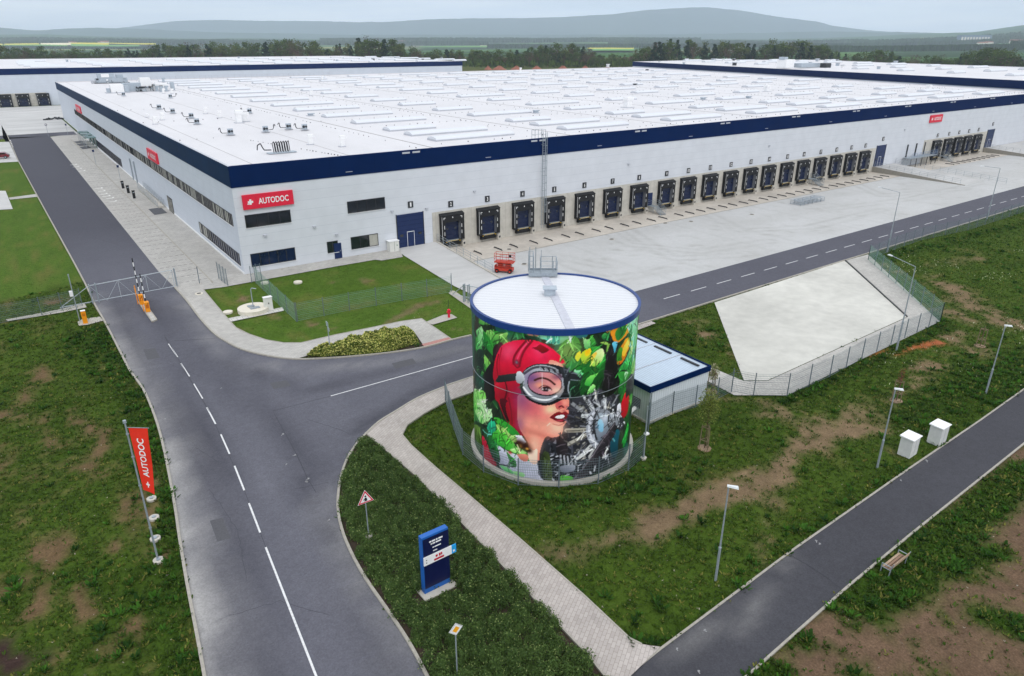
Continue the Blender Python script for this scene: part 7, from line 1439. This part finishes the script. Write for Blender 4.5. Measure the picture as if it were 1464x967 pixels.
for k, a in enumerate(((-60, 420, 62.9, 16, 300), (60, 360, 62.6, 20, 500), (400, 700, 66.0, 17, 200), (480, 980, 62.8, 20, 500), (700, 1000, 68.5, 15, 120), (860, 1200, 64.5, 18, 300), (960, 1520, 67.5, 16, 200), (1060, 1180, 72, 15, 100), (1180, 1500, 63, 20, 600), (1390, 1560, 70, 20, 300), (1100, 1420, 74, 14, 100), (1230, 1330, 64.2, 16, 200), (-100, 300, 70, 10, 100))): wood_strip(*a, seed=100+k)
# villages and halls far off: each building its own object
rv = random.Random(12); M_vwall = mat('village_wall', '#d8d2c6', .8, var=.06); M_vroof = mat('village_roof', '#8a5240', .8, var=.2)
vb = None; VH = []
for i in range(34):
    if i < 20: px, py = rv.uniform(1305, 1405), rv.uniform(62.2, 64.2)
    elif i < 27: px, py = rv.uniform(180, 215), rv.uniform(62.6, 63.2)
    else: px, py = rv.uniform(20, 40)+rv.choice((0, 120, 560)), rv.uniform(63, 64)
    d = ground_d(py, px); X, Y = wpt(np.array(px), np.array(d)); ii = min(len(pxs)-1, int(np.searchsorted(pxs, px))); jj = min(len(ds)-1, int(np.searchsorted(ds, d)))
    if vb is None:
        mb = MB(); mb.box2(-14, 14, -7, 7, 0, 9, M_vwall); mb.solid([(-14.5, -7.6, 9), (14.5, -7.6, 9), (14.5, 7.6, 9), (-14.5, 7.6, 9)], [(-14.5, -.2, 14), (14.5, -.2, 14), (14.5, .2, 14), (-14.5, .2, 14)], M_vroof); vb = mb.build('village_house'); c = vb
    else: c = vb.copy(); COL.objects.link(c)
    c.location = (float(X), float(Y), float(WZ[ii, jj])+1); c.rotation_euler = (0, 0, rv.uniform(-.8, .2)); c.scale = (rv.uniform(.7, 1.8), 1, rv.uniform(.6, 1.1))
    VH.append((px, c))
for i, (_, c) in enumerate(sorted(VH, key=lambda q: q[0])): tag(c, 'tiny pale house on the hazy plain, %s from the left' % oword(i+1), 'house', 'village houses far off')
for px, py, sx, sz_, lab in ((1340, 63.2, 2.6, 2.2, 'grey block like factory on the plain left of the village'), (503+0, 61.6, 0.0, 0, ''), (672, 60.6, 6., .7, 'long pale greenhouse range on the plain below the mountains'), (735, 61.0, 2.4, .7, 'short pale greenhouse beside the long range')):
    if not lab: continue
    d = ground_d(py, px); X, Y = wpt(np.array(px*1.), np.array(d)); ii = int(np.searchsorted(pxs, px)); jj = min(len(ds)-1, int(np.searchsorted(ds, d)))
    mb = MB(); m_ = M_pale if 'green' in lab else mat('factory_blue', '#6a7f94', .6); mb.box2(-28*sx, 28*sx, -20, 20, -5, 16*sz_, m_)
    for k in range(int(sx*4)): mb.box2(-28*sx+k*14, -28*sx+k*14+9, -20.6, -20.1, 3*sz_, 12*sz_, M_vwall)
    o = mb.build('distant_hall', loc=(float(X), float(Y), float(WZ[ii, jj])+2)); o.rotation_euler = (0, 0, -HEAD); tag(o, lab, 'hall')

# ------------------------------------------------------------ tree belt behind the warehouses
def tree_mesh(kind, seed):
    rg = np.random.default_rng(seed); rp = random.Random(seed); Hh = 1.0; tr = MB(); tr.bar((0, 0, -.08), (0, 0, .55), .022, M_bark, 6, .010)
    n_cl = {'round': 26, 'conifer': 22, 'bare': 26, 'tall': 24}[kind]; Cs = []
    for k in range(n_cl):
        if kind == 'conifer': z = rp.uniform(.18, .98); r_ = (1-z)*.26+.02; a = rp.uniform(0, 6.28); q = (math.cos(a)*r_*rp.uniform(.3, 1), math.sin(a)*r_*rp.uniform(.3, 1), z); rad = .05+.05*(1-z)
        else:
            a = rp.uniform(0, 6.28); u = rp.uniform(-.8, 1); wd_ = {'round': .34, 'bare': .36, 'tall': .22}[kind]; rr_ = wd_*math.sqrt(max(0, 1-u*u))*rp.uniform(.4, 1); q = (math.cos(a)*rr_, math.sin(a)*rr_, .62+u*.34); rad = rp.uniform(.08, .15)
            tr.bar((0, 0, rp.uniform(.25, .5)), q, .008, M_bark, 4, .003)
        Cs.append((q, rad))
    per = 34 if kind != 'bare' else 16; V = []; C = []
    pal = {'round': ('#2a3c1a', '#586c30'), 'conifer': ('#12281a', '#264226'), 'bare': ('#463a30', '#605040'), 'tall': ('#30421e', '#66703a')}[kind]
    for q, rad in Cs:
        n = per; d = rg.normal(size=(n, 3)); d /= np.linalg.norm(d, axis=1)[:, None]; Pp = d*rad*(.5+.6*rg.random(n))[:, None]+np.array(q); nn = d*.8+rg.normal(size=(n, 3))*.5; nn /= np.linalg.norm(nn, axis=1)[:, None]; tt = np.cross(nn, rg.normal(size=(n, 3))); tt /= np.linalg.norm(tt, axis=1)[:, None]; bb = np.cross(nn, tt); s = (.022 if kind != 'bare' else .014)*(.6+.9*rg.random(n))[:, None]
        V.append(np.stack([Pp-tt*s, Pp+bb*s, Pp+tt*s, Pp-bb*s], 1)); tone = rg.random(); C.append(np.repeat(mixc(hx(pal[0]), hx(pal[1]), np.clip(tone*.6+rg.random(n)*.5, 0, 1))[:, None], 4, 1))
    V = np.concatenate(V).reshape(-1, 3); C = np.concatenate(C).reshape(-1, 3); o1 = tr.build('trunk'); o2 = np_mesh('crown', V, np.arange(len(V)).reshape(-1, 4), M_leaf, C); return o1, o2
protos = {k: [tree_mesh(k, 40+7*i+j) for j in range(n)] for i, (k, n) in enumerate((('round', 5), ('conifer', 3), ('bare', 3), ('tall', 3)))}
used = set(); TREES = []
TOP = [(-60, 67), (0, 66.5), (36, 68), (44, 59), (52, 59), (58, 68), (98, 68), (103, 62), (109, 68), (150, 68.5), (200, 69), (245, 67), (265, 63), (300, 62), (330, 61), (370, 64), (400, 60), (430, 57.5), (465, 59), (487, 67), (510, 62), (535, 55), (555, 54.5), (575, 60), (600, 65), (620, 69.5), (650, 70), (700, 71), (745, 70), (765, 66), (800, 63), (830, 67), (845, 74), (885, 76), (897, 70), (905, 66), (925, 60), (950, 58), (985, 62), (995, 66), (1003, 60), (1030, 62), (1052, 63), (1060, 70), (1075, 60), (1115, 61), (1145, 66), (1165, 77), (1200, 77), (1215, 72), (1240, 77), (1290, 80), (1330, 78), (1345, 71), (1375, 73), (1390, 72), (1405, 77), (1464, 82), (1560, 80)]
rt = random.Random(31); cnt = 0
glab = {'round': ('dense olive green broadleaf tree in the belt behind the warehouses', 'olive broadleaf trees in the belt'), 'conifer': ('dark green conifer in the belt behind the warehouses', 'conifers in the belt'), 'bare': ('brownish half bare tree in the belt behind the warehouses', 'half bare trees in the belt'), 'tall': ('slender light green tree in the belt behind the warehouses', 'slender light trees in the belt')}
px = -40.
while px < 1530:
    for row in range(3 if 640 < px < 920 else 2):
        x = px+rt.uniform(-5, 5); fw = (655 if x < 940 else 735)+row*42+rt.uniform(-12, 12)
        if x > 1150: fw -= (x-1150)*.45
        ty = np.interp(x, [a for a, b in TOP], [b for a, b in TOP])+(rt.choice((-.5, 0, 0, .5, 1.5, 3)) if x < 1150 else rt.choice((-4, -3, -2, -1, 0)))+(1-row)*1.5*(x < 640)+(0 if row else (5 if 640 < x < 920 else 1.5))
        ztop = 26+(60.3-ty)*fw/FPX*1.085; zb = float(rise(np.array(x), np.array(fw)))-.6; hg = max(6., (ztop-zb)*1.05)
        kd = rt.choices(('round', 'conifer', 'bare', 'tall'), (5, 1.4, 1.6, 2) if not (985 < x < 1060 or 905 < x < 960) else (2, 5, 1, 1))[0]
        if 535 < x < 560 and row == 1: kd = 'bare'
        pr = rt.randrange(len(protos[kd])); tr_, cr_ = protos[kd][pr]; X, Y = wpt(np.array(x), np.array(fw)); lab, grp = glab[kd]
        e_ = empty('tree', (float(X), float(Y), zb), rt.uniform(0, 6.28), lab, 'tree', grp); wdt = hg*rt.uniform(1.0, 1.4)*(1.0 if hg > 14 else 1.2); e_.scale = (wdt, wdt, hg)
        for o_ in (tr_, cr_):
            if o_.name in used: c = o_.copy(); COL.objects.link(c)
            else: c = o_; used.add(o_.name)
            c.parent = e_
        cnt += 1; TREES.append((x, kd, e_))
    px += 11.4
kn = {'round': 'olive green broadleaf tree', 'conifer': 'dark green conifer', 'bare': 'brownish half bare tree', 'tall': 'slender light green tree'}
for kd in kn:
    for i, (x, k_, e_) in enumerate(sorted([q for q in TREES if q[1] == kd], key=lambda q: q[0])): e_['label'] = '%s, %s such from the left in the far belt' % (kn[kd], oword(i+1))
print('trees', cnt)
for k, v in protos.items():
    for a, b in v:
        for o_ in (a, b):
            if o_.name not in used: bpy.data.objects.remove(o_)
# undergrowth below the belt and red earth heaps
def under(x0, x1, f0, f1, n, c1, c2, hgt, seed):
    rg = np.random.default_rng(seed); q = rg.uniform(x0, x1, n); d = rg.uniform(f0, f1, n); X, Y = wpt(q, d); Z = rise(q, d)-.6; s = rg.uniform(.5, 1.4, n); hh_ = hgt*rg.random(n); a = rg.uniform(0, np.pi, n); ux, uy = np.cos(a)*s, np.sin(a)*s
    V = np.stack([np.stack([X-ux, Y-uy, Z+hh_*.5], -1), np.stack([X+ux*.2, Y+uy*.2, Z+hh_*.4-.5], -1), np.stack([X+ux, Y+uy, Z+hh_*.7], -1), np.stack([X, Y, Z+hh_*.8+s], -1)], 1)
    o = np_mesh('undergrowth', V.reshape(-1, 3), np.arange(n*4).reshape(-1, 4), M_leaf, np.repeat(mixc(hx(c1), hx(c2), rg.random(n))[:, None], 4, 1).reshape(-1, 3)); tag(o, kind='stuff')
under(-60, 930, 640, 770, 14000, '#2a3c1a', '#55682c', 6.5, 1); under(930, 1530, 620, 790, 7000, '#2a3c1a', '#5a6030', 5.5, 2)
M_earth = mat('red_earth', '#8c5a48', .95, var=.2, scale=.5)
for i, (x, w_) in enumerate(((715, 22), (738, 18), (765, 16), (800, 20), (830, 16), (860, 14), (700, 12))):
    X, Y = wpt(np.array(float(x)), np.array(612.)); mb = MB(); rg = random.Random(i); L_ = w_*.62/2; n = 12; prev = None; rws = []
    for j in range(5):
        v = (0, .45, .75, .95, 1)[j]; rws.append([(math.cos(a)*L_*(1-v*.9)*rg.uniform(.85, 1.1), math.sin(a)*4*(1-v*.9), v*rg.uniform(2.6, 3.6)) for a in np.linspace(0, 2*math.pi, n, endpoint=False)])
    for j in range(4):
        for k in range(n): mb.face([rws[j][k], rws[j][(k+1) % n], rws[j+1][(k+1) % n], rws[j+1][k]], M_earth)
    mb.face(rws[4], M_earth); o = mb.build('earth_heap', loc=(float(X), float(Y), float(rise(np.array(float(x)), np.array(612.)))-1.)); o.rotation_euler = (0, 0, -HEAD); tag(o, ['long reddish earth heap left of the belt clearing', 'reddish earth heap behind the far roof edge, second in the row', 'low reddish earth heap in the middle of the row', 'broad reddish earth heap right of the middle', 'reddish earth heap near the right end of the row', 'small reddish earth heap at the right end of the row', 'small reddish earth heap at the left end of the row'][i], 'earth heap', 'earth heaps before the tree belt')

# ------------------------------------------------------------ haze over the whole valley
HX0, HX1, HY0, HY1 = -6500, 18500, -1500, 17500
mb = MB(); m, t_, b_ = new_mat('haze_air'); t_.nodes.remove(b_); pv = t_.nodes.new('ShaderNodeVolumePrincipled'); pv.inputs['Color'].default_value = (.76, .865, 1., 1); pv.inputs['Density'].default_value = 1.0e-4; pv.inputs['Anisotropy'].default_value = .0
t_.links.new(pv.outputs[0], t_.nodes['Material Output'].inputs['Volume']); mb.box2(HX0, HX1, HY0, HY1, -60, 900, m); o = mb.build('haze'); tag(o, kind='stuff')
